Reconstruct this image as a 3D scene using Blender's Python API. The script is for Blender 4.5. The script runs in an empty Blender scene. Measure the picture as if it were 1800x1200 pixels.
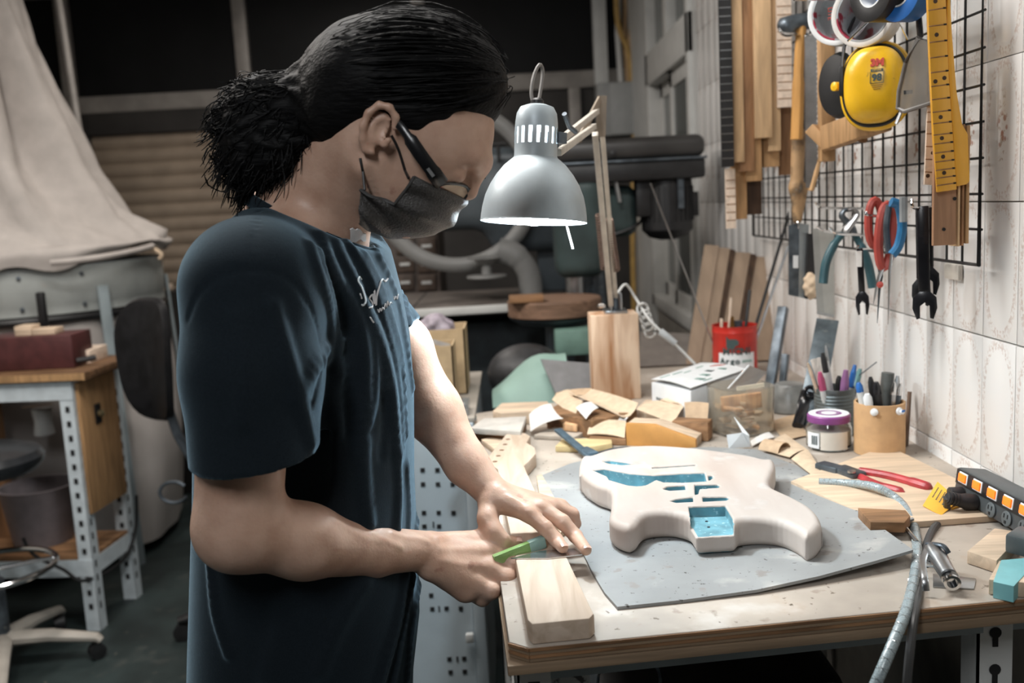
import bpy, bmesh, math, random
import numpy as np
from mathutils import Vector, Matrix
random.seed(7)
rng = np.random.default_rng(7)
S = bpy.context.scene
COL = S.collection

# ---------------------------------------------------------------- camera
FPX = 1700.0                                   # focal length in pixels of an 1800x1200 frame
CAMZ = 1.40
_d = np.array([(895 - 900) / FPX, -(357 - 600) / FPX, -1.0]); _d /= np.linalg.norm(_d)
_r = math.radians(3.0)
_u = np.array([-math.sin(_r), math.cos(_r), 0.0]); _u -= _d * _u.dot(_d); _u /= np.linalg.norm(_u)
CM = np.array([np.cross(_d, _u), _d, _u])      # world = CM @ camera
CC = np.array([0.0, 0.0, CAMZ])
cam = bpy.data.objects.new('camera', bpy.data.cameras.new('camera'))
COL.objects.link(cam)
mw = Matrix([list(CM[i]) + [CC[i]] for i in range(3)] + [[0, 0, 0, 1]])
cam.matrix_world = mw
cam.data.sensor_width = 36.0
cam.data.lens = 36.0 * FPX / 1800.0
cam.data.clip_start = 0.05
cam.data.dof.use_dof = True
cam.data.dof.focus_distance = 1.33
cam.data.dof.aperture_fstop = 4.2
S.camera = cam

# ---------------------------------------------------------------- world, overhead fill lights, exposure
W = bpy.data.worlds.new('world'); S.world = W; W.use_nodes = True
W.node_tree.nodes['Background'].inputs[0].default_value = (0.62, 0.72, 0.85, 1)
W.node_tree.nodes['Background'].inputs[1].default_value = 0.015
S.view_settings.view_transform = 'Standard'
S.view_settings.look = 'None'
S.view_settings.exposure = 0.0
S.view_settings.gamma = 1.0
S.view_settings.use_curve_mapping = False

def area_light(name, loc, target, sx, sy, power, col):
    l = bpy.data.lights.new(name, 'AREA'); l.shape = 'RECTANGLE'; l.size = sx; l.size_y = sy
    l.energy = power; l.color = col
    o = bpy.data.objects.new(name, l); COL.objects.link(o)
    o.location = loc
    o.rotation_euler = (Vector(target) - Vector(loc)).to_track_quat('-Z', 'Y').to_euler()
    return o
# unseen fills: one added over the left aisle, room light inferred behind camera
area_light('overhead_fill_light', (-1.5, 2.3, 2.68), (-1.5, 2.5, 0), 0.25, 1.2, 36, (1.0, 0.93, 0.86))
area_light('overhead_fill_light', (-0.45, -0.35, 2.65), (-0.2, 1.4, 0.9), 0.25, 1.2, 26, (0.96, 0.98, 1.0))

area_light('overhead_fill_light', (-0.9, 4.5, 2.68), (-0.9, 4.6, 0), 0.25, 1.2, 16, (1.0, 0.92, 0.84))  # added fill without a fixture, lifts the back wall and shutter
area_light('overhead_fill_light', (-0.35, 1.75, 2.68), (-0.2, 1.75, 0), 0.25, 1.2, 36, (1.0, 0.97, 0.93))  # added fill above the man, brightens the tiled wall and its tools
# ---------------------------------------------------------------- helpers
def P(px, py, X=None, Y=None, Z=None):
    """point of the world seen at a photo pixel on a plane of constant X, Y or Z"""
    v = CM @ np.array([(px - 900) / FPX, -(py - 600) / FPX, -1.0])
    if X is not None: t = X / v[0]
    elif Y is not None: t = Y / v[1]
    else: t = (Z - CAMZ) / v[2]
    return Vector(CC + v * t)

ORG = {}
def setp(o, label=None, cat=None, group=None, kind=None):
    if label: o['label'] = label
    if cat: o['category'] = cat
    if group: o['group'] = group
    if kind: o['kind'] = kind
    return o
def thing(name, label, cat, loc=(0, 0, 0), group=None):
    o = bpy.data.objects.new(name, None); COL.objects.link(o)
    o.empty_display_size = 0.02
    o.location = loc; ORG[o] = Vector(loc)
    return setp(o, label, cat, group)
def frame(o, x, up=(0, 0, 1)):
    """matrix with local x along x, local z close to up"""
    x = Vector(x).normalized(); up = Vector(up)
    y = up.cross(x)
    if y.length < 1e-5: y = Vector((0, 1, 0)).cross(x)
    y.normalize(); z = x.cross(y)
    m = Matrix((x, y, z)).transposed().to_4x4(); m.translation = Vector(o)
    return m
def frame_z(o, z, xh=(1, 0, 0)):
    """matrix with local z along z"""
    z = Vector(z).normalized(); xh = Vector(xh)
    y = z.cross(xh)
    if y.length < 1e-5: y = z.cross(Vector((0, 1, 0)))
    y.normalize(); x = y.cross(z)
    m = Matrix((x, y, z)).transposed().to_4x4(); m.translation = Vector(o)
    return m

class MB:
    def __init__(s, T=None): s.v = []; s.f = []; s.T = T or Matrix(); s.mi = []; s.cur = 0
    def add(s, vs, fs):
        n = len(s.v); T = s.T
        s.v += [T @ Vector(v) for v in vs]
        s.f += [tuple(i + n for i in f) for f in fs]
        s.mi += [s.cur] * len(fs)
        return s
    def box(s, c, d):
        x, y, z = c; a, b, e = d[0] / 2, d[1] / 2, d[2] / 2
        vs = [(x + i * a, y + j * b, z + k * e) for k in (-1, 1) for j in (-1, 1) for i in (-1, 1)]
        return s.add(vs, [(0, 2, 3, 1), (4, 5, 7, 6), (0, 1, 5, 4), (2, 6, 7, 3), (0, 4, 6, 2), (1, 3, 7, 5)])
    def box2(s, a, b):
        return s.box([(a[i] + b[i]) / 2 for i in range(3)], [abs(a[i] - b[i]) for i in range(3)])
    def bar(s, a, b, w, h, up=(0, 0, 1)):
        a = Vector(a); b = Vector(b); T = s.T; L = (b - a).length
        s.T = T @ frame((a + b) / 2, b - a, up); s.box((0, 0, 0), (L, w, h)); s.T = T
        return s
    def tube(s, pts, r, n=8, caps=True, closed=False, flat=1.0, up=None):
        pts = [Vector(p) for p in pts]; m = len(pts)
        rs = r if hasattr(r, '__len__') else [r] * m
        vs = []; fs = []; prev = None
        for i, p in enumerate(pts):
            if closed: t = pts[(i + 1) % m] - pts[i - 1]
            else: t = pts[min(i + 1, m - 1)] - pts[max(i - 1, 0)]
            if t.length < 1e-9: t = Vector((0, 0, 1))
            t.normalize()
            if prev is None:
                a = Vector(up) if up is not None else (Vector((0, 0, 1)) if abs(t.z) < .9 else Vector((1, 0, 0)))
            else: a = prev
            a = (a - t * a.dot(t))
            if a.length < 1e-6: a = t.orthogonal()
            a.normalize(); b = t.cross(a); prev = a
            for k in range(n):
                q = 2 * math.pi * k / n
                vs.append(p + a * (math.cos(q) * rs[i] * flat) + b * (math.sin(q) * rs[i]))
        for i in range(m if closed else m - 1):
            j = (i + 1) % m
            for k in range(n):
                k2 = (k + 1) % n
                fs.append((i * n + k, i * n + k2, j * n + k2, j * n + k))
        if caps and not closed:
            fs.append(tuple(range(n))[::-1]); fs.append(tuple((m - 1) * n + k for k in range(n)))
        return s.add(vs, fs)
    def lathe(s, prof, n=28, sx=1.0, sy=1.0):
        vs = []; fs = []; m = len(prof)
        for (r, z) in prof:
            for k in range(n):
                q = 2 * math.pi * k / n; vs.append((r * sx * math.cos(q), r * sy * math.sin(q), z))
        for i in range(m - 1):
            for k in range(n):
                k2 = (k + 1) % n
                fs.append((i * n + k, i * n + k2, (i + 1) * n + k2, (i + 1) * n + k))
        if prof[0][0] > 1e-6: fs.append(tuple(range(n))[::-1])
        if prof[-1][0] > 1e-6: fs.append(tuple((m - 1) * n + k for k in range(n)))
        return s.add(vs, fs)
    def prism(s, poly, z0, z1):
        n = len(poly)
        ar = sum(poly[i][0] * poly[(i + 1) % n][1] - poly[(i + 1) % n][0] * poly[i][1] for i in range(n))
        if ar < 0: poly = poly[::-1]
        vs = [(p[0], p[1], z0) for p in poly] + [(p[0], p[1], z1) for p in poly]
        fs = [tuple(range(n))[::-1], tuple(range(n, 2 * n))]
        fs += [(i, (i + 1) % n, n + (i + 1) % n, n + i) for i in range(n)]
        return s.add(vs, fs)
    def grid(s, g, thick=0.0):
        """g[i][j] points; thick > 0 makes a closed slab below it"""
        a = len(g); b = len(g[0]); vs = [Vector(p) for r in g for p in r]
        fs = [(i * b + j, i * b + j + 1, (i + 1) * b + j + 1, (i + 1) * b + j) for i in range(a - 1) for j in range(b - 1)]
        if thick:
            nor = [Vector((0, 0, 0)) for _ in vs]
            for f in fs:
                nn = (vs[f[1]] - vs[f[0]]).cross(vs[f[3]] - vs[f[0]])
                for i in f: nor[i] += nn
            N = len(vs)
            vs2 = [v - (q.normalized() if q.length > 0 else Vector((0, 0, 1))) * thick for v, q in zip(vs, nor)]
            fs2 = [tuple(i + N for i in f[::-1]) for f in fs]
            ring = [(0, j) for j in range(b)] + [(i, b - 1) for i in range(1, a)] + [(a - 1, j) for j in range(b - 2, -1, -1)] + [(i, 0) for i in range(a - 2, 0, -1)]
            rr = [i * b + j for i, j in ring]
            side = [(rr[k], rr[k] + N, rr[(k + 1) % len(rr)] + N, rr[(k + 1) % len(rr)]) for k in range(len(rr))]
            vs += vs2; fs += fs2 + side
        return s.add(vs, fs)
    def mesh(s, name, mats, off, bevel=0, seg=2, smooth=35):
        me = bpy.data.meshes.new(name)
        me.from_pydata([tuple(v - off) for v in s.v], [], s.f)
        for m in mats: me.materials.append(m)
        if any(s.mi): me.polygons.foreach_set('material_index', s.mi)
        bm = bmesh.new(); bm.from_mesh(me)
        bmesh.ops.recalc_face_normals(bm, faces=bm.faces)
        if bevel:
            ed = [e for e in bm.edges if len(e.link_faces) == 2 and e.calc_face_angle(0) > math.radians(40)]
            bmesh.ops.bevel(bm, geom=ed, offset=bevel, segments=seg, affect='EDGES', profile=.5, clamp_overlap=True)
        bm.to_mesh(me); bm.free()
        if smooth:
            me.polygons.foreach_set('use_smooth', [True] * len(me.polygons))
            me.set_sharp_from_angle(angle=math.radians(smooth))
        me.update()
        return me
    def build(s, name, mat, parent=None, bevel=0, seg=2, smooth=35, loc=None):
        mats = mat if isinstance(mat, (list, tuple)) else [mat]
        if parent is not None: off = ORG[parent]
        elif loc is not None: off = Vector(loc)
        else:
            a = np.array([tuple(v) for v in s.v]); lo = a.min(0); hi = a.max(0)
            off = Vector(((lo[0] + hi[0]) / 2, (lo[1] + hi[1]) / 2, lo[2]))
        o = bpy.data.objects.new(name, s.mesh(name, mats, off, bevel, seg, smooth))
        COL.objects.link(o); ORG[o] = off
        if parent is not None: o.parent = parent
        else: o.location = off
        return o
def solo(mb, name, mat, label, cat, group=None, **k):
    return setp(mb.build(name, mat, **k), label, cat, group)
def struct(mb, name, mat, parent=None, **k):
    o = mb.build(name, mat, parent, **k)
    if parent is None: o['kind'] = 'structure'
    return o
def arr_obj(name, V, F, mats, parent=None, fmat=None, smooth=True):
    """object from numpy vertices and quads"""
    off = ORG[parent] if parent is not None else Vector(((V[:, 0].min() + V[:, 0].max()) / 2, (V[:, 1].min() + V[:, 1].max()) / 2, V[:, 2].min()))
    me = bpy.data.meshes.new(name)
    V = V - np.array(off)
    me.vertices.add(len(V)); me.vertices.foreach_set('co', V.astype(np.float32).ravel())
    me.loops.add(F.size); me.loops.foreach_set('vertex_index', F.astype(np.int32).ravel())
    me.polygons.add(len(F))
    me.polygons.foreach_set('loop_start', np.arange(0, F.size, F.shape[1], dtype=np.int32))
    me.polygons.foreach_set('loop_total', np.full(len(F), F.shape[1], np.int32))
    for m in (mats if isinstance(mats, (list, tuple)) else [mats]): me.materials.append(m)
    if fmat is not None: me.polygons.foreach_set('material_index', fmat.astype(np.int32))
    me.polygons.foreach_set('use_smooth', np.full(len(F), smooth, bool))
    me.update(calc_edges=True); me.validate()
    o = bpy.data.objects.new(name, me); COL.objects.link(o); ORG[o] = off
    if parent is not None: o.parent = parent
    else: o.location = off
    return o
def catmull(pts, n=8, closed=False):
    pts = [Vector(p) for p in pts]; m = len(pts); out = []
    for i in range(m if closed else m - 1):
        if closed: p0, p1, p2, p3 = pts[i - 1], pts[i], pts[(i + 1) % m], pts[(i + 2) % m]
        else: p0, p1, p2, p3 = pts[max(i - 1, 0)], pts[i], pts[i + 1], pts[min(i + 2, m - 1)]
        for k in range(n):
            t = k / n
            out.append(.5 * ((2 * p1) + (p2 - p0) * t + (2 * p0 - 5 * p1 + 4 * p2 - p3) * t * t + (3 * p1 - p0 - 3 * p2 + p3) * t ** 3))
    if not closed: out.append(pts[-1])
    return out
def text_mesh(body, size, T, name, mat, parent, extrude=0.0003, align='CENTER', bold=0.0):
    cu = bpy.data.curves.new('lettering', 'FONT'); cu.body = body; cu.size = size
    cu.align_x = align; cu.align_y = 'CENTER'; cu.extrude = extrude; cu.resolution_u = 3; cu.offset = bold
    o = bpy.data.objects.new('lettering', cu); COL.objects.link(o)
    bpy.context.view_layer.update()
    me = bpy.data.meshes.new_from_object(o.evaluated_get(bpy.context.evaluated_depsgraph_get()))
    COL.objects.unlink(o); bpy.data.objects.remove(o); bpy.data.curves.remove(cu)
    off = ORG[parent]
    T2 = Matrix.Translation(-off) @ T
    me.transform(T2); me.materials.clear(); me.materials.append(mat); me.name = name
    q = bpy.data.objects.new(name, me); COL.objects.link(q); q.parent = parent; ORG[q] = off
    return q

# ---------------------------------------------------------------- materials
def mat(name, col, rough=.6, metal=0.0, var=.15, scale=25., stretch=(1, 1, 1), bump=0.0, col2=None, detail=4., spec=.5,
        trans=0.0, emit=0.0, sheen=0.0, sss=0.0, spots=None, dist=0.0, alpha=1.0, lo=.35, hi=.65, bscale=None):
    m = bpy.data.materials.new(name); m.use_nodes = True
    nt = m.node_tree; N = nt.nodes; L = nt.links; b = N['Principled BSDF']
    b.inputs['Roughness'].default_value = rough; b.inputs['Metallic'].default_value = metal
    b.inputs['Specular IOR Level'].default_value = spec
    c1 = tuple(max(0, c * (1 - var)) for c in col) + (1,)
    c2 = (tuple(col2) if col2 else tuple(min(1, c * (1 + var)) for c in col)) + (1,)
    tc = N.new('ShaderNodeTexCoord'); mp = N.new('ShaderNodeMapping'); mp.inputs['Scale'].default_value = stretch
    L.new(tc.outputs['Object'], mp.inputs[0])
    no = N.new('ShaderNodeTexNoise'); no.inputs['Scale'].default_value = scale; no.inputs['Detail'].default_value = detail
    no.inputs['Distortion'].default_value = dist
    L.new(mp.outputs[0], no.inputs['Vector'])
    cr = N.new('ShaderNodeValToRGB'); cr.color_ramp.elements[0].position = lo; cr.color_ramp.elements[1].position = hi
    cr.color_ramp.elements[0].color = c1; cr.color_ramp.elements[1].color = c2
    L.new(no.outputs[0], cr.inputs[0]); out = cr.outputs[0]
    if spots:                                    # (colour, scale, threshold) : stains and specks
        for (sc, ss, th) in spots:
            n2 = N.new('ShaderNodeTexNoise'); n2.inputs['Scale'].default_value = ss; n2.inputs['Detail'].default_value = 5
            L.new(tc.outputs['Object'], n2.inputs['Vector'])
            r2 = N.new('ShaderNodeValToRGB'); r2.color_ramp.elements[0].position = th; r2.color_ramp.elements[1].position = th + (.06 if ss > 25 else .20)
            L.new(n2.outputs[0], r2.inputs[0])
            mx = N.new('ShaderNodeMix'); mx.data_type = 'RGBA'
            L.new(r2.outputs[0], mx.inputs[0]); L.new(out, mx.inputs[6]); mx.inputs[7].default_value = tuple(sc) + (1,)
            out = mx.outputs[2]
    L.new(out, b.inputs['Base Color'])
    if bump:
        bp = N.new('ShaderNodeBump'); bp.inputs['Strength'].default_value = bump; bp.inputs['Distance'].default_value = .003
        src = no
        if bscale:
            src = N.new('ShaderNodeTexNoise'); src.inputs['Scale'].default_value = bscale; src.inputs['Detail'].default_value = 3
            L.new(mp.outputs[0], src.inputs['Vector'])
        L.new(src.outputs[0], bp.inputs['Height']); L.new(bp.outputs[0], b.inputs['Normal'])
    if trans: b.inputs['Transmission Weight'].default_value = trans
    if sheen: b.inputs['Sheen Weight'].default_value = sheen; b.inputs['Sheen Roughness'].default_value = .4
    if sss:
        b.inputs['Subsurface Weight'].default_value = sss; b.inputs['Subsurface Radius'].default_value = (.012, .005, .003); b.inputs['Subsurface Scale'].default_value = .6
    if emit:
        b.inputs['Emission Color'].default_value = tuple(col) + (1,); b.inputs['Emission Strength'].default_value = emit
    if alpha < 1: b.inputs['Alpha'].default_value = alpha
    return m
def wood(name, col, axis='x', var=.22, rough=.65, col2=None, scale=14., **k):
    st = {'x': (.12, 1, 1), 'y': (1, .12, 1), 'z': (1, 1, .12)}[axis]
    return mat(name, col, rough, var=var, scale=scale * 4, stretch=st, bump=.15, col2=col2, detail=3, dist=.6, spec=.3, **k)
M = {}
M['white_paint'] = mat('white_paint', (.62, .63, .62), .45, var=.06, scale=9)
M['grey_paint'] = mat('grey_paint', (.26, .31, .33), .5, var=.1, scale=9, spots=[((.38, .36, .33), 12, .66)])
M['steel'] = mat('steel', (.45, .46, .47), .32, 1, var=.15, scale=30)
M['steel_dark'] = mat('steel_dark', (.11, .13, .15), .42, .7, var=.35, scale=30, spots=[((.3, .3, .28), 40, .66)])
M['chrome'] = mat('chrome', (.7, .7, .7), .15, 1, var=.05)
M['black'] = mat('black', (.012, .012, .013), .45, var=.3)
M['black_gloss'] = mat('black_gloss', (.012, .012, .014), .22, var=.3)
M['rubber'] = mat('rubber', (.02, .02, .022), .6, var=.3)
M['maple'] = wood('maple', (.70, .57, .46), 'y', .12)
M['maple_x'] = wood('maple_x', (.70, .57, .46), 'x', .12)
M['pine'] = wood('pine', (.66, .40, .22), 'z', .3)
M['oak'] = wood('oak', (.42, .25, .12), 'z', .25)
M['brown'] = wood('brown', (.28, .15, .075), 'z', .3)
M['tan'] = wood('tan', (.55, .37, .21), 'z', .2)
M['tan_x'] = wood('tan_x', (.58, .45, .33), 'x', .2)
M['brown_x'] = wood('brown_x', (.24, .13, .065), 'x', .35)
M['walnut'] = wood('walnut', (.06, .035, .022), 'z', .3)
M['kraft'] = mat('kraft', (.52, .37, .24), .8, var=.1, scale=60)
M['kraft2'] = mat('kraft2', (.62, .48, .34), .8, var=.1, scale=60)
M['paper'] = mat('paper', (.72, .70, .67), .8, var=.06, scale=60)
M['card_white'] = mat('card_white', (.74, .76, .77), .6, var=.04, scale=30)
M['cardboard'] = mat('cardboard', (.50, .37, .22), .8, var=.08, scale=40)
M['teal'] = mat('teal', (.15, .33, .39), .5, var=.2, scale=40, spots=[((.42, .58, .62), 160, .62)])
M['red'] = mat('red', (.55, .03, .02), .35, var=.12, scale=20)
M['red_grip'] = mat('red_grip', (.36, .035, .04), .4, var=.3, scale=40)
M['blue'] = mat('blue', (.02, .13, .42), .35, var=.15)
M['yellow'] = mat('yellow', (.86, .50, .02), .28, var=.1, scale=14, spots=[((.35, .2, .03), 60, .7)])
M['orange'] = mat('orange', (.9, .17, .02), .3, var=.1)
M['dark_void'] = mat('dark_void', (.01, .01, .011), .8, var=.3)
# ================================================================ signed distance modelling (smooth solids as one surface)
def surface_nets(D, origin, h):
    """quads of the zero level of a dense field D"""
    s = D < 0
    c = np.zeros(tuple(n - 1 for n in D.shape), np.uint8)
    for i in (0, 1):
        for j in (0, 1):
            for k in (0, 1):
                c += s[i:s.shape[0] - 1 + i, j:s.shape[1] - 1 + j, k:s.shape[2] - 1 + k]
    act = (c > 0) & (c < 8)
    I = np.argwhere(act)
    idx = np.full(act.shape, -1, np.int32); idx[act] = np.arange(len(I), dtype=np.int32)
    acc = np.zeros((len(I), 3)); cnt = np.zeros(len(I))
    corner = [(i, j, k) for i in (0, 1) for j in (0, 1) for k in (0, 1)]
    val = {q: D[I[:, 0] + q[0], I[:, 1] + q[1], I[:, 2] + q[2]] for q in corner}
    for a in corner:
        for ax in range(3):
            if a[ax]: continue
            b = list(a); b[ax] = 1; b = tuple(b)
            va, vb = val[a], val[b]
            m = (va < 0) != (vb < 0)
            t = np.where(m, va / np.where(np.abs(va - vb) < 1e-12, 1, va - vb), 0)
            p = np.tile(np.array(a, float), (len(I), 1)); p[:, ax] += t
            acc += np.where(m[:, None], p, 0); cnt += m
    V = origin + h * (I + acc / np.maximum(cnt, 1)[:, None])
    F = []
    for ax in range(3):
        sl0 = [slice(None)] * 3; sl1 = [slice(None)] * 3
        sl0[ax] = slice(0, -1); sl1[ax] = slice(1, None)
        a = s[tuple(sl0)]; b = s[tuple(sl1)]
        E = np.argwhere(a != b)
        u, w = (ax + 1) % 3, (ax + 2) % 3
        ok = (E[:, u] > 0) & (E[:, w] > 0) & (E[:, u] < D.shape[u] - 1) & (E[:, w] < D.shape[w] - 1)
        E = E[ok]
        q = []
        for (du, dw) in ((-1, -1), (0, -1), (0, 0), (-1, 0)):
            e = E.copy(); e[:, u] += du; e[:, w] += dw
            q.append(idx[e[:, 0], e[:, 1], e[:, 2]])
        q = np.stack(q, 1)
        fl = a[E[:, 0], E[:, 1], E[:, 2]]
        q[~fl] = q[~fl][:, ::-1]
        F.append(q)
    F = np.concatenate(F); F = F[(F >= 0).all(1)]
    return V, F
def _dot(a, b): return (a * b).sum(-1)
def rcone(p, a, b, r1, r2):
    """round cone between a and b"""
    a = np.asarray(a, float); ba = np.asarray(b, float) - a
    l2 = ba.dot(ba); rr = r1 - r2; a2 = l2 - rr * rr
    if a2 <= 0: return np.linalg.norm(p - a, axis=-1) - max(r1, r2)
    il2 = 1 / l2
    pa = p - a; y = pa @ ba; z = y - l2
    t = pa * l2 - y[..., None] * ba
    x2 = _dot(t, t); y2 = y * y * l2; z2 = z * z * l2
    k = np.sign(rr) * rr * rr * x2
    d = (np.sqrt(np.maximum(x2 * a2 * il2, 0)) + y * rr) * il2 - r1
    d = np.where(np.sign(z) * a2 * z2 > k, np.sqrt(np.maximum(x2 + z2, 0)) * il2 - r2, d)
    d = np.where(np.sign(y) * a2 * y2 < k, np.sqrt(np.maximum(x2 + y2, 0)) * il2 - r1, d)
    return d
def ellip(p, c, r, R=None):
    q = p - np.asarray(c, float)
    if R is not None: q = q @ R                # columns of R are the axes
    r = np.asarray(r, float)
    k0 = np.linalg.norm(q / r, axis=-1); k1 = np.linalg.norm(q / (r * r), axis=-1)
    return k0 * (k0 - 1) / np.maximum(k1, 1e-9)
def rbox(p, c, b, rad, R=None):
    q = p - np.asarray(c, float)
    if R is not None: q = q @ R
    q = np.abs(q) - (np.asarray(b, float) - rad)
    return np.linalg.norm(np.maximum(q, 0), axis=-1) + np.minimum(q.max(-1), 0) - rad
def smin(a, b, k):
    h = np.maximum(k - np.abs(a - b), 0) / k
    return np.minimum(a, b) - h * h * k * .25
def smax(a, b, k): return -smin(-a, -b, k)
def sdf_mesh(fn, lo, hi, h, blk=16, slack=1.6):
    """evaluate fn(points, centre, radius) only in blocks near the surface, then net it"""
    lo = np.asarray(lo, float); n = np.ceil((np.asarray(hi, float) - lo) / (h * blk)).astype(int)
    D = np.empty(tuple(n * blk + 1), np.float32)
    bs = h * blk; R = bs * math.sqrt(3) / 2
    bi = np.argwhere(np.ones(tuple(n), bool))
    cen = lo + (bi + .5) * bs
    dc = fn(cen)
    ax = np.arange(blk + 1) * h
    loc = np.stack(np.meshgrid(ax, ax, ax, indexing='ij'), -1).reshape(-1, 3)
    far = np.abs(dc) > R * slack
    for b, d in zip(bi[far], dc[far]):
        i, j, k = b * blk
        D[i:i + blk + 1, j:j + blk + 1, k:k + blk + 1] = d
    for b in bi[~far]:
        i, j, k = b * blk
        v = fn(lo + b * bs + loc)
        D[i:i + blk + 1, j:j + blk + 1, k:k + blk + 1] = v.reshape(blk + 1, blk + 1, blk + 1)
    return surface_nets(D, lo, h)
class Field:
    """list of primitives blended in order; far primitives are skipped per block"""
    def __init__(s): s.pr = []
    def add(s, f, k=.01, op='u'): s.pr.append((f, k, op)); return s
    def __call__(s, p):
        big = len(p) > 600
        if big:
            lo = p.min(0); hi = p.max(0); c = ((lo + hi) / 2)[None]; R = np.linalg.norm(hi - lo) / 2
            dv = [f(c)[0] for f, k, op in s.pr]
            mn = min(v for v, q in zip(dv, s.pr) if q[2] == 'u')
        d = None
        for i, (f, k, op) in enumerate(s.pr):
            if big and op == 'u' and dv[i] > mn + 2.5 * R + .05: continue
            if big and op == 's' and dv[i] > 2.5 * R + .05: continue
            v = f(p)
            if d is None: d = v
            elif op == 'u': d = smin(d, v, k)
            elif op == 's': d = smax(d, -v, k)
            elif op == 'i': d = smax(d, v, k)
        return d
def poly_sdf(P2, poly):
    """signed distance of 2-D points to a closed polygon"""
    poly = np.asarray(poly, float); d = np.full(len(P2), 1e9); s = np.ones(len(P2))
    n = len(poly)
    for i in range(n):
        a = poly[i]; b = poly[i - 1]
        e = b - a; w = P2 - a
        t = np.clip((w @ e) / max(e @ e, 1e-12), 0, 1)
        q = w - t[:, None] * e
        d = np.minimum(d, (q * q).sum(1))
        c1 = P2[:, 1] >= a[1]; c2 = P2[:, 1] < b[1]; c3 = e[0] * w[:, 1] > e[1] * w[:, 0]
        flip = (c1 & c2 & c3) | (~c1 & ~c2 & ~c3)
        s = np.where(flip, -s, s)
    return s * np.sqrt(d)
# ================================================================ THE SETTING
M['floor'] = mat('floor_paint', (.018, .028, .028), .5, var=.4, scale=5, bump=.1, spots=[((.06, .065, .06), 9, .60), ((.12, .11, .09), 40, .70)])
M['wall_plain'] = mat('wall_plain', (.55, .53, .50), .7, var=.08, scale=4)
M['wall_dark'] = mat('wall_dark', (.035, .032, .03), .7, var=.3, scale=4)
M['ceil'] = mat('ceiling_paint', (.30, .29, .27), .8, var=.1, scale=3)
M['alu'] = mat('alu', (.32, .30, .28), .5, .3, var=.12, scale=12)
M['alu_white'] = mat('alu_white', (.60, .60, .58), .45, var=.06, scale=12)
M['shutter'] = mat('shutter', (.34, .27, .205), .6, var=.12, scale=6)
M['shutter_dark'] = mat('shutter_dark', (.035, .033, .033), .5, var=.2, scale=6)
M['glass_dark'] = mat('glass_dark', (.008, .0085, .009), .5, var=.2, scale=3, spec=.15)
M['glass_grey'] = mat('glass_grey', (.10, .11, .105), .18, var=.15, scale=3)

def tile_mat(name, flower):
    m = bpy.data.materials.new(name); m.use_nodes = True
    nt = m.node_tree; N = nt.nodes; L = nt.links; b = N['Principled BSDF']
    b.inputs['Roughness'].default_value = .22
    def math_(op, a, c=None, d=None):
        n = N.new('ShaderNodeMath'); n.operation = op
        for i, q in enumerate((a, c, d)):
            if q is None: continue
            if isinstance(q, (int, float)): n.inputs[i].default_value = q
            else: L.new(q, n.inputs[i])
        return n.outputs[0]
    def sstep(x, a, c):
        n = N.new('ShaderNodeMapRange'); n.interpolation_type = 'SMOOTHSTEP'
        L.new(x, n.inputs[0]); n.inputs[1].default_value = a; n.inputs[2].default_value = c
        return n.outputs[0]
    def mixc(fac, a, c):
        n = N.new('ShaderNodeMix'); n.data_type = 'RGBA'
        L.new(fac, n.inputs[0])
        for i, q in ((6, a), (7, c)):
            if isinstance(q, tuple): n.inputs[i].default_value = q + (1,)
            else: L.new(q, n.inputs[i])
        return n.outputs[2]
    tc = N.new('ShaderNodeTexCoord'); sp = N.new('ShaderNodeSeparateXYZ'); L.new(tc.outputs['Object'], sp.inputs[0])
    y, z = sp.outputs[1], sp.outputs[2]
    def ell(a, c):
        return math_('SQRT', math_('ADD', math_('POWER', math_('ABSOLUTE', math_('DIVIDE', y, a)), 2.0), math_('POWER', math_('ABSOLUTE', math_('DIVIDE', z, c)), 2.6)))
    e = ell(.041, .094)
    no = N.new('ShaderNodeTexNoise'); no.inputs['Scale'].default_value = 180; L.new(tc.outputs['Object'], no.inputs['Vector'])
    band = math_('MULTIPLY', sstep(e, .97, 1.01), math_('SUBTRACT', 1.0, sstep(e, 1.06, 1.34)))
    band = math_('MULTIPLY', band, sstep(no.outputs[0], .40, .62))
    n3 = N.new('ShaderNodeTexNoise'); n3.inputs['Scale'].default_value = 3; 
    oi = N.new('ShaderNodeObjectInfo'); L.new(oi.outputs['Location'], n3.inputs['Vector'])
    base = mixc(n3.outputs[0], (.76, .745, .725), (.83, .82, .805))
    out = mixc(math_('MULTIPLY', band, .75), base, (.58, .48, .43))
    if flower:
        vo = N.new('ShaderNodeTexVoronoi'); vo.inputs['Scale'].default_value = 85; L.new(tc.outputs['Object'], vo.inputs['Vector'])
        n2 = N.new('ShaderNodeTexNoise'); n2.inputs['Scale'].default_value = 95; n2.inputs['Detail'].default_value = 4; L.new(tc.outputs['Object'], n2.inputs['Vector'])
        core = math_('SUBTRACT', 1.0, sstep(ell(.022, .034), .5, 1.0))
        spray = math_('SUBTRACT', 1.0, sstep(ell(.018, .075), .45, 1.0))
        f1 = math_('MULTIPLY', core, math_('SUBTRACT', 1.0, sstep(vo.outputs['Distance'], .28, .5)))
        f2 = math_('MULTIPLY', spray, sstep(n2.outputs[0], .53, .62))
        out = mixc(math_('MULTIPLY', f2, .65), out, (.36, .24, .15))
        out = mixc(math_('MULTIPLY', f1, .75), out, (.34, .13, .07))
    L.new(out, b.inputs['Base Color'])
    return m
M['tile'] = tile_mat('tile_oval', False)
M['tile_flower'] = tile_mat('tile_flower', True)
M['grout'] = mat('grout', (.30, .28, .25), .9, var=.1, scale=20)

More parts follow.
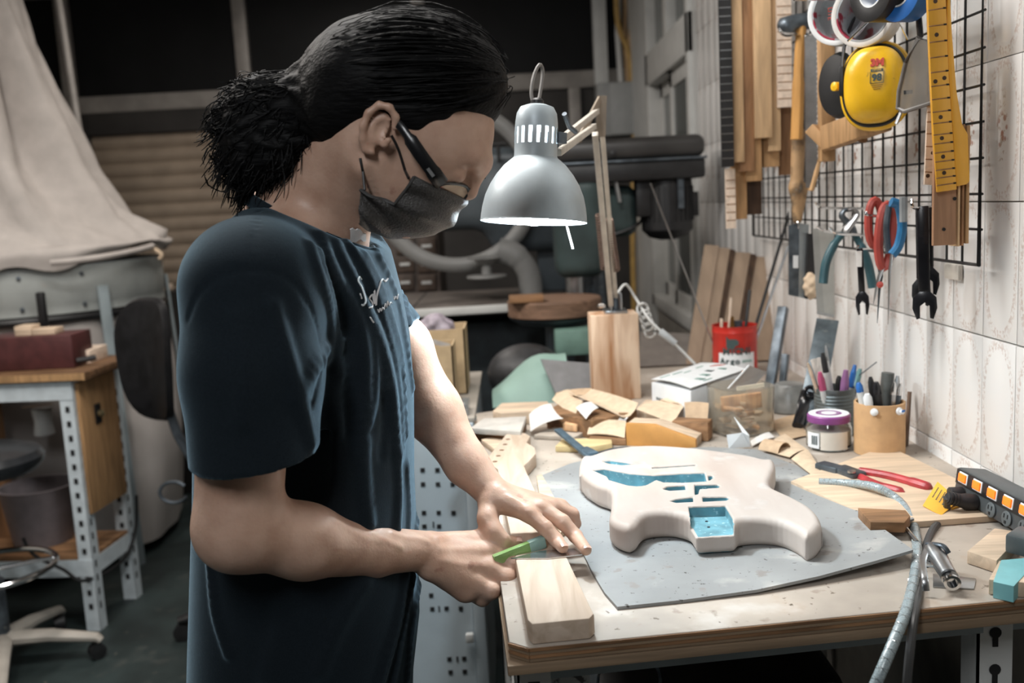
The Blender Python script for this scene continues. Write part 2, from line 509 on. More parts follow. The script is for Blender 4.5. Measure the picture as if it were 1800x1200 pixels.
WX = .76                     # face of the tiled wall
YB = 6.0                     # back wall
XL = -3.2
ZC = 2.75
struct(MB().box2((XL, -1.6, -.06), (WX + .1, YB + .1, 0)), 'floor', M['floor'])
struct(MB().box2((XL, -1.6, ZC), (WX + .1, YB + .1, ZC + .06)), 'ceiling', M['ceil'])
struct(MB().box2((XL - .1, -1.6, 0), (XL, YB, ZC)), 'wall_left', M['wall_plain'])
# right wall: plain masonry around a window opening, tiles glued on its face
WY0 = P(1223, 300, X=WX).y; WY1 = P(1146, 300, X=WX).y
WZ0 = P(1190, 560, X=WX).z
mb = MB()
mb.box2((WX + .006, -1.6, 0), (WX + .14, WY0, ZC)); mb.box2((WX + .006, WY1, 0), (WX + .14, YB, ZC)); mb.box2((WX + .006, WY0, 0), (WX + .14, WY1, WZ0))
wall_right = struct(mb, 'wall_right', M['grout'], loc=(WX, 0, 0))
TZ = [.928 - .2165, .928, 1.1455, 1.3625, 1.579, 1.7955, 2.012, 2.2285, 2.445]
TW = .1062
ty0 = 1.455 - 2 * TW
tm = MB().box((0, 0, 0), (.008, TW - .0016, .2165 - .0016))
tmesh = {k: tm.mesh('tile', [M[k]], Vector((0, 0, 0)), bevel=.0012, seg=2) for k in ('tile', 'tile_flower')}
ncol = int((WY0 - ty0) / TW)
for r in range(len(TZ) - 1):
    for c in range(ncol):
        k = 'tile_flower' if (r == 3 or r == 6) else 'tile'
        o = bpy.data.objects.new('tile', tmesh[k]); COL.objects.link(o); o.parent = wall_right
        o.location = (.004 + .0012 * math.sin(c * 7.3 + r * 3.1) * .5, ty0 + (c + .5) * TW, (TZ[r] + TZ[r + 1]) / 2)
# plain plaster strip between the tiles and the window, and beyond it
struct(MB().box2((WX - .001, ty0 + ncol * TW, .5), (WX + .006, WY0, ZC)), 'trim_1', M['white_paint'])
struct(MB().box2((WX - .004, WY1, 0), (WX + .006, YB, ZC)), 'trim_2', M['white_paint'])

# window in the right wall : a fixed light above, two sliding sashes below
wroot = bpy.data.objects.new('window_1', None); COL.objects.link(wroot); wroot['kind'] = 'structure'
wroot.location = (WX, WY0, WZ0); ORG[wroot] = Vector(wroot.location)
Zt = P(1185, 118, X=WX).z
mb = MB(); fw = .07
mb.box2((WX - .02, WY0, WZ0), (WX + .08, WY0 + .06, ZC)); mb.box2((WX - .02, WY1 - .07, WZ0), (WX + .08, WY1, ZC))
mb.box2((WX - .02, WY0, Zt), (WX + .08, WY1, Zt + .16)); mb.box2((WX - .02, WY0, WZ0), (WX + .08, WY1, WZ0 + .06))
ym = (WY0 + WY1) / 2 - .02
mb.box2((WX - .015, ym - .05, Zt), (WX + .07, ym + .05, ZC))
mb.build('window_frame', M['alu_white'], wroot, bevel=.004)
for (a, b_, dx) in ((WY0 + .06, ym + .07, .012), (ym - .01, WY1 - .07, .045)):
    s_ = MB()
    z0, z1 = WZ0 + .06, Zt
    s_.box2((WX + dx, a, z0), (WX + dx + .025, a + .07, z1)); s_.box2((WX + dx, b_ - .07, z0), (WX + dx + .025, b_, z1))
    s_.box2((WX + dx, a, z1 - .07), (WX + dx + .025, b_, z1)); s_.box2((WX + dx, a, z0), (WX + dx + .025, b_, z0 + .07))
    so = s_.build('sash', M['alu_white'], wroot, bevel=.003)
    MB().box2((WX + dx + .008, a + .06, z0 + .06), (WX + dx + .014, b_ - .06, z1 - .06)).build('pane', M['glass_grey'], so)
for (a, b_) in ((WY0 + .06, ym - .05), (ym + .05, WY1 - .07)):
    MB().box2((WX + .03, a, Zt + .16), (WX + .036, b_, ZC)).build('pane', M['glass_grey'], wroot)

# back wall: dark masonry, an aluminium window band above, a beige roller shutter below
wb = struct(MB().box2((XL, YB + .1, 0), (WX + .1, YB + .2, ZC)), 'wall_back', M['wall_dark'], loc=(0, YB, 0))
zb = P(640, 160, Y=YB).z                       # middle of the horizontal rail
win = bpy.data.objects.new('window_2', None); COL.objects.link(win); win['kind'] = 'structure'
win.location = (-1, YB, zb); ORG[win] = Vector(win.location)
mb = MB(); mb.box2((XL, YB - .03, zb - .05), (WX, YB + .06, zb + .05)); mb.build('rail', M['alu'], win, bevel=.006)
xs = [P(118, 110, Y=YB).x, P(426, 90, Y=YB).x, P(736, 40, Y=YB).x]
for x in xs:
    MB().box2((x - .04, YB - .02, zb + .05), (x + .04, YB + .06, ZC)).build('mullion', M['alu'], win, bevel=.005)
xe = [XL] + xs + [WX]
for i in range(4):
    MB().box2((xe[i] + .03, YB + .02, zb + .05), (xe[i + 1] - .03, YB + .03, ZC)).build('pane', M['glass_dark'], win)
# slats seen faintly behind the panes
for k in range(9):
    MB().box2((XL, YB + .05, zb + .1 + k * .06), (WX, YB + .07, zb + .15 + k * .06)).build('slat', M['shutter_dark'], win, bevel=.004)
sx0 = P(166, 300, Y=YB).x; sx1 = P(700, 300, Y=YB).x
zs1 = P(300, 232, Y=YB).z
sh = bpy.data.objects.new('door_1', None); COL.objects.link(sh); sh['kind'] = 'structure'
sh.location = ((sx0 + sx1) / 2, YB, 0); ORG[sh] = Vector(sh.location)
nsl = int(zs1 / .085)
for k in range(nsl):
    z0 = zs1 - (k + 1) * .085
    g = [[(x, YB + .02 - .018 * math.sin(math.pi * t), z0 + .083 * t) for t in np.linspace(0, 1, 6)] for x in (sx0, sx1)]
    MB().grid(g).build('slat', M['shutter'], sh)
jx = sx0 - .12
MB().box2((jx - .09, YB - .03, 0), (jx + .0, YB + .06, zb - .05)).build('jamb', M['alu'], sh, bevel=.005)
MB().box2((sx0 - .03, YB - .02, 0), (sx0, YB + .06, zb - .05)).build('guide_rail', M['wall_dark'], sh, bevel=.003)
MB().box2((sx0, YB - .03, zs1), (sx1, YB + .06, zb - .05)).build('shutter_housing', M['wall_dark'], sh, bevel=.003)
# panelling to the right of the shutter
struct(MB().box2((sx1, YB + .0, 0), (WX, YB + .08, zb - .05)), 'trim_3', M['wall_dark'])
xv = P(1012, 200, Y=YB).x
struct(MB().box2((xv - .04, YB - .04, zb - 1.2), (xv + .03, YB + .02, zb - .05)), 'trim_4', M['alu'], bevel=.004)
# ================================================================ LEFT SIDE: dust collector, side table, stool, chair
M['canvas'] = mat('canvas', (.44, .405, .38), .85, var=.07, scale=14, bump=.1, bscale=400)
M['drum'] = mat('drum_grey', (.36, .385, .375), .5, var=.1, scale=8, spots=[((.42, .38, .33), 10, .62)])
DY = 4.2
de = P(274, 500, Y=DY); DR = .56; dcx = de.x - DR
dz1 = P(150, 468, Y=DY - DR).z; dz0 = P(150, 556, Y=DY - DR).z
dust = thing('dust_collector', 'grey drum dust collector with a big beige canvas filter bag', 'dust collector', (dcx, DY, 0))
T = Matrix.Translation((dcx, DY, 0))
MB(T).lathe([(DR * .98, dz0), (DR, dz0 + .004), (DR, dz0 + .04), (DR * 1.006, dz0 + .045), (DR * 1.006, dz1 - .02), (DR, dz1), (DR * .96, dz1 + .004), (.01, dz1 + .01)], 72).build('drum', M['drum'], dust)
MB(T).lathe([(DR * 1.012, dz0 - .03), (DR * 1.02, dz0 - .015), (DR * 1.012, dz0 - .002), (DR * .97, dz0 - .002), (DR * .97, dz0 - .03)], 72).build('clamp_ring', M['black'], dust)
for a in (-1.15, -.75):
    c = Vector((dcx + DR * 1.008 * math.cos(a), DY + DR * 1.008 * math.sin(a), (dz0 + dz1) / 2))
    for dz in (-.06, .06): MB(frame_z(c + Vector((0, 0, dz)), (math.cos(a), math.sin(a), 0))).lathe([(.008, 0), (.008, .006), (.0, .007)], 10).build('rivet', M['steel_dark'], dust)
lc_ = P(81, 535, Y=DY - DR * .98)
MB().box2((lc_.x - .014, lc_.y - .05, lc_.z - .09), (lc_.x + .014, lc_.y - .02, lc_.z + .05)).build('latch', M['black'], dust, bevel=.006)
# bag: hangs from the ceiling and sags over the drum
def bag_surface():
    ctr = [(0.0, P(-70, -200, Y=DY).x, .11), (.25, P(-60, 0, Y=DY).x, .185), (.5, P(-40, 170, Y=DY).x, .28), (.72, P(-20, 300, Y=DY).x, .36), (.88, P(20, 390, Y=DY).x, .45), (1.0, P(60, 430, Y=DY).x, .53)]
    zt = P(-60, -220, Y=DY).z; zb = dz1 + .07
    zz = [zt, P(-60, 0, Y=DY).z, P(-40, 170, Y=DY).z, P(-20, 300, Y=DY).z, P(20, 395, Y=DY).z, zb]
    g = []; n = 120; m = 46
    tt = [c[0] for c in ctr]
    for i in range(m):
        t = i / (m - 1)
        cx = np.interp(t, tt, [c[1] for c in ctr]); r = np.interp(t, tt, [c[2] for c in ctr]); z = np.interp(t, tt, zz)
        row = []
        for k in range(n + 1):
            a = 2 * math.pi * k / n
            f = 1 + ((.30 * abs(math.sin(3.5 * a + 2.6 * t + .9)) ** .6 + .12 * math.sin(8 * a - 4.5 * t) + .04 * math.sin(17 * a + 5 * t) - .16)) * (.45 + .55 * math.sin(math.pi * min(t * 1.05, 1)) if t < .95 else .3)
            aw = (a + math.pi) % (2 * math.pi) - math.pi
            f += (.20 * math.exp(-((aw + 1.15 - .25 * t) / .16) ** 2) - .13 * math.exp(-((aw + .72 - .25 * t) / .16) ** 2) + .13 * math.exp(-((aw + 1.9) / .14) ** 2) - .10 * math.exp(-((aw + 2.25) / .14) ** 2)) * min(1, 4 * (1 - t))
            zz_ = z + (.03 * math.sin(4 * a + 1) + .015 * math.sin(9 * a)) * t * t
            row.append((cx + r * f * math.cos(a), DY + r * f * math.sin(a), zz_))
        g.append(row)
    # skirt folding over the rim and drooping in front
    for j in range(1, 9):
        t = j / 8; row = []
        for k in range(n + 1):
            a = 2 * math.pi * k / n
            droop = (.030 + .110 * max(0, math.sin(-a - .55)) + .02 * math.sin(6 * a) + .012 * math.sin(13 * a + 1))
            r = .53 + .062 * math.sin(math.pi / 2 * min(1, t * 1.6))
            row.append((dcx + (1 - t) * (P(60, 430, Y=DY).x - dcx) + r * math.cos(a), DY + r * math.sin(a), zb + .01 - droop * t ** 1.5))
        g.append(row)
    return g
MB().grid(bag_surface(), .004).build('filter_bag', M['canvas'], dust, smooth=80)
# lower bag and legs
g = []
for i in range(14):
    t = i / 13; row = []
    for k in range(65):
        a = 2 * math.pi * k / 64
        r = (.53 + .05 * math.sin(math.pi * t)) * (1 + .025 * math.sin(7 * a + 4 * t) + .015 * math.sin(13 * a))
        row.append((dcx + r * math.cos(a), DY + r * math.sin(a), (dz0 - .03) * (1 - t) + .05 * t))
    g.append(row)
MB().grid(g, .003).build('collection_bag', mat('bag_pale', (.42, .39, .37), .7, var=.08, scale=6), dust, smooth=80)
for a in (-.62, .5, 2.5, 3.7):
    c = Vector((dcx + DR * 1.03 * math.cos(a), DY + DR * 1.03 * math.sin(a), 0)); o_ = c + Vector((.05 * math.cos(a), .05 * math.sin(a), 0))
    MB().bar(c + Vector((0, 0, dz0 + .10)), o_, .045, .012, up=(math.cos(a), math.sin(a), 0)).build('leg', M['grey_paint'], dust, bevel=.002)
# offcuts lying on the drum rim
for (x, y, yy, m, lb_) in ((228, 408, 4.3, 'tan_x', 'tan wooden offcut lying on the far rim of the grey drum'), (285, 505, 4.9, 'maple_x', 'small pale wood chip beside the grey drum')):
    c = P(x, y, Y=yy)
    b_ = MB(Matrix.Translation(c) @ Matrix.Rotation(.3, 4, 'Z')); b_.box((0, 0, 0), (.10, .05, .03)); b_.box((-.02, 0, -.025), (.05, .04, .03))
    solo(b_, 'wood_offcut', M[m], lb_, 'offcut', bevel=.002)
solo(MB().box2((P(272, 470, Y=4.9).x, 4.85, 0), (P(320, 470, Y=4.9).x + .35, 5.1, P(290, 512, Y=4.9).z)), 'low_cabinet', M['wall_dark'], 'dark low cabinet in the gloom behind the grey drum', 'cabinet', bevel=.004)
# canvas hem with its drawstring lying on the drum
hem = thing('drawstring', 'knotted cord of the canvas bag hanging at the right of the drum rim', 'cord', tuple(P(268, 440, Y=4.05)))
MB().tube(catmull([P(90, 462, Y=3.62), P(130, 458, Y=3.63), P(190, 450, Y=3.72), P(240, 440, Y=3.9), P(268, 432, Y=4.05)], 8), [.012] * 33, 8).build('cord', M['canvas'], hem)
MB().tube(catmull([P(262, 434, Y=4.05), P(275, 440, Y=4.05), P(284, 448, Y=4.05), P(280, 455, Y=4.05)], 6), .008, 8).build('knot', M['kraft2'], hem)
# slanting pipe
solo(MB().tube([P(84, -120, Y=4.6), P(163, 380, Y=4.6)], .016, 12), 'steel_pipe', M['alu'], 'slanting steel pipe behind the canvas bag', 'pipe')

# ---------------------------------------------------------------- side table
f1 = P(178, 1108, Z=0); r1 = P(241, 1052, Z=0)
tz = P(125, 668, Y=f1.y).z
tab = thing('side_table', 'small side table with a brown wooden top on white slotted steel legs', 'table', (f1.x - .5, f1.y + .2, 0))
wid = 1.25; ang = math.atan2(r1.y - f1.y, r1.x - f1.x) - math.pi / 2
Rz = Matrix.Rotation(ang, 4, 'Z'); TT = Matrix.Translation((f1.x, f1.y, 0)) @ Rz      # origin = front right leg, x to right, y to back
dpt = (r1 - f1).length
mb = MB(TT); mb.box2((-wid, -.02, tz), (.06, dpt + .10, tz + .028)); mb.build('table_top', wood('side_top', (.13, .07, .035), 'x', .4), tab, bevel=.003)
mb = MB(TT); mb.box2((-wid, -.021, tz + .002), (.058, -.018, tz + .026)); mb.build('front_lipping', M['oak'], tab)
for (lx, ly) in ((0, 0), (0, dpt), (-wid + .05, 0), (-wid + .05, dpt)):
    mb = MB(TT); mb.box2((lx - .05, ly - .002, 0), (lx, ly + .001, tz)); mb.box2((lx - .003, ly - .002, 0), (lx, ly + .045, tz)); lg = mb.build('leg', mat('leg_white', (.60, .67, .71), .45, var=.08) if 'legw' not in M else M['legw'], tab)
    M['legw'] = lg.data.materials[0]
    if lx == 0:
        for i in range(15):
            z = tz - .10 - i * .05
            if z < .03: break
            h_ = MB(TT); h_.box2((lx - .032, ly - .0035, z - .010), (lx - .018, ly - .0015, z + .010)); h_.build('slot_hole', M['dark_void'], lg)
            h_ = MB(TT); h_.box2((lx - .001, ly + .012, z - .012), (lx + .001, ly + .022, z + .012)); h_.build('slot_hole', M['dark_void'], lg)
za = P(60, 690, Y=f1.y).z; zs = P(60, 1003, Y=f1.y).z
for (z, y0) in ((za, 0), (za, dpt), (zs, 0), (zs, dpt)):
    mb = MB(TT); mb.box2((-wid, y0 - .004, z - .03), (-.001, y0 - .002, z + .03)); mb.build('rail', M['legw'], tab)
for z in (za, zs):
    mb = MB(TT); mb.box2((-.004, 0, z - .03), (-.002, dpt, z + .03)); mb.build('rail', M['legw'], tab)
mb = MB(TT); mb.box2((-wid, .002, zs + .03), (-.004, dpt - .004, zs + .042)); mb.build('shelf', M['brown_x'], tab)
zp = P(160, 905, Y=f1.y).z
mb = MB(TT); mb.box2((.0015, .01, zp), (.014, dpt - .01, tz - .012)); pn = mb.build('side_panel', wood('ply_panel', (.36, .21, .10), 'z', .18), tab, bevel=.001)
c = TT @ Vector((.016, dpt * .42, P(185, 722, Y=f1.y + .15).z))
MB(Matrix.Translation(c) @ Rz).box((0, 0, 0), (.008, .035, .07)).build('latch_plate', M['black'], pn, bevel=.002)
MB(frame_z(c + Vector((.006, 0, 0)), (1, -.2, 0))).lathe([(.012, 0), (.012, .012), (.0, .016)], 12).build('latch_knob', mat('brass2', (.5, .42, .25), .3, .8), pn)
# things on and under the side table
yt = f1.y + .08
a = P(-30, 640, Y=yt); b_ = P(124, 588, Y=yt)
bx_ = thing('maroon_box', 'maroon box on the left side table', 'box', ((a.x + b_.x) / 2, yt + .08, tz + .028))
MB().box2((a.x, yt, tz + .0285), (b_.x, yt + .16, b_.z)).build('box_body', mat('maroon', (.075, .022, .022), .5, var=.2), bx_, bevel=.004)
def ob(px0, py0, px1, py1, Y, d, m, name, label, cat):
    a = P(px0, py1, Y=Y); b_ = P(px1, py0, Y=Y)
    return solo(MB().box2((a.x, Y, a.z), (b_.x, Y + d, b_.z)), name, m, label, cat, bevel=.002)
zt_box = b_.z
for (x0, x1, hh, m, lb_) in ((25, 54, .035, 'tan_x', 'short tan block on the maroon box'), (55, 96, .022, 'tan_x', 'flat tan block on the maroon box')):
    p0 = P(x0, 580, Y=yt + .03); p1 = P(x1, 580, Y=yt + .03)
    solo(MB().box2((p0.x, yt + .03, zt_box + .0005), (p1.x, yt + .10, zt_box + hh)), 'wood_offcut', M[m], lb_, 'offcut', bevel=.002)
p0 = P(124, 600, Y=yt + .12); p1 = P(160, 600, Y=yt + .12)
solo(MB().box2((p0.x + .004, yt + .10, tz + .0285), (p1.x, yt + .25, tz + .075)), 'wood_offcut', M['maple_x'], 'pale block on the side table right of the maroon box', 'offcut', bevel=.002)
solo(MB().tube([P(134, 634, Y=yt + .02), P(168, 628, Y=yt + .06)], .010, 8), 'black_tool', M['black'], 'short black tool lying on the side table', 'tool')
p0 = P(76, 740, Y=f1.y + .25)
sp_ = thing('thread_spool', 'white spool hanging under the side table', 'spool', tuple(p0))
MB(Matrix.Translation(p0)).lathe([(.033, -.05), (.036, -.046), (.03, .0), (.036, .046), (.033, .05)], 24).build('spool_body', M['white_paint'], sp_)
MB().bar(p0 + Vector((-.07, 0, .055)), p0 + Vector((.04, 0, .062)), .006, .006).build('hanger', M['tan_x'], sp_)
solo(MB().box2((P(0, 800, Y=f1.y + .3).x - .3, f1.y + .25, zs + .0425), (P(5, 800, Y=f1.y + .3).x + .02, f1.y + .3, tz - .09)), 'backing_board', M['brown'], 'brown panel standing on the shelf of the side table', 'panel')
bn = P(95, 890, Y=f1.y + .3)
mb = MB(Matrix.Translation((bn.x, f1.y + .2, zs + .0425))); mb.lathe([(.10, 0), (.13, .20), (.135, .21), (.125, .21), (.095, .005), (.001, .005)], 28)
solo(mb, 'waste_bin', mat('bin', (.17, .15, .16), .5, var=.1), 'grey round bin on the shelf under the side table', 'bin')
cbl = catmull([P(40, 945, Y=f1.y - .02), P(60, 975, Y=f1.y - .02), P(110, 1000, Y=f1.y - .02), P(150, 1020, Y=f1.y - .03), P(215, 985, Y=f1.y + .2), P(238, 930, Y=f1.y + .3), P(240, 870, Y=f1.y + .33)], 8)
solo(MB().tube(cbl, .006, 8), 'loose_cable', M['black'], 'thin black cable looped round the side table leg', 'cable')

# ---------------------------------------------------------------- swivel stool in front
sc_ = P(4, 1128, Z=.09); 
stool = thing('swivel_stool', 'black padded swivel stool with a pale star base at the left edge', 'stool', (sc_.x, sc_.y, 0))
szt = P(0, 800, Y=sc_.y).z
T = Matrix.Translation((sc_.x - .02, sc_.y, szt))
g = []
mb = MB(T); mb.lathe([(.12, -.065), (.175, -.055), (.195, -.03), (.197, -.012), (.185, .008), (.15, .020), (.08, .026), (.0, .027)], 48, 1.08, 1); mb.build('seat', mat('vinyl_black', (.018, .02, .023), .32, var=.2), stool)
T = Matrix.Translation((sc_.x, sc_.y, 0))
mb = MB(T); mb.lathe([(.028, .06), (.028, .30), (.018, .30), (.018, szt - .06)], 20); mb.build('pole', M['steel_dark'], stool)
zr = P(0, 1000, Y=sc_.y).z
mb = MB(T); mb.tube([(.185 * math.cos(t), .185 * math.sin(t), zr) for t in np.linspace(0, 2 * math.pi, 49)[:-1]], .010, 10, closed=True)
for k in range(3):
    a = k * 2.094 + .5; mb.tube([(.02 * math.cos(a), .02 * math.sin(a), zr), (.185 * math.cos(a), .185 * math.sin(a), zr)], .007, 8)
mb.build('foot_ring', M['chrome'], stool)
M['base_cream'] = mat('base_cream', (.36, .33, .29), .5, var=.12, scale=10)
for k in range(5):
    a = math.radians(8 + 72 * k)
    d = Vector((math.cos(a), math.sin(a), 0))
    MB(T).tube([d * .02 + Vector((0, 0, .10)), d * .15 + Vector((0, 0, .095)), d * .29 + Vector((0, 0, .072)), d * .30 + Vector((0, 0, .06))], [.034, .028, .020, .016], 10, flat=.75).build('base_arm', M['base_cream'], stool)
    cs = MB(Matrix.Translation((sc_.x + .285 * d.x, sc_.y + .285 * d.y, .027)) @ Matrix.Rotation(a + .6, 4, 'Z') @ Matrix.Rotation(math.pi / 2, 4, 'X'))
    cs.lathe([(.0, -.018), (.026, -.016), (.026, .016), (.0, .018)], 18); cs.build('caster', M['black'], stool)

# ---------------------------------------------------------------- black office chair behind the man
cy = 3.15
bc = P(268, 632, Y=cy)
chair = thing('office_chair', 'black plastic-backed office chair between the side table and the man', 'chair', (bc.x + .25, cy, 0))
g = []
hw = (P(345, 630, Y=cy).x - P(203, 630, Y=cy).x) / 2; hh = (P(268, 522, Y=cy).z - P(268, 740, Y=cy).z) / 2
cx_ = (P(345, 630, Y=cy).x + P(203, 630, Y=cy).x) / 2
mb = MB(); vs = []; fs = []
n = 40
dirx = Vector((math.cos(.5), math.sin(-.5), 0)); nrm = Vector((math.sin(.5), math.cos(.5), 0))
def shell(off, k):
    r = []
    for i in range(n):
        a = 2 * math.pi * i / n; c_, s_ = math.cos(a), math.sin(a)
        e = 3.0; q = 1 / (abs(c_) ** e + abs(s_) ** e) ** (1 / e)
        u, v = q * c_ * k, q * s_ * k
        r.append(Vector((cx_, cy, bc.z)) + dirx * (hw * u * (1 - .12 * (1 - v))) + Vector((0, 0, hh * v)) + nrm * (off - .05 * u * u * 1.0))
    return r
rings_ = [shell(.0, 1), shell(-.018, .96), shell(-.03, .75), shell(-.035, .4), shell(-.036, .05)]
back_ = [shell(.012, .99), shell(.018, .7), shell(.018, .05)]
allr = rings_[::-1] + back_
for r in allr: vs += r
for i in range(len(allr) - 1):
    for k in range(n):
        k2 = (k + 1) % n; fs.append((i * n + k, i * n + k2, (i + 1) * n + k2, (i + 1) * n + k))
fs.append(tuple(range(n))[::-1]); fs.append(tuple((len(allr) - 1) * n + k for k in range(n)))
mb.add(vs, fs); mb.build('backrest', mat('chair_plastic', (.010, .010, .011), .42, var=.3, spec=.2), chair)
br = Vector((cx_ + .03, cy, 0))
MB().tube(catmull([br + Vector((.0, -.02, bc.z - hh * .7)), br + Vector((.03, -.02, bc.z - hh * 1.3)), br + Vector((.10, 0, bc.z - hh * 1.9)), br + Vector((.22, 0, bc.z - hh * 2.1))], 6), .03, 10, flat=.4).build('back_bracket', M['steel_dark'], chair)
sz = bc.z - hh * 1.95
T = Matrix.Translation((cx_ + .33, cy, sz))
MB(T).lathe([(.16, -.05), (.21, -.04), (.225, -.01), (.21, .02), (.12, .035), (.0, .036)], 40).build('seat', M['black'], chair)
T = Matrix.Translation((cx_ + .33, cy, 0))
MB(T).lathe([(.03, .08), (.03, sz - .05)], 16).build('pole', M['black'], chair)
for k in range(5):
    a = math.radians(180 + 72 * k + 10); d = Vector((math.cos(a), math.sin(a), 0))
    MB(T).tube([d * .02 + Vector((0, 0, .13)), d * .2 + Vector((0, 0, .10)), d * .33 + Vector((0, 0, .07))], [.035, .03, .02], 10, flat=.7).build('base_arm', M['black'], chair)
    cs = MB(Matrix.Translation((cx_ + .33 + .32 * d.x, cy + .32 * d.y, .03)) @ Matrix.Rotation(a, 4, 'Z') @ Matrix.Rotation(math.pi / 2, 4, 'X')); cs.lathe([(.0, -.02), (.03, -.018), (.03, .018), (.0, .02)], 16); cs.build('caster', M['black'], chair)
lp = P(305, 865, Y=cy - .1)
MB().tube([lp + Vector((.045 * math.cos(t), 0, .035 * math.sin(t))) for t in np.linspace(.6, 5.8, 20)], .006, 8).build('lever', M['steel_dark'], chair)
# ================================================================ MIDDLE AND BACK: steel cabinet, saw, drill press
M['bluepaint'] = mat('blue_grey_paint', (.52, .60, .65), .45, var=.06, scale=8)
CY = 2.32
c0 = P(852, 1190, Y=CY); c1 = P(832, 742, Y=CY)
ctop = c1.z
cab = thing('steel_cabinet', 'pale blue perforated steel cabinet between the man and the bench', 'cabinet', ((c1.x - .3), CY + .3, 0))
cxr = c1.x; cxl = cxr - .62
MB().box2((cxl, CY + .002, .001), (cxr, CY + .62, ctop)).build('cabinet_body', M['bluepaint'], cab, bevel=.003)
MB().box2((cxl, CY - .002, ctop), (cxr + .004, CY + .66, ctop + .012)).build('cabinet_top', mat('cab_top', (.42, .38, .33), .7, var=.12, scale=12), cab, bevel=.002)
MB().box2((cxr - .028, CY - .010, .001), (cxr, CY + .002, ctop)).build('corner_post', M['bluepaint'], cab, bevel=.002)
fpn = MB().box2((cxl, CY - .001, .02), (cxr - .03, CY + .003, ctop - .004)).build('perforated_panel', M['bluepaint'], cab)
def hole(px, py, w=.011, h=.011):
    p = P(px, py, Y=CY - .001); MB().box2((p.x - w / 2, CY - .0022, p.z - h / 2), (p.x + w / 2, CY - .0008, p.z + h / 2)).build('square_hole', M['dark_void'], fpn)
for y in (826, 851, 901, 925):
    for x in (743, 769, 795):
        if y == 925 and x == 795: continue
        hole(x + (y - 826) * .03, y)
hole(762, 922, .004, .016)
for (x, y) in ((758, 1046), (760, 1070), (785, 1069), (810, 1069), (790, 1158), (816, 1157), (792, 1181), (817, 1180), (756, 1000), (782, 1000)): hole(x, y)
hole(772, 1070, .004, .016); hole(804, 1158, .005, .014)
hp = P(826, 1118, Y=CY - .01); MB().box2((hp.x - .010, CY - .026, hp.z - .012), (hp.x + .010, CY - .010, hp.z + .012)).build('latch', M['white_paint'], cab, bevel=.003)
bp_ = P(822, 752, Y=CY - .01); MB(frame_z((bp_.x, CY - .0015, bp_.z - .03), (0, -1, 0))).lathe([(.007, 0), (.007, .004), (.0, .005)], 12).build('bolt', M['steel_dark'], cab)
ct = ctop + .0125
def carton(px0, px1, Y, d, ytop, name, label, flap=True, m='cardboard'):
    a = P(px0, 700, Y=Y); b_ = P(px1, 700, Y=Y); z1 = P((px0 + px1) / 2, ytop, Y=Y).z
    o = thing(name, label, 'box', ((a.x + b_.x) / 2, Y + d / 2, ct))
    w = b_.x - a.x
    for (p, q) in (((a.x, Y, ct), (b_.x, Y + .004, z1)), ((a.x, Y + d - .004, ct), (b_.x, Y + d, z1)), ((a.x, Y, ct), (a.x + .004, Y + d, z1)), ((b_.x - .004, Y, ct), (b_.x, Y + d, z1)), ((a.x, Y, ct), (b_.x, Y + d, ct + .003))):
        MB().box2(p, q).build('box_panel', M[m], o)
    return o, a.x, b_.x, z1
o1, ax_, bx2, z1_ = carton(690, 801, 2.46, .12, 610, 'cardboard_box', 'open cardboard box in front on the steel cabinet')
o2, ax2, bx3, z2_ = carton(720, 823, 2.62, .16, 580, 'cardboard_box', 'taller open cardboard box behind on the steel cabinet')
# purple grey plastic bag sticking out of the boxes
V_, F_ = sdf_mesh(lambda p: ellip(p, P(765, 580, Y=2.70), (.055, .06, .045)) + .006 * np.sin(p[:, 0] * 90) * np.sin(p[:, 2] * 110 + 1) + .004 * np.sin(p[:, 1] * 150 + p[:, 0] * 60), np.array(P(765, 580, Y=2.70)) - .09, np.array(P(765, 580, Y=2.70)) + .09, .005)
o = arr_obj('plastic_bag', V_, F_, mat('bag_lilac', (.30, .26, .30), .45, var=.3, scale=40)); setp(o, 'crumpled lilac plastic bag sticking out of the cardboard boxes', 'bag')
mb = MB(); mb.bar(P(715, 588, Y=2.44), P(790, 608, Y=2.50), .006, .012); solo(mb, 'metal_strip', mat('pale_strip', (.52, .50, .48), .5), 'pale strip slanting across the top of the cardboard boxes', 'strip')
mb = MB(); mb.bar(P(700, 602, Y=2.48), P(770, 612, Y=2.52), .05, .004); solo(mb, 'board_scrap', M['tan_x'], 'thin board scrap lying inside the front cardboard box', 'board')
q = [P(x, y, Y=2.44) for x, y in ((743, 640), (753, 640), (790, 700), (752, 700))]
q[2].z = q[3].z = ct + .001
mb = MB(); n4 = len(q); mb.add([tuple(p) for p in q] + [tuple(p + Vector((0, .006, 0))) for p in q], [(0, 1, 2, 3), (7, 6, 5, 4), (0, 4, 5, 1), (1, 5, 6, 2), (2, 6, 7, 3), (3, 7, 4, 0)])
solo(mb, 'set_square', M['black'], 'black triangular plate standing before the cardboard box', 'plate')
pb_ = P(800, 715, Y=2.38)
tr = thing('parts_tray', 'clear plastic parts tray at the near corner of the steel cabinet', 'tray', (pb_.x, 2.38, ct))
sq_ = [(P(775, 700, Y=2.36).x, 2.345), (P(822, 700, Y=2.36).x, 2.345), (P(822, 700, Y=2.36).x, 2.43), (P(775, 700, Y=2.36).x, 2.43)]
mb = MB()
for i in range(4):
    a, b_ = sq_[i], sq_[(i + 1) % 4]; mb.bar((a[0], a[1], ct + .014), (b_[0], b_[1], ct + .014), .002, .026)
mb.build('tray_wall', mat('clear_plastic', (.55, .57, .57), .15, var=0, trans=.7), tr)
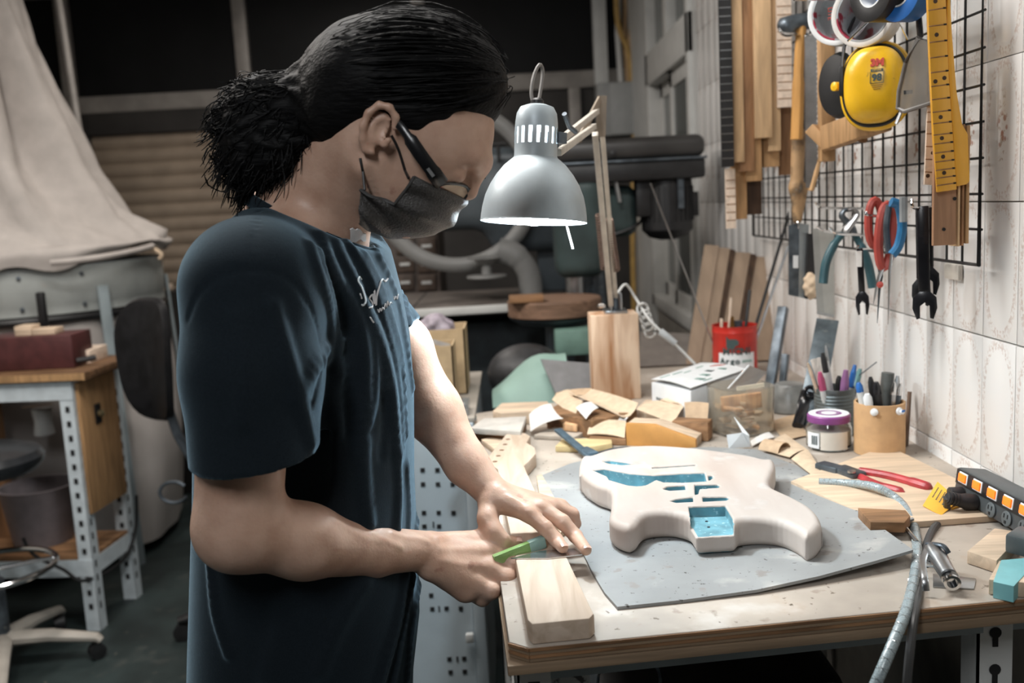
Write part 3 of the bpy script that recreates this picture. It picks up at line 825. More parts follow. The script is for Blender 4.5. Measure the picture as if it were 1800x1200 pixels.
for i in range(5): 
    p = Vector((random.uniform(sq_[0][0] + .01, sq_[1][0] - .01), random.uniform(2.355, 2.42), ct + .008 + .002 * i)); MB().tube([p, p + Vector((.02, .01 * (i - 2), .012))], .003, 6).build('small_part', M['steel'] if i % 2 else M['white_paint'], tr)

# ---------------------------------------------------------------- green sack and grey sheet behind the offcuts
g = []
for i in range(12):
    u = i / 11; row = []
    for j in range(8):
        v = j / 7
        p = P(868 + 130 * u, 712, Y=2.62 + .05 * v)
        hgt = (.02 + .085 * math.sin(min(1, u * 1.25) * math.pi * .5)) * math.sin(math.pi * v) ** .5
        p.z = .86 + hgt * 1.15 + .004 * math.sin(9 * u + 5 * v)
        p.y += .18 * (v - .5); row.append(p)
    g.append(row)
mb = MB(); mb.grid(g, .003); solo(mb, 'green_sack', mat('mint_sack', (.25, .38, .33), .6, var=.1, scale=8), 'mint green sack bulging behind the left end of the offcuts', 'sack')
mb = MB(); q = [P(950, 632, Y=2.54), P(1048, 640, Y=2.56), P(1048, 715, Y=2.49), P(985, 712, Y=2.47)]
mb.grid([[q[0], q[1]], [q[3], q[2]]], .004); solo(mb, 'grey_sheet', mat('grey_sheet', (.22, .22, .225), .7, var=.1), 'dark grey sheet leaning left of the lamp block', 'sheet')
mb = MB(); q = [P(1125, 585, Y=2.94), P(1250, 590, Y=2.94), P(1245, 700, Y=2.80), P(1125, 700, Y=2.80)]
q[2].z = q[3].z = .9015
mb.grid([[q[0], q[1]], [q[3], q[2]]], .006); solo(mb, 'grey_board', mat('grey_board2', (.15, .13, .115), .7, var=.12), 'dull grey brown panel leaning behind the white carton', 'panel')
sb = thing('saw_stand', 'dark table under the band saw rail', 'stand', (-.05, 3.9, 0))
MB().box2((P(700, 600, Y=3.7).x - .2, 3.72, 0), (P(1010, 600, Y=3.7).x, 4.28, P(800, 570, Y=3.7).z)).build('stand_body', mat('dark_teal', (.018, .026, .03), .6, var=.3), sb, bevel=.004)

# ---------------------------------------------------------------- band saw
by = 3.75
M['machine'] = mat('machine_navy', (.055, .068, .078), .42, var=.2, scale=8)
M['machine_grey'] = mat('machine_grey', (.19, .19, .185), .5, var=.12, scale=8)
saw = thing('band_saw', 'dark grey band saw with a pale curved frame and a dusty table behind the lamp', 'band saw', (P(850, 560, Y=by).x, by, 0))
ztab = P(800, 540, Y=by - .25).z
a = P(690, 540, Y=by - .25).x - .25; b_ = P(1000, 540, Y=by - .25).x
MB().box2((a, by - .24, ztab - .035), (b_, by + .44, ztab)).build('saw_table', mat('table_dusty', (.10, .085, .075), .6, var=.3, scale=10), saw, bevel=.004)
MB().bar((P(700, 549, Y=by - .27).x - .2, by - .27, P(800, 548, Y=by - .27).z), (P(893, 540, Y=by - .27).x, by - .27, P(890, 541, Y=by - .27).z), (.03), .028).build('guide_rail', M['alu_white'], saw, bevel=.003)
xg = P(732, 530, Y=by).x; MB().box2((xg, by - .24, ztab), (xg + .006, by + .45, ztab + .0008)).build('table_slot', M['dark_void'], saw)
hc = P(890, 330, Y=by + .2)
V_, F_ = sdf_mesh(lambda p: smin(rbox(p, hc, (.36, .09, .16), .05), rbox(p, (hc.x + .12, hc.y, hc.z - .12), (.20, .085, .14), .06), .08), np.array(hc) - np.array((.45, .16, .38)), np.array(hc) + np.array((.45, .16, .25)), .016)
arr_obj('upper_housing', V_, F_, M['machine'], saw)
# pale wheel cover ring and curved frame
wc = P(800, 330, Y=by + .06)
pts = [wc + Vector((.30 * math.cos(t), .0, .30 * math.sin(t))) for t in np.linspace(math.radians(195), math.radians(420), 40)]
MB().tube(pts, .030, 10, flat=.8, up=(0, 1, 0)).build('wheel_cover', M['machine_grey'], saw)
fr_ = catmull([P(875, 440, Y=by), P(905, 450, Y=by), P(928, 478, Y=by), P(934, 520, Y=by)], 6)
MB().tube(fr_, [.05] * 8 + [.045] * 11, 12, flat=.8, up=(0, 1, 0)).build('curved_frame', M['machine_grey'], saw)
hw_ = P(856, 488, Y=by - .05)
MB(Matrix.Translation(hw_)).lathe([(.075, 0), (.078, .004), (.075, .010), (.02, .014), (.018, .05), (.03, .055), (.055, .075), (.03, .085), (.0, .086)], 28).build('blade_guide', M['machine_grey'], saw)
MB(Matrix.Translation(P(845, 455, Y=by - .05))).lathe([(.05, 0), (.052, .008), (.0, .012)], 24).build('guide_disc', M['machine_grey'], saw)
kn_ = P(876, 263, Y=by); MB().tube([kn_ + Vector((-.03, 0, .02)), kn_ + Vector((.03, 0, .02))], .008, 8).tube([kn_ + Vector((0, 0, .02)), kn_ + Vector((0, 0, -.05))], .007, 8).build('tension_knob', M['black'], saw)
xcol = P(985, 430, Y=by + .25).x
MB().box2((xcol - .10, by + .2, ztab), (xcol + .10, by + .35, hc.z)).build('column', M['machine'], saw, bevel=.01)
# dark drawer unit left of the saw
dr = thing('drawer_unit', 'dark brown drawer unit with small pale labels behind the man', 'drawers', (P(720, 500, Y=4.3).x, 4.4, 0))
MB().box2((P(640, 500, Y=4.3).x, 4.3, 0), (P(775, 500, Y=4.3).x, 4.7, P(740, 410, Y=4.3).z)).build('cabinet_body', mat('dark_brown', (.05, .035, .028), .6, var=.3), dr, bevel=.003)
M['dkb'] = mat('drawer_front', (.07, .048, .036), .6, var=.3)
for j in range(3):
    for i in range(2):
        p = P(712 + 38 * i, 432 + 32 * j, Y=4.295); d_ = MB().box2((p.x - .04, 4.288, p.z - .036), (p.x + .04, 4.299, p.z + .036)).build('drawer', M['dkb'], dr, bevel=.003)
        MB().box2((p.x - .022, 4.284, p.z - .006), (p.x + .022, 4.289, p.z + .006)).build('label_card', M['white_paint'], d_)
# round wooden table / disc
dc = P(976, 540, Y=3.15)
disc = thing('round_board', 'thick round brown wooden disc behind the lamp', 'disc', tuple(dc))
MB(Matrix.Translation(dc + Vector((0, .05, -.03)))).lathe([(.145, 0), (.155, .004), (.157, .05), (.152, .056), (.0, .057)], 48).build('disc', wood('disc_wood', (.20, .12, .08), 'x', .25), disc)
MB(Matrix.Translation(dc + Vector((0, .05, -.055)))).lathe([(.12, 0), (.152, .022)], 40).build('underside', M['machine'], disc)
MB(Matrix.Translation((dc.x, dc.y + .05, 0))).lathe([(.16, .001), (.16, .02), (.04, .05), (.035, dc.z - .055)], 28).build('pedestal', M['machine'], disc)
p = P(925, 524, Y=3.08); solo(MB().box2((p.x - .055, 3.07, dc.z + .028), (p.x + .055, 3.16, dc.z + .048)), 'wood_offcut', M['brown_x'], 'small brown block on the round wooden disc', 'offcut', bevel=.002)
gbx = P(1010, 600, Y=3.0)
solo(MB().box2((gbx.x - .06, 3.0, gbx.z - .045), (gbx.x + .06, 3.13, gbx.z + .035)), 'green_box', mat('mint_box', (.14, .24, .20), .6, var=.1), 'dull green box under the round wooden disc', 'box', bevel=.006)
# a dusty black machine on the floor behind the sack
V_, F_ = sdf_mesh(lambda p: smin(ellip(p, P(925, 655, Y=2.93), (.12, .12, .09)), ellip(p, P(895, 650, Y=2.9), (.045, .045, .04)), .02), np.array(P(925, 655, Y=2.93)) - .2, np.array(P(925, 655, Y=2.93)) + .2, .012)
o = arr_obj('vacuum_motor', V_, F_, mat('dusty_black', (.03, .03, .032), .5, var=.4)); setp(o, 'dusty black motor in the dark behind the green sack', 'motor')

# ---------------------------------------------------------------- drill press
dy = 3.45
dp = thing('drill_press', 'black drill press with a long belt cover and a hanging motor behind the lamp arm', 'drill press', (P(1010, 500, Y=dy).x, dy, 0))
a = P(975, 275, Y=dy); b_ = P(1230, 270, Y=dy); ztop = P(1130, 243, Y=dy).z; zbt = P(1130, 318, Y=dy).z
zmid = P(1130, 282, Y=dy).z
MB().box2((a.x, dy - .12, zmid), (b_.x, dy + .16, ztop)).build('belt_cover', mat('cover_black', (.035, .033, .032), .42, var=.2, scale=9), dp, bevel=.03, seg=4)
MB().box2((a.x + .01, dy - .115, zbt), (b_.x - .003, dy + .155, zmid - .004)).build('cover_base', M['black'], dp, bevel=.01)
MB().box2((a.x, dy - .125, zmid - .007), (b_.x + .002, dy + .165, zmid + .001)).build('cover_rim', M['steel_dark'], dp, bevel=.002)
MB(frame_z(P(1077, 270, Y=dy - .12), (0, -1, 0))).lathe([(.010, 0), (.010, .012), (.0, .014)], 12).build('knob', M['black'], dp)
mc = P(1172, 358, Y=dy)
MB(Matrix.Translation(mc)).lathe([(.03, -.125), (.065, -.115), (.085, -.095), (.09, -.09), (.09, .07), (.088, .085), (.075, .10), (.02, .105), (.02, .13)], 36).build('motor', M['black'], dp)
for k in range(14):
    q = math.radians(180 + k * 13 - 2); MB(Matrix.Translation(mc)).bar((.091 * math.cos(q), .091 * math.sin(q), -.06), (.091 * math.cos(q), .091 * math.sin(q), .06), .006, .006, up=(math.cos(q), math.sin(q), 0)).build('cooling_fin', M['black'], dp)
p = P(1132, 350, Y=dy - .04); MB().box2((p.x - .03, dy - .07, p.z - .06), (p.x + .02, dy - .0, p.z + .07)).build('capacitor_box', M['black'], dp, bevel=.005)
p = P(1213, 357, Y=dy); MB().box2((p.x - .02, dy - .03, p.z - .045), (p.x + .025, dy + .03, p.z + .04)).build('motor_bracket', M['black'], dp, bevel=.003)
p = P(1196, 340, Y=dy - .085); MB().box2((p.x - .010, dy - .098, p.z - .05), (p.x + .010, dy - .085, p.z + .05)).build('rating_plate', M['steel_dark'], dp)
hd = P(1015, 400, Y=dy)
V_, F_ = sdf_mesh(lambda p: smin(rbox(p, hd, (.085, .12, .17), .04), rbox(p, (hd.x + .11, hd.y + .04, hd.z + .05), (.1, .09, .09), .04), .05), np.array(hd) - np.array((.16, .2, .25)), np.array(hd) + np.array((.3, .2, .25)), .012)
arr_obj('head', V_, F_, mat('dark_green_paint', (.035, .055, .055), .4, var=.25, scale=9), dp)
MB(Matrix.Translation((hd.x - .02, dy - .02, hd.z - .17))).lathe([(.03, -.10), (.032, 0)], 20).build('quill', M['steel'], dp)
MB(Matrix.Translation((hd.x + .06, dy + .10, 0))).lathe([(.14, .001), (.14, .03), (.042, .05), (.042, hd.z)], 24).build('column', M['steel_dark'], dp)
p = P(1082, 330, Y=dy - .08); MB().tube([p + Vector((-.004, 0, .05)), p + Vector((.012, 0, -.05))], .008, 8).build('lever', M['steel'], dp)
MB().tube(catmull([P(1080, 412, Y=dy - .05), P(1100, 405, Y=dy - .05), P(1120, 395, Y=dy - .04), P(1130, 385, Y=dy)], 6), .006, 8).build('motor_cable', M['black'], dp)
# ---------------------------------------------------------------- conduits on the back wall corner
by2 = YB - .06
a = P(1046, 150, Y=by2); b_ = P(1116, 238, Y=by2)
jb = thing('junction_box', 'grey electrical junction box with conduits in the far corner', 'junction box', ((a.x + b_.x) / 2, by2, b_.z))
MB().box2((a.x, by2 - .12, b_.z), (b_.x, by2 + .05, a.z)).build('box_body', mat('jb_grey', (.34, .35, .35), .5, var=.05), jb, bevel=.006)
MB().box2((a.x + .075, by2 - .126, b_.z + .006), (b_.x - .004, by2 - .118, a.z - .006)).build('box_door', mat('jb_grey2', (.38, .39, .39), .5, var=.05), jb, bevel=.004)
MB().box2((a.x, by2 - .03, a.z), (a.x + .08, by2 + .05, ZC)).build('conduit', M['white_paint'], jb, bevel=.004)
for (x, yy, m, r) in ((1092, .0, 'white_paint', .018), (1104, .0, 'tan', .012)):
    MB().tube([P(x, 150, Y=by2), P(x - 6, 60, Y=by2), P(x - 4, -80, Y=by2)], r, 8).build('conduit', M[m], jb)
yc = thing('yellow_cable', 'yellow cable running down the far corner of the wall', 'cable', tuple(P(1112, 600, Y=by2 - .1)))
MB().tube(catmull([P(1082, -60, Y=by2 - .05), P(1086, 40, Y=by2 - .05), P(1104, 90, Y=by2 - .1), P(1112, 150, Y=by2 - .1), P(1115, 240, Y=by2 - .1), P(1112, 400, Y=by2 - .1), P(1115, 560, Y=by2 - .1)], 8), .016, 8).build('strand', mat('yellow_cable', (.52, .33, .10), .5), yc)
MB().tube(catmull([P(1116, -20, Y=by2 - .05), P(1110, 40, Y=by2 - .05), P(1104, 90, Y=by2 - .1)], 8), .013, 8).build('strand', M['tan'], yc)
# ================================================================ THE WORKBENCH
TZ0 = .90
M['bench_top'] = mat('bench_top', (.42, .365, .31), .6, var=.18, scale=7, bump=.08, bscale=60, spots=[((.36, .22, .12), 9, .63), ((.60, .57, .53), 14, .60), ((.12, .09, .06), 85, .665), ((.33, .27, .22), 30, .63)])
def ply_mat():
    m = mat('plywood_edge', (.21, .145, .09), .7, var=.25, scale=18, stretch=(.3, .3, 6), bump=.3)
    return m
M['ply'] = ply_mat()
FL = P(897, 1141, Z=TZ0); FR0 = P(1800, 1051, Z=TZ0)
dx = (FR0 - FL); FR = FL + dx * ((WX - FL.x) / dx.x)
LF = P(838, 736, Z=TZ0); dl = LF - FL; BL = FL + dl * ((2.30 - FL.y) / dl.y); BR = Vector((WX, 2.95, TZ0))
bench = thing('workbench', 'long plywood workbench with white slotted steel legs along the tiled wall', 'workbench', ((FL.x + WX) / 2, 1.7, 0))
ch = (FR - FL).normalized() * .022; cl = (BL - FL).normalized() * .02
B1 = Vector((.18, 2.42, TZ0)); B2 = Vector((.20, 2.95, TZ0))
top = [FL + ch, FR, BR, B2, B1, BL, FL + cl]
mb = MB(); mb.prism([(p.x, p.y) for p in top], TZ0 - .018, TZ0)
mb.build('bench_top', [M['bench_top']], bench, bevel=.0012)
low = [FL + Vector((-.004, -.004, 0)), FR + Vector((0, -.002, 0)), BR, B2, B1, BL + Vector((-.004, 0, 0))]
mb = MB(); mb.prism([(p.x, p.y) for p in low], TZ0 - .0305, TZ0 - .0185)
mb.build('bench_lower_board', M['ply'], bench, bevel=.001)
# layered plywood edge strip along the front and the left of the top sheet
for k in range(4):
    z1 = TZ0 - .0012 - k * .0042; z0 = z1 - .0036
    e = .0016 - .0007 * (k % 2)
    q = [FL + ch, FR, FR + Vector((0, -e, 0)), FL + ch + Vector((-.0, -e, 0)), FL + cl + Vector((-e, 0, 0)), FL + cl]
    mb = MB(); mb.prism([(p.x, p.y) for p in (q[0], q[1], q[2], q[3])], z0, z1)
    mb.prism([(p.x, p.y) for p in (FL + cl, FL + ch, FL + ch + Vector((-e, -e, 0)), FL + cl + Vector((-e, -e, 0)))], z0, z1)
    mb.build('ply_layer', M['ply'] if k % 2 else M['brown_x'], bench)
def slotted_leg(parent, x, y, z1, name='leg', w=.045, keyhole=True, sgn=1, mt=None):
    mb = MB()
    mb.box2((x, y, 0), (x + w, y + .003, z1)); mb.box2((x if sgn > 0 else x + w - .003, y, 0), ((x + .003) if sgn > 0 else x + w, y + w, z1))
    lo = mb.build(name, mt or M['white_paint'], parent)
    n = int(z1 / .05)
    for i in range(n):
        z = z1 - .045 - i * .05
        if z < .03: break
        h = MB(frame_z((x + w / 2, y - .0006, z), (0, -1, 0)))
        if keyhole:
            h.lathe([(.0075, 0), (.0075, .001)], 14)
            h.T = Matrix(); h.box2((x + w / 2 - .0035, y - .0014, z - .019), (x + w / 2 + .0035, y - .0004, z))
        else:
            h.T = Matrix(); h.box2((x + w / 2 - .007, y - .0012, z - .011), (x + w / 2 + .007, y, z + .011))
        h.build('slot_hole', M['dark_void'], lo)
    return lo
lr = P(1718, 1150, Y=1.17)
slotted_leg(bench, lr.x, 1.17, TZ0 - .03)
slotted_leg(bench, FL.x + .005, FL.y + .045, TZ0 - .03, keyhole=False, w=.04, sgn=1)
slotted_leg(bench, FL.x - .05, 2.3, TZ0 - .03, w=.04); slotted_leg(bench, WX - .06, 2.3, TZ0 - .03, w=.04, sgn=-1)
mb = MB(); mb.bar((FL.x + .02, FL.y + .07, TZ0 - .055), (WX - .02, FR.y + .07, TZ0 - .055), .003, .04); mb.build('rail', M['grey_paint'], bench)
mb = MB(); mb.bar((FL.x + .02, FL.y + .06, .22), (FL.x - .03, 2.32, .22), .003, .04); mb.build('rail', M['white_paint'], bench)
# things kept under the bench
mb = MB(); a = P(1000, 1190, Y=1.13)
solo(MB().box2((a.x - .022, 1.125, 0), (a.x + .026, 1.165, TZ0 - .031)), 'timber_post', mat('speckled', (.45, .47, .46), .6, var=.1, spots=[((.06, .06, .06), 55, .5)]), 'pale post with peeling dark specks under the front edge of the bench', 'post', bevel=.002)
mb = MB(); mb.box2((.10, 1.45, 0), (.50, 1.95, .62))
o = thing('storage_box', 'black plastic storage box in the dark under the bench', 'box', (.3, 1.7, 0))
mb.build('body', M['black'], o, bevel=.02)
c = P(1105, 1195, Y=1.44)
mb = MB(); mb.tube([c + Vector((.05 * math.cos(t), -.004, .05 * math.sin(t))) for t in np.linspace(0, 2 * math.pi, 25)[:-1]], .003, 6, closed=True); mb.build('ring_handle', M['steel_dark'], o)

# ---------------------------------------------------------------- grey rubber mat
M['mat_grey'] = mat('mat_grey', (.28, .288, .288), .6, var=.13, scale=6, bump=.15, bscale=40, spots=[((.52, .50, .47), 11, .58), ((.06, .055, .05), 120, .655), ((.24, .225, .21), 26, .62)])
mp_ = [(1085, 1066), (1062, 1040), (1040, 1003), (1022, 965), (1005, 935), (975, 885), (945, 838), (1000, 815), (1060, 800), (1150, 790), (1250, 785), (1330, 790), (1400, 818), (1455, 855), (1520, 905), (1605, 966), (1540, 985), (1440, 1012), (1330, 1036), (1200, 1054)]
zz_ = [0, 0, 0, 0, 0, 0, 0, 0, 0, 0, 0, 0, 0, .002, .006, .016, .012, .006, .002, 0]
mb = MB()
c0 = P(1260, 900, Z=TZ0)
ring = [P(a, b, Z=TZ0 + .0045 + z) for (a, b), z in zip(mp_, zz_)]
rings = [[c0.lerp(p, t) for p in ring] for t in (.02, .35, .65, .85, 1)]
for t, rg in zip((.02, .35, .65, .85, 1), rings):
    for p, z in zip(rg, zz_): p.z = TZ0 + .0045 + z * t ** 3
n = len(ring); vs = []; fs = []
for rg in rings: vs += rg
N0 = len(vs)
for rg in rings: vs += [p - Vector((0, 0, .004)) for p in rg]
for i in range(4):
    for k in range(n):
        k2 = (k + 1) % n
        fs.append((i * n + k, i * n + k2, (i + 1) * n + k2, (i + 1) * n + k)); fs.append((N0 + i * n + k2, N0 + i * n + k, N0 + (i + 1) * n + k, N0 + (i + 1) * n + k2))
for k in range(n):
    k2 = (k + 1) % n
    fs.append((4 * n + k, 4 * n + k2, N0 + 4 * n + k2, N0 + 4 * n + k))
fs.append(tuple(range(n))); fs.append(tuple(range(N0, N0 + n))[::-1])
mb.add(vs, fs)
solo(mb, 'rubber_mat', M['mat_grey'], 'thin worn grey mat with a lifted right corner under the guitar body', 'mat')

# ---------------------------------------------------------------- guitar body
M['gbody'] = mat('sanded_wood', (.48, .395, .345), .6, var=.1, scale=10, stretch=(1, .25, 1), bump=.03, col2=(.55, .495, .455), spots=[((.59, .575, .56), 16, .60), ((.33, .285, .265), 15, .645)])
zb_, zt_ = TZ0 + .0050, TZ0 + .047
s = 3.53
def gp(x, y, z): return P(980 + x / s, 740 + y / s, Z=z)
far = [(200, 228), (300, 194), (450, 171), (600, 165), (800, 177), (1000, 200), (1200, 230), (1285, 250)]
out = [gp(x, y, zt_ - .006) for x, y in far]
out += [gp(x, y, zt_ - .014) for x, y in ((1335, 275), (1352, 320), (1330, 385), (1318, 425), (1345, 462), (1450, 512), (1560, 572), (1620, 632), (1643, 700))]
out += [gp(x, y, zb_ + .004) for x, y in ((1640, 800), (1600, 852), (1540, 868), (1488, 828), (1400, 782), (1300, 764), (1200, 764), (1135, 774), (1112, 796), (1090, 806), (980, 812), (872, 818), (852, 800), (812, 745), (720, 717), (620, 717), (552, 732), (515, 765), (495, 795), (455, 814), (400, 804), (352, 780))]
out += [gp(x, y, zt_ - .018) for x, y in ((322, 660), (333, 590))]
out += [gp(x, y, zb_ + .006) for x, y in ((332, 552), (250, 516), (175, 468), (150, 435))]
out += [gp(x, y, zt_ - .018) for x, y in ((136, 370), (140, 310), (162, 262))]
gb_poly = np.array([(p.x, p.y) for p in catmull(out, 3, closed=True)])
def tp(pts, z=None): return np.array([(q.x, q.y) for q in (gp(x, y, z or zt_) for x, y in pts)])
pockets = [
    (tp([(275, 245), (330, 240), (430, 254), (476, 268), (400, 272), (320, 262)]), .008),
    (tp([(588, 284), (855, 267), (862, 275), (590, 293)]), .030),
    (tp([(218, 302), (290, 293), (450, 322), (600, 333), (760, 322), (912, 317), (925, 372), (795, 380), (660, 378), (612, 362), (545, 397), (500, 403), (440, 398), (318, 362), (308, 342)]), .030),
    (tp([(935, 335), (958, 333), (966, 350), (938, 368)]), .022),
    (tp([(655, 420), (680, 402), (790, 395), (795, 425), (700, 430)]), .020),
    (tp([(850, 392), (990, 390), (1012, 402), (990, 413), (880, 420), (872, 450), (853, 455)]), .020),
    (tp([(700, 495), (730, 482), (840, 468), (842, 500), (740, 505)]), .020),
    (tp([(900, 468), (1050, 467), (1068, 480), (1040, 492), (903, 498)]), .020),
    (tp([(815, 594), (1042, 588), (1088, 668), (1100, 760), (860, 770), (826, 660)], zt_ - .016), .016)]
glo = np.append(gb_poly.min(0) - .006, zb_ - .006); ghi = np.append(gb_poly.max(0) + .006, zt_ + .006)
hG = .0016
gn = np.ceil((ghi - glo) / hG).astype(int) + 1
gx, gy = np.meshgrid(glo[0] + np.arange(gn[0]) * hG, glo[1] + np.arange(gn[1]) * hG, indexing='ij')
g2 = np.stack([gx.ravel(), gy.ravel()], 1)
gzv = glo[2] + np.arange(gn[2]) * hG
rad = .011
d2 = poly_sdf(g2, gb_poly).reshape(gx.shape)[:, :, None] + rad
dz = (np.abs(gzv - (zb_ + zt_) / 2) - (zt_ - zb_) / 2 + rad)[None, None, :]
GD = np.sqrt(np.maximum(d2, 0) ** 2 + np.maximum(dz, 0) ** 2) + np.minimum(np.maximum(d2, dz), 0) - rad
for poly, dep in pockets:
    e = np.maximum(poly_sdf(g2, poly).reshape(gx.shape)[:, :, None], ((zt_ - dep) - gzv)[None, None, :])
    GD = np.maximum(GD, -e)
V, F = surface_nets(GD, glo, hG)
fc = V[F].mean(1)
fm = np.zeros(len(F), int)
for poly, dep in pockets:
    inn = (poly_sdf(fc[:, :2], poly) < .0016) & (fc[:, 2] < zt_ - .0025) & (poly_sdf(fc[:, :2], gb_poly) < -.0035)
    fm[inn] = 1
guitar = thing('unfinished_guitar', 'unfinished pale wooden electric guitar body with teal routed cavities on the grey mat', 'guitar body', (float(gb_poly[:, 0].mean()), float(gb_poly[:, 1].mean()), zb_))
arr_obj('body', V, F, [M['gbody'], M['teal']], guitar, fm)
for (x, y) in ((925, 622), (938, 658)):
    c = gp(x, y, zt_ - .016)
    mb = MB(Matrix.Translation(c)); mb.lathe([(.0022, 0), (.0022, .0006)], 12); mb.build('screw_hole', M['dark_void'], guitar)

# ---------------------------------------------------------------- guitar neck, its support and the cutting tools
nz = TZ0 + .026
def npx(l, z=nz): return [(q.x, q.y) for q in (P(a, b, Z=z) for a, b in l)]
heel = [(935, 1096), (1036, 1086), (1044, 1078), (997, 980), (951, 885), (921, 818), (930, 810), (942, 797), (940, 786), (926, 777), (932, 766), (922, 760), (889, 763), (853, 809), (860, 814), (875, 824), (876, 836), (907, 986), (927, 1088)]
neck = thing('guitar_neck', 'raw maple guitar neck lying along the bench edge under the hands', 'guitar neck', tuple(P(950, 930, Z=TZ0)))
MB().prism(npx(heel), TZ0 + .0006, nz).build('neck_blank', wood('maple_neck', (.52, .40, .30), 'y', .07, col2=(.62, .50, .40)), neck, bevel=.0022)
for (x, y) in ((870, 811), (876, 801), (882, 791), (888, 781), (893, 772)):
    MB(Matrix.Translation(P(x, y, Z=nz))).lathe([(.0048, 0), (.0048, .0005)], 14).build('tuner_hole', mat('hole_brown', (.16, .09, .05), .9), neck)
pl = [(943, 836), (952, 832), (985, 893), (1003, 930), (985, 935), (950, 880)]
solo(MB().prism(npx(pl, TZ0 + .008), TZ0 + .0005, TZ0 + .008), 'support_strip', M['tan_x'], 'stained wooden strip lying beside the guitar neck at the mat edge', 'wood strip', bevel=.001)
# ---------------------------------------------------------------- desk lamp on its wooden block
M['lamp_grey'] = mat('lamp_grey', (.50, .575, .62), .42, .15, var=.08, scale=20)
M['lamp_in'] = mat('lamp_in', (.8, .8, .8), .5, var=.02)
M['arm_cream'] = mat('arm_cream', (.60, .56, .50), .45, var=.1, scale=30)
yb = 2.37
ba = P(1043, 702, Z=TZ0); bb_ = P(1128, 702, Z=TZ0)
btz = P(1085, 553, Y=yb).z
M['post_pine'] = wood('post_pine', (.58, .29, .14), 'z', .25, col2=(.86, .66, .49), scale=7)
solo(MB().box2((ba.x, yb, TZ0 + .0005), (bb_.x, yb + .1, btz)), 'timber_block', M['post_pine'], 'upright pine block carrying the desk lamp behind the offcuts', 'wood block', bevel=.002)
lamp = thing('desk_lamp', 'grey metal clamp-arm desk lamp shining down on the workbench', 'lamp', ((ba.x + bb_.x) / 2, yb + .04, btz))
LY = 1.46
rc = P(938, 389, Y=LY); rt = P(944, 190, Y=LY + .014)
LT = frame_z(rc, rt - rc) @ Matrix.Scale(LY / 1.75, 4)
outer = [(.0957, 0), (.0950, .010), (.0930, .025), (.0885, .045), (.080, .065), (.069, .083), (.056, .099), (.0445, .109), (.0395, .113), (.0385, .117), (.0385, .136), (.0385, .166), (.0380, .176), (.0360, .191), (.030, .202), (.018, .2065), (.0, .207)]
def lamp_shell(prof, n=64, flip=False):
    mb = MB(LT); vs = []; fs = []
    for (r, z) in prof:
        for k in range(n):
            q = 2 * math.pi * k / n; vs.append((r * math.cos(q), r * math.sin(q), z))
    for i in range(len(prof) - 1):
        for k in range(n):
            if i == 10 and k % 4 < 2: continue      # ventilation slots
            k2 = (k + 1) % n
            f = (i * n + k, i * n + k2, (i + 1) * n + k2, (i + 1) * n + k)
            fs.append(f[::-1] if flip else f)
    mb.add(vs, fs); return mb
so = lamp_shell(outer).build('lamp_shade', M['lamp_grey'], lamp)
inner = [(max(r - .0015, 0), z - (.0012 if i > 8 else 0)) for i, (r, z) in enumerate(outer)]
si = lamp_shell(inner, flip=True).build('shade_lining', M['lamp_in'], lamp)
mb = MB(LT); mb.tube([(.0955 * math.cos(t), .0955 * math.sin(t), 0) for t in np.linspace(0, 2 * math.pi, 49)[:-1]], .0012, 6, closed=True); mb.build('shade_rim', M['lamp_grey'], lamp)
M['bulb'] = mat('bulb', (.80, .93, 1.0), .3, var=0, emit=460.0)
mb = MB(LT); mb.lathe([(.0, -.008), (.014, -.006), (.026, .003), (.031, .018), (.029, .034), (.020, .050), (.015, .062), (.0, .064)], 32); mb.build('bulb', M['bulb'], lamp)
mb = MB(LT); mb.lathe([(.015, .064), (.015, .092), (.0, .093)], 20); mb.build('bulb_socket', M['white_paint'], lamp)
mb = MB(LT); mb.lathe([(.012, .203), (.012, .214), (.008, .218), (.0, .218)], 16); mb.build('cable_grommet', M['black'], lamp)
k0 = P(938, 186, Y=LY + .016)
cab = catmull([P(940, 188, Y=LY + .014), P(934, 165, Y=1.48), P(938, 135, Y=1.49), P(948, 114, Y=1.50), P(954, 125, Y=1.51), P(950, 160, Y=1.50), P(945, 186, Y=1.49)], 8)
MB().tube(cab, .0028, 8).build('cable', mat('cable_grey', (.22, .21, .2), .5), lamp)
eY_ = 1.98; aY_ = 1.51
mb = MB(); mb.bar(P(982, 268, Y=aY_), P(1045, 222, Y=eY_), .009, .011); mb.build('upper_arm', M['arm_cream'], lamp, bevel=.001)
mb = MB(); mb.bar(P(986, 246, Y=aY_ + .01), P(1050, 195, Y=eY_), .009, .011); mb.build('upper_arm', M['arm_cream'], lamp, bevel=.001)
mb = MB(LT); mb.bar((.037, .0, .150), (.052, .01, .150), .014, .02); mb.build('swivel_bracket', M['steel_dark'], lamp, bevel=.001)
mb = MB(); a = P(984, 255, Y=aY_); mb.tube([a + Vector((-.010, -.018, 0)), a + Vector((-.010, .025, 0))], .008, 12); mb.tube([P(992, 200, Y=aY_), P(1000, 222, Y=aY_ + .02), P(1012, 232, Y=aY_ + .03)], .004, 8); mb.build('wing_nut', M['steel_dark'], lamp)
mb = MB(); mb.bar(P(1054, 175, Y=eY_), P(1018, 245, Y=eY_ - .1), .004, .015); mb.bar(P(1058, 168, Y=eY_ + .01), P(1056, 240, Y=eY_ + .02), .004, .020, up=(1, 0, 0)); mb.build('elbow_plate', mat('elbow_plate', (.30, .25, .2), .5, .4), lamp)
mb = MB(); mb.bar(P(1046, 235, Y=eY_ + .01), P(1074, 535, Y=2.40), .012, .013); mb.build('lower_arm', M['arm_cream'], lamp, bevel=.001)
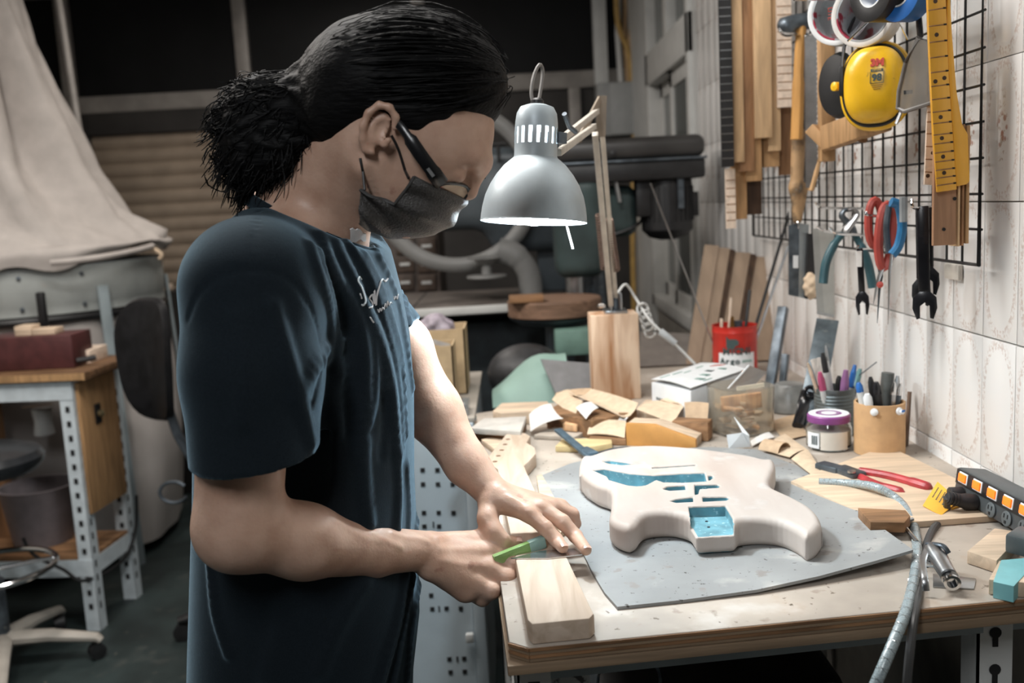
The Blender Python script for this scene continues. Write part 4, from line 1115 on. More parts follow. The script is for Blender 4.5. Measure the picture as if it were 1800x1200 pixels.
mb = MB(); mb.bar(P(1058, 225, Y=eY_ + .03), P(1083, 530, Y=2.42), .010, .010); mb.build('lower_arm', M['arm_cream'], lamp, bevel=.001)
M['spring'] = mat('spring', (.22, .15, .12), .45, .5, var=.2, scale=90)
for (a, b_, y) in (((1053, 378), (1062, 472), 2.20), ((1071, 385), (1084, 475), 2.21)):
    a = P(*a, Y=y); b_ = P(*b_, Y=y + .12); n = 150
    ax = (b_ - a); u = ax.orthogonal().normalized(); w = ax.normalized().cross(u)
    MB().tube([a + ax * (i / n) + (u * math.cos(i * .9) + w * math.sin(i * .9)) * .0075 for i in range(n + 1)], .0022, 5).build('spring', M['spring'], lamp)
c = P(1082, 548, Y=2.41)
mb = MB(); mb.box2((c.x - .028, 2.385, btz), (c.x + .028, 2.45, btz + .008)); mb.box2((c.x - .014, 2.395, btz + .008), (c.x - .009, 2.43, btz + .05)); mb.box2((c.x + .011, 2.395, btz + .008), (c.x + .016, 2.43, btz + .05)); mb.build('base_clamp', M['steel'], lamp, bevel=.0015)
mb = MB(frame_z((c.x, 2.41, btz + .008), (0, 0, 1))); mb.lathe([(.009, 0), (.009, .035), (.006, .045)], 16); mb.build('base_pin', M['steel_dark'], lamp)
for q in range(3):
    a = P(1064 - 3 * q, 538, Y=2.39); MB(frame_z(a, (-1, 0, .2))).lathe([(.004, 0), (.006, .006), (.0, .012)], 10).build('thumb_screw', M['chrome'], lamp)
lc = catmull([P(1086, 515, Y=2.42), P(1100, 500, Y=2.43), P(1118, 525, Y=2.44), P(1140, 560, Y=2.40), P(1165, 585, Y=2.38), P(1190, 608, Y=2.38), P(1222, 640, Y=2.36)], 8)
MB().tube(lc, .0035, 8).build('power_cord', M['white_paint'], lamp)
mb = MB(); mb.tube([P(1160, 582, Y=2.37), P(1188, 604, Y=2.36)], [.010, .008], 10); mb.build('inline_switch', mat('switch_grey', (.45, .47, .48), .4), lamp, bevel=.001)
for i in range(4):
    a = P(1130 + 4 * i, 545 + 12 * i, Y=2.42)
    MB().tube([a + Vector((.014 * math.cos(t), .006 * math.sin(3 * t), .018 * math.sin(t))) for t in np.linspace(0, 6.0, 20)], .003, 6).build('cord_bundle', M['white_paint'], lamp)
mb = MB(); mb.bar(P(995, 392, Y=1.54), P(1007, 437, Y=1.54), .006, .003); mb.build('tag', M['paper'], lamp)

# ---------------------------------------------------------------- offcuts and sanding sheets piled along the back of the bench
def sheet(c4, bulge=0, n=7, thick=.0012, m=None, wob=0.0, name='sheet', label='', cat='sheet', group=None, bl2=0):
    q = [P(x, y, Z=TZ0 + z) for x, y, z in c4]            # corners in order round the sheet
    g = []
    for i in range(n):
        r = []
        for j in range(n):
            u, v = i / (n - 1), j / (n - 1)
            p = q[0] * (1 - u) * (1 - v) + q[1] * u * (1 - v) + q[2] * u * v + q[3] * (1 - u) * v
            p.z += bulge * 4 * u * (1 - u) + bl2 * 4 * v * (1 - v) + wob * math.sin(5 * u + 3 * v)
            r.append(p)
        g.append(r)
    mb = MB(); mb.grid(g, thick)
    return solo(mb, name, m, label, cat, group)
def slab(pts, z0, z1, m, name, label, cat, bevel=.001, group=None):
    poly = [(q.x, q.y) for q in (P(x, y, Z=TZ0 + z1) for x, y in pts)]
    return solo(MB().prism(poly, TZ0 + z0, TZ0 + z1), name, m, label, cat, group, bevel=bevel)
G1 = 'offcuts piled behind the guitar'
slab([(866, 722), (882, 708), (962, 705), (975, 720), (880, 726)], .001, .030, M['tan_x'], 'wood_offcut', 'long squared tan offcut at the far left of the pile', 'offcut', group=G1)
slab([(826, 752), (850, 735), (925, 731), (915, 758)], .022, .034, mat('dusty_board', (.50, .47, .43), .8, var=.12, scale=30), 'wood_offcut', 'dusty grey board with a ragged end at the left of the pile', 'offcut', group=G1)
slab([(828, 758), (846, 742), (925, 738), (913, 764)], .001, .022, M['brown_x'], 'wood_offcut', 'dark brown board under the dusty grey one', 'offcut', group=G1)
slab([(846, 772), (880, 764), (903, 770), (868, 788)], .001, .012, M['tan_x'], 'wood_offcut', 'thin rounded offcut tucked beside the headstock', 'offcut', group=G1)
slab([(938, 764), (975, 750), (1032, 756), (1010, 768)], .001, .010, mat('grey_board', (.42, .36, .30), .8, var=.12, scale=30), 'wood_offcut', 'flat greyish board behind the blue clamp bar', 'offcut', group=G1)
slab([(989, 745), (1000, 736), (1018, 740), (1014, 748)], .012, .026, M['pine'], 'wood_offcut', 'small reddish wooden block in the middle of the pile', 'offcut', group=G1)
slab([(1010, 752), (1020, 745), (1036, 748), (1030, 756)], .001, .012, M['tan_x'], 'wood_offcut', 'tiny tan chip beside the reddish block', 'offcut', group=G1)
slab([(976, 784), (988, 771), (1074, 769), (1076, 778), (1040, 785)], .001, .013, wood('yellow_wood', (.60, .47, .25), 'x', .15), 'wood_offcut', 'pale yellow wooden strip lying in front of the pile', 'offcut', group=G1)
slab([(960, 722), (990, 705), (1110, 700), (1120, 722), (1040, 740)], .001, .040, M['brown_x'], 'wood_offcut', 'thick dark offcut holding up the sanding sheets', 'offcut', group=G1)
slab([(1120, 716), (1135, 702), (1205, 703), (1205, 722)], .001, .036, M['tan_x'], 'wood_offcut', 'squared offcut under the right hand sanding sheets', 'offcut', group=G1)
G2 = 'sanding sheets on the offcuts'
M['dirty_paper'] = mat('dirty_paper', (.68, .65, .61), .8, var=.08, scale=30, spots=[((.35, .3, .27), 60, .66)])
sheet([(930, 728, .035), (968, 709, .052), (990, 735, .040), (932, 758, .014)], .006, m=M['dirty_paper'], bl2=-.006, name='sanding_sheet', label='curled dirty white sanding sheet at the left of the pile', group=G2)
sheet([(970, 702, .046), (1000, 684, .060), (1025, 706, .054), (1010, 733, .034)], .006, m=M['kraft2'], name='sanding_sheet', label='creased beige sanding sheet at the top left of the pile', group=G2)
sheet([(978, 690, .050), (1038, 682, .062), (1046, 694, .056), (972, 700, .048)], .003, m=M['kraft'], name='sanding_sheet', label='small kraft sanding sheet at the back top of the pile', group=G2)
sheet([(1001, 690, .066), (1040, 683, .068), (1122, 708, .058), (1094, 732, .040)], -.012, m=M['kraft2'], bl2=.002, name='sanding_sheet', label='long sagging kraft sheet across the middle of the pile', group=G2)
sheet([(1012, 716, .058), (1040, 706, .060), (1052, 716, .056), (1030, 736, .045)], .004, m=M['paper'], name='sanding_sheet', label='small pale scrap sheet lying on the pile centre', group=G2)
sheet([(1025, 742, .020), (1045, 727, .034), (1104, 733, .036), (1096, 748, .020)], .003, m=M['paper'], name='sanding_sheet', label='white sheet peeping out under the long kraft sheet', group=G2)
sheet([(1032, 763, .016), (1040, 741, .030), (1101, 740, .032), (1098, 769, .016)], .004, m=M['kraft2'], bl2=.004, thick=.002, name='sanding_sheet', label='folded tan sanding sheet left of the orange wedge', group=G2)
slab([(1034, 770), (1045, 756), (1100, 752), (1100, 772)], .001, .014, M['brown_x'], 'wood_offcut', 'dark offcut under the folded tan sheet', 'offcut', group=G1)
sheet([(1119, 719, .046), (1150, 704, .052), (1212, 701, .052), (1184, 744, .036)], .004, m=M['kraft2'], name='sanding_sheet', label='wide kraft sheet leaning on the orange wedge', group=G2)
sheet([(1203, 707, .064), (1246, 708, .064), (1243, 751, .020), (1205, 739, .028)], .002, m=M['kraft'], name='sanding_sheet', label='upright kraft sheet beside the acrylic jar', group=G2)
sheet([(1160, 702, .056), (1212, 698, .058), (1206, 714, .050), (1180, 708, .052)], .003, m=M['kraft2'], name='sanding_sheet', label='loose kraft strip in front of the white carton', group=G2)
# orange faced wedge: a sloping sanding block with a dark wooden back
w0 = P(1101, 783, Z=TZ0); w1 = P(1223, 790, Z=TZ0)
ht = P(1102, 744, Y=w0.y).z - TZ0; ht2 = P(1223, 773, Y=w1.y).z - TZ0
wx = (w1 - w0); L = wx.length; dep = .06
T = frame(w0, wx)
prof = [(0, 0), (L, 0), (L, ht2), (L * .42, ht), (.0, ht)]
def xz_prism(T, prof, d0, d1):
    mb = MB(T); n = len(prof)
    vs = [(x, d0, z) for x, z in prof] + [(x, d1, z) for x, z in prof]
    mb.add(vs, [tuple(range(n)), tuple(range(n, 2 * n))[::-1]] + [(i, n + i, n + (i + 1) % n, (i + 1) % n) for i in range(n)]); return mb
wedge = thing('sanding_wedge', 'orange brown sloped wooden wedge block behind the guitar body', 'wedge', tuple((w0 + w1) / 2))
xz_prism(T, prof, 0, .012).build('face_board', mat('orange_wood', (.56, .27, .075), .5, var=.12, scale=20), wedge, bevel=.001)
xz_prism(T, [(x * .98 + .001, z * .98) for x, z in prof], .0125, dep).build('core', M['tan_x'], wedge, bevel=.001)
nb = P(1165, 752, Z=TZ0 + .02)
mb = MB(T); mb.box2((L * .55, dep + .002, .001), (L * 1.08, dep + .042, ht * .88)); 
solo(mb, 'wood_offcut', M['brown_x'], 'notched dark block behind the orange wedge', 'offcut', G1, bevel=.003)
c = P(1140, 753, Y=w0.y - .001); MB(frame_z(c, (0, -1, 0))).lathe([(.002, 0), (.002, .001)], 10).build('nail_head', M['chrome'], wedge)
# blue grey bar clamp
clamp = thing('bar_clamp', 'blue grey steel bar clamp poking out from behind the guitar body', 'clamp', tuple(P(1030, 795, Z=TZ0)))
M['bluegrey'] = mat('bluegrey', (.10, .15, .19), .45, .4, var=.25, scale=40)
mb = MB(); mb.bar(P(980, 755, Z=TZ0 + .035), P(1042, 806, Z=TZ0 + .010), .016, .006); mb.build('bar', M['bluegrey'], clamp, bevel=.001)
mb = MB(); mb.bar(P(1024, 790, Z=TZ0 + .014), P(1044, 800, Z=TZ0 + .014), .022, .012); mb.build('jaw', M['bluegrey'], clamp, bevel=.002)
mb = MB(); mb.tube(catmull([P(1044, 800, Z=TZ0 + .008), P(1075, 790, Z=TZ0 + .009), P(1100, 787, Z=TZ0 + .009), P(1124, 790, Z=TZ0 + .007)], 6), .005, 8, flat=.6); mb.build('handle', M['steel_dark'], clamp)

# ---------------------------------------------------------------- white carton
box = thing('carton', 'white printed carton with green stamps behind the acrylic jar', 'carton', tuple(P(1225, 700, Z=TZ0)))
zc_ = .088
base = [P(x, y, Z=TZ0 + zc_) for x, y in ((1145, 670), (1214, 686), (1312, 652), (1232, 641))]
MB().prism([(p.x, p.y) for p in base], TZ0 + .0006, TZ0 + zc_ - .002).build('carton_body', M['card_white'], box, bevel=.001)
cen = sum(base, Vector()) / 4
g = []
for i in range(7):
    u = i / 6
    a = base[0].lerp(base[1], u); b_ = base[3].lerp(base[2], u)
    g.append([a.lerp(b_, v / 4) + Vector((0, 0, .004 + .005 * math.sin(math.pi * u))) for v in range(5)])
MB().grid(g, .0012).build('carton_lid', M['card_white'], box)
ex = (base[1] - base[0]).normalized(); ey = (base[3] - base[0]).normalized()
M['ink'] = mat('ink', (.05, .08, .08), .6, var=0); M['ink_green'] = mat('ink_green', (.20, .36, .31), .6, var=0); M['ink_red'] = mat('ink_red', (.5, .05, .03), .6, var=0)
M['ink_white'] = mat('ink_white', (.8, .82, .84), .6, var=0); M['ink_orange'] = mat('ink_orange', (.85, .35, .08), .6, var=0)
def lid(u, v):
    p = base[0].lerp(base[1], u).lerp(base[3].lerp(base[2], u), v); p.z = TZ0 + zc_ + .0058 + .005 * math.sin(math.pi * u); return p
TX = frame(lid(.66, .42), ey, (0, 0, 1))
def glyph(T, sz, m, par, seed):
    """a small printed sign made of a few strokes"""
    r_ = random.Random(seed); mb = MB(T)
    for k in range(3): mb.box((r_.uniform(-.06, .06) * sz, (k - 1) * .30 * sz, 0), (r_.uniform(.5, .85) * sz, .13 * sz, .0005))
    for k in range(2): mb.box(((k - .5) * .5 * sz, r_.uniform(-.1, .1) * sz, 0), (.13 * sz, r_.uniform(.5, .9) * sz, .0005))
    return mb.build('lettering', m, par)
def line_mark(T, w, h, m, par): return MB(T).box((0, 0, 0), (w, h, .0005)).build('print_line', m, par)
yd = base[2] - base[1]
for k, (u, v, sz, m) in enumerate(((.80, .30, .026, 'ink_green'), (.72, .46, .026, 'ink_green'), (.62, .62, .022, 'ink'), (.70, .80, .024, 'ink_green'))): glyph(frame(lid(u, v), yd, (0, 0, 1)), sz, M[m], box, k)
for (u, v, w) in ((.32, .45, .03), (.2, .35, .04), (.92, .35, .035), (.28, .72, .03), (.15, .15, .04)): line_mark(frame(lid(u, v), yd, (0, 0, 1)), w, .004, M['ink_green'], box)
mb = MB(); a, b_, c = lid(.42, .80), lid(.58, .98), lid(.5, .90)
mb.prism([(a.x, a.y), (c.x + .006, c.y - .004), (b_.x, b_.y), (c.x - .006, c.y + .004)], TZ0 + zc_ + .0100, TZ0 + zc_ + .0110); mb.build('red_mark', M['ink_red'], box)
fc_ = base[0].lerp(base[1], .30); fc_.z = TZ0 + .052
def face_T(o, right, normal):
    r = Vector(right).normalized(); n_ = Vector(normal).normalized(); n_ = (n_ - r * n_.dot(r)).normalized(); u = n_.cross(r)
    m = Matrix((r, u, n_)).transposed().to_4x4(); m.translation = Vector(o); return m
nf = Vector((ex.y, -ex.x, 0))
for k in range(6): glyph(face_T(fc_ + ex * (k - 2.5) * .0085 + nf * .0008, ex, nf), .0075, M['ink'], box, 20 + k)

# ---------------------------------------------------------------- acrylic jar of scraps
M['acrylic'] = mat('acrylic', (.9, .85, .76), .08, var=.02, trans=.92, spec=.5)
jc = P(1303, 757, Z=TZ0); jr = .0605; jh = P(1303, 676, Y=jc.y).z - TZ0
jar = thing('acrylic_jar', 'clear yellowed acrylic jar full of wooden chips behind the jar with a purple lid', 'jar', tuple(jc))
def sq_lathe(T, prof, n=40, e=3.2):
    mb = MB(T); vs = []; fs = []
    for (r, z) in prof:
        for k in range(n):
            q = 2 * math.pi * k / n; c_, s_ = math.cos(q), math.sin(q)
            rr = r / (abs(c_) ** e + abs(s_) ** e) ** (1 / e); vs.append((rr * c_, rr * s_, z))
    for i in range(len(prof) - 1):
        for k in range(n):
            k2 = (k + 1) % n; fs.append((i * n + k, i * n + k2, (i + 1) * n + k2, (i + 1) * n + k))
    fs.append(tuple(range(n))[::-1]); fs.append(tuple((len(prof) - 1) * n + k for k in range(n)))
    mb.add(vs, fs); return mb
TJ = Matrix.Translation(jc) @ Matrix.Rotation(.3, 4, 'Z')
sq_lathe(TJ, [(jr - .003, .001), (jr, .004), (jr, jh * .5), (jr * 1.03, jh), (jr * 1.03 - .0025, jh), (jr - .0025, .5 * jh), (jr - .0035, .006), (.01, .006)]).build('jar_wall', M['acrylic'], jar)
random.seed(3)
for i in range(16):
    p = jc + Vector((random.uniform(-.035, .035), random.uniform(-.035, .035), .010 + .0035 * i))
    T = Matrix.Translation(p) @ Matrix.Rotation(random.uniform(0, 6), 4, 'Z') @ Matrix.Rotation(random.uniform(-.4, .4), 4, 'X')
    solo(MB(T).box((0, 0, 0), (random.uniform(.02, .04), random.uniform(.01, .02), random.uniform(.004, .010))), 'wood_chip', [M['tan_x'], M['pine'], M['maple_x'], M['kraft2']][i % 4], 'small wooden chip inside the acrylic jar', 'chip', 'chips in the acrylic jar', bevel=.0006)
T = frame(P(1303, 706, Y=jc.y - .01), (1, .1, .05)); solo(MB(T).box((0, 0, 0), (.085, .012, .032)), 'wood_chip', M['pine'], 'wide reddish wooden chip standing across the acrylic jar', 'chip', bevel=.002)
a = P(1280, 683, Y=jc.y - .005); b_ = P(1317, 642, Y=jc.y + .01)
T = frame((a + b_) / 2, b_ - a, (-.3, -1, .2)); 
mb = MB(); mb.grid([[a, a + Vector((.06, .03, -.004))], [b_, b_ + Vector((.045, .03, -.022))]], .002)
solo(mb, 'card_scrap', mat('grey_card', (.46, .44, .42), .8, var=.06), 'grey card scrap with a white edge leaning out of the acrylic jar', 'card scrap')
mb = MB(); mb.bar(a, b_, .003, .003); solo(mb, 'card_strip', M['card_white'], 'thin white strip leaning across the acrylic jar', 'strip')
mb = MB(); mb.bar(P(1295, 683, Y=jc.y - .045), P(1343, 676, Y=jc.y - .045), .004, .008); solo(mb, 'plastic_strip', mat('ivory', (.70, .62, .48), .5), 'ivory strip resting on the near rim of the acrylic jar', 'strip')
# folded white card and sanding curls in front of it
c1, c2, c3, c4, c5, c6 = [P(x, y, Z=TZ0 + z) for x, y, z in ((1277, 764, .030), (1281, 788, .003), (1319, 785, .003), (1305, 760, .034), (1290, 733, .062), (1316, 765, .030))]
mb = MB(); mb.grid([[c1, c4], [c2, c3]], .001); mb.grid([[c4, c5], [c3, c6]], .001)
solo(mb, 'folded_card', M['card_white'], 'small folded white card standing in front of the acrylic jar', 'card')
sheet([(1319, 775, .006), (1352, 759, .008), (1362, 768, .006), (1322, 784, .004)], .003, m=M['paper'], name='sanding_sheet', label='narrow pale sheet lying beside the folded white card')
def curl(px, py, w, r, a0, a1, rz, m, label):
    c = P(px, py, Z=TZ0 + .006); g = []
    for i in range(9):
        t = a0 + (a1 - a0) * i / 8
        g.append([c + Matrix.Rotation(rz, 3, 'Z') @ Vector((x, r * math.cos(t), r * math.sin(t))) for x in (-w / 2, 0, w / 2)])
    mb = MB(); mb.grid(g, -.0012)
    zmin = min(v.z for v in mb.v); 
    for v in mb.v: v.z += TZ0 + .0065 - zmin
    return solo(mb, 'sanding_sheet', m, label, 'sheet')
curl(1362, 790, .045, .022, .3, 2.9, -.9, M['kraft'], 'rolled tan sanding sheet beside the glass jar')
sheet([(1340, 790, .006), (1380, 762, .012), (1420, 790, .007), (1388, 803, .006)], .004, m=M['kraft2'], name='sanding_sheet', label='flat tan sanding sheet behind the rolled one')
sheet([(1391, 806, .007), (1420, 789, .010), (1447, 832, .007), (1444, 848, .006)], .003, m=M['kraft2'], name='sanding_sheet', label='tapered beige sanding sheet left of the red pliers')
sheet([(1352, 742, .003), (1400, 728, .004), (1420, 765, .003), (1380, 775, .003)], .002, m=M['kraft'], name='sanding_sheet', label='large tan sheet flat on the bench behind the glass jar')

# ---------------------------------------------------------------- red paint tin with rods
rcn = P(1292, 640, Y=2.62); rcn.z = TZ0
rr_ = 39 * 2.62 / 1700; rh = P(1292, 570, Y=2.62).z - TZ0
tin = thing('paint_tin', 'red paint tin with a white label holding rods and brushes', 'tin', tuple(rcn))
MB(Matrix.Translation(rcn)).lathe([(rr_ * .98, .001), (rr_, .004), (rr_, rh - .02), (rr_ * 1.02, rh - .017), (rr_, rh - .013), (rr_, rh - .003), (rr_ * 1.02, rh), (rr_ * .97, rh), (rr_ * .96, .006), (.001, .005)], 40).build('tin_body', M['red'], tin)
def arc_patch(c, r, a0, a1, z0, z1, n=12):
    g = [[(c.x + r * math.cos(t), c.y + r * math.sin(t), c.z + z) for z in (z0, z1)] for t in np.linspace(a0, a1, n)]
    return MB().grid(g, -.0004)
va = math.atan2(-rcn.y, -rcn.x)
arc_patch(rcn, rr_ + .0012, va - .75, va + .95, rh * .08, rh * .50).build('label_patch', M['ink_white'], tin)
def on_arc(c, r, a, z): return face_T((c.x + r * math.cos(a), c.y + r * math.sin(a), c.z + z), (-math.sin(a), math.cos(a), 0), (math.cos(a), math.sin(a), 0))
def arc_text(s_, size, c, r, a0, z, m, par, bold=0):
    n = len(s_); st = size * .62 / r
    for i, ch_ in enumerate(s_):
        if ch_ == ' ': continue
        text_mesh(ch_, size, on_arc(c, r, a0 + (i - (n - 1) / 2) * st, z), 'lettering', m, par, bold=bold)
arc_text('MIONI', .026, rcn, rr_ + .0018, va + .15, rh * .53, M['ink'], tin, bold=.0008)
arc_text('Argo', .022, rcn, rr_ + .0018, va - .22, rh * .34, M['ink'], tin, bold=.001)
for k in range(4): glyph(on_arc(rcn, rr_ + .0018, va + .36 + .13 * k, rh * .34), .009, M['ink_green'], tin, 40 + k)
# small black emblem above the lettering
mb = MB(on_arc(rcn, rr_ + .0012, va - .1, rh * .70)); mb.prism([(-.016, -.012), (-.016, .020), (-.009, .010), (.010, .010), (.018, .004), (.016, -.006), (.008, -.008), (.006, -.016), (-.010, -.016)], 0, .0006); mb.build('emblem', M['ink'], tin)
arc_patch(rcn, rr_ + .0016, va + .02, va + .62, rh * .06, rh * .16).build('orange_patch', M['ink_orange'], tin)
def stick(a, b_, r, m, name, label, cat, n=8, group=None, r2=None):
    return solo(MB().tube([a, b_], [r, r2 if r2 is not None else r], n), name, m, label, cat, group)
tb = rcn + Vector((0, 0, .01))
stick(tb + Vector((.02, 0, 0)), P(1388, 372, Y=2.66), .0045, M['black'], 'rod', 'long black rod leaning from the red tin to the wall', 'rod')
stick(tb + Vector((.025, -.01, 0)), P(1386, 432, Y=2.60), .004, M['steel'], 'rod', 'bright steel rod with a hooked top in the red tin', 'rod')
stick(tb + Vector((-.03, 0, 0)), P(1143, 322, Y=2.62), .0022, M['steel'], 'rod', 'thin wire rod leaning left out of the red tin', 'rod')
a = P(1284, 570, Y=2.60); solo(MB().bar(P(1279, 600, Y=2.60), P(1285, 523, Y=2.60), .011, .004), 'stir_stick', M['maple'], 'pale flat stirring stick upright in the red tin', 'stick', bevel=.0008)
solo(MB().bar(P(1268, 600, Y=2.63), P(1268, 560, Y=2.63), .012, .006), 'stir_stick', M['maple'], 'short pale stick end in the red tin', 'stick', bevel=.0008)
solo(MB().bar(P(1290, 600, Y=2.63), P(1286, 556, Y=2.62), .012, .003), 'brass_strip', mat('brass', (.30, .19, .06), .4, .6), 'short brass strip sticking out of the red tin', 'strip')
stick(P(1308, 600, Y=2.62), P(1318, 510, Y=2.66), .005, M['black'], 'rod', 'short black rod upright in the red tin', 'rod')
mb = MB(Matrix.Translation(P(1298, 566, Y=2.62))); mb.lathe([(.012, -.02), (.012, .004), (.0, .005)], 14); solo(mb, 'bottle_cap', M['steel_dark'], 'dark round cap showing in the red tin', 'cap')

# ---------------------------------------------------------------- leaning boards, steel bars and pots by the wall
gB = 'boards leaning on the wall behind the red tin'
for i, (x0, x1, m, lb_) in enumerate(((1238, 1262, 'tan', 'leftmost tan leaning board'), (1262, 1282, 'tan', 'second tan leaning board'), (1282, 1290, 'walnut', 'left dark leaning strip'), (1290, 1318, 'tan', 'wide tan leaning board between the dark strips'), (1318, 1327, 'walnut', 'right dark leaning strip'), (1327, 1358, 'tan', 'tan leaning board right of the dark strips'), (1358, 1392, 'tan', 'rightmost tan leaning board'))):
    y1 = 2.93; t0 = P(x0, 432 + i * 4, Y=y1); t1 = P(x1, 434 + i * 4, Y=y1)
    b0 = P(x0 - 34, 690, Y=y1 - .1); b1 = P(x1 - 34, 690, Y=y1 - .1)
    b0.z = b1.z = TZ0 + .001; b0.y = b1.y = y1 - .12
    mb = MB(); mb.grid([[t0, t1], [b0, b1]], .014 - .004 * (i % 2))
    solo(mb, 'leaning_board', mat('grey_tan', (.30, .22, .155), .7, var=.12, scale=30, stretch=(1, 1, .2)) if m == 'tan' else M['walnut'], lb_ + ' behind the red tin', 'board', gB)
solo(MB().bar(P(1352, 690, Y=2.42), P(1377, 540, Y=2.50), .024, .022), 'steel_angle', M['steel_dark'], 'dark square steel bar leaning beside the red tin', 'steel bar', bevel=.002)
solo(MB().bar(P(1374, 690, Y=2.40), P(1381, 622, Y=2.42), .016, .018), 'steel_angle', M['steel_dark'], 'short dark steel bar stub next to the leaning bar', 'steel bar', bevel=.002)
a = P(1420, 748, Z=TZ0 + .002); b_ = P(1455, 562, Y=2.16)
solo(MB().bar(a, b_, .048, .005, up=(-.4, -1, .2)), 'plane_iron', mat('plane_iron', (.13, .16, .18), .4, .6, var=.5, scale=14, spots=[((.35, .36, .34), 22, .6)]), 'wide dark steel blade leaning on the wall behind the ribbed can', 'blade', bevel=.0008)
cp = P(1388, 722, Z=TZ0); mb = MB(Matrix.Translation(cp)); mb.lathe([(.044, .001), (.046, .004), (.034, .060), (.030, .064), (.0, .065)], 28)
solo(mb, 'rubber_cup', mat('grey_rubber', (.20, .20, .19), .35, var=.4, scale=18), 'upturned dusty grey rubber cup beside the acrylic jar', 'cup')
tl = thing('trigger_tool', 'black glossy plastic clamp handle beside the ribbed can', 'clamp', tuple(P(1415, 745, Z=TZ0)))
MB().tube(catmull([P(1402, 748, Z=TZ0 + .01), P(1412, 715, Z=TZ0 + .035), P(1420, 688, Z=TZ0 + .065)], 5), [.012] * 5 + [.015] * 6, 10, flat=.6).build('handle', M['black_gloss'], tl)
MB().tube([P(1424, 690, Z=TZ0 + .07) + Vector((.012 * math.cos(t), 0, .012 * math.sin(t))) for t in np.linspace(0, 2 * math.pi, 17)[:-1]], .005, 6, closed=True).build('ring', M['black_gloss'], tl)

# ribbed can
def pot(px, Y, r, ytop, prof_fn, m, name, label, cat, n=40):
    c = P(px, 760, Y=Y); c.z = TZ0; h = P(px, ytop, Y=Y).z - TZ0
    o = thing(name, label, cat, tuple(c))
    MB(Matrix.Translation(c)).lathe(prof_fn(r, h), n).build(name + '_wall', m, o)
    return o, c, h
def ribbed(r, h):
    p = [(r, .0008)]
    for i in range(25): p.append((r - .0012 * (i % 2), .004 + (h - .012) * i / 24))
    return p + [(r + .0012, h - .003), (r + .0012, h), (r - .0015, h), (r - .0015, .004), (.001, .004)]
o, c, h = pot(1467, 1.93, .0400, 680, ribbed, mat('can_grey', (.14, .16, .16), .4, .5, var=.2, scale=20), 'ribbed_can', 'grey ribbed tin can holding brushes and pens by the wall', 'can')
def pen(a, b_, r, m, tipm, name, label, cat, tl_=.18):
    a = Vector(a); b_ = Vector(b_); o = thing(name, label, cat, tuple(a))
    MB().tube([a, a.lerp(b_, 1 - tl_)], r, 10).build('barrel', m, o)
    MB().tube([a.lerp(b_, 1 - tl_), a.lerp(b_, 1 - tl_ * .4), b_], [r * 1.05, r * 1.02, r * .55], 10).build('cap', tipm, o)
    return o
wht = M['white_paint']
M['pink'] = mat('pink', (.42, .07, .16), .35, var=.1); M['purple'] = mat('purple', (.27, .12, .26), .3, var=.1)
ci = c + Vector((0, 0, .01))
pen(ci + Vector((-.01, 0, 0)), P(1420, 638, Y=1.92), .0036, M['tan_x'], M['tan_x'], 'brush', 'wooden brush handle leaning left out of the ribbed can', 'brush')
solo(MB().bar(P(1447, 676, Y=1.92), P(1433, 630, Y=1.93), .020, .006, up=(0, -1, 0)), 'flat_brush', mat('bristle', (.55, .50, .45), .8, var=.35, scale=150, stretch=(1, 1, .1)), 'wide flat paint brush head in the ribbed can', 'brush', bevel=.001)
pen(ci + Vector((-.012, -.012, 0)), P(1441, 654, Y=1.90), .007, wht, M['pink'], 'marker', 'white marker with a dark pink end in the ribbed can', 'marker', .3)
pen(ci + Vector((.0, -.01, 0)), P(1446, 620, Y=1.92), .0060, wht, M['black'], 'marker', 'white marker with a black top in the ribbed can', 'marker', .25)
pen(ci + Vector((.005, -.005, 0)), P(1451, 607, Y=1.94), .0030, wht, M['steel'], 'pen', 'thin white pen taller than the rest in the ribbed can', 'pen')
pen(ci + Vector((.01, -.01, 0)), P(1487, 650, Y=1.91), .0085, M['pink'], M['purple'], 'screwdriver', 'purple pink screwdriver handle in the ribbed can', 'screwdriver', .5)
pen(ci + Vector((.014, 0, 0)), P(1503, 641, Y=1.93), .0058, wht, M['blue'], 'marker', 'white marker with a rounded blue cap in the ribbed can', 'marker', .35)
pen(ci + Vector((.02, .01, 0)), P(1512, 648, Y=1.96), .0070, M['steel_dark'], mat('tealplastic', (.12, .25, .25), .3), 'screwdriver', 'teal topped screwdriver at the right of the ribbed can', 'screwdriver', .3)
pen(ci + Vector((.005, .015, 0)), P(1475, 660, Y=1.95), .006, M['black'], M['black'], 'marker', 'black marker hidden at the back of the ribbed can', 'marker')
stick(P(1510, 660, Y=1.95), P(1541, 636, Y=1.95), .0012, M['steel_dark'], 'wire', 'thin bent wire between the two pen pots', 'wire')
# kraft tube
M['kraft_tube'] = mat('kraft_tube', (.56, .34, .17), .7, var=.08, scale=40)
o, c, h = pot(1546, 1.775, .0458, 705, lambda r, h: [(r, .0008), (r, h), (r - .004, h), (r - .004, .004), (.001, .004)], M['kraft_tube'], 'cardboard_tube', 'brown cardboard tube pen holder with two push pins', 'pen holder')
for (x, y, m) in ((1538, 723, 'card_white'), (1574, 721, 'ink_white')):
    q = P(x, y, Y=1.74); d = (q - Vector((c.x, c.y, q.z))).normalized(); q = Vector((c.x, c.y, q.z)) + d * .0462
    pp = thing('push_pin', ('round white' if x == 1538 else 'square blue and white') + ' push pin stuck in the cardboard tube', 'push pin', tuple(q))
    MB(frame_z(q, d)).lathe([(.007, 0), (.007, .003), (.003, .005), (.0045, .010), (.0, .011)], 14).build('head', M[m], pp)
    if x == 1574: MB(frame_z(q + d * .0112, d)).box((0, .002, 0), (.008, .004, .0008)).build('mark', M['blue'], pp)
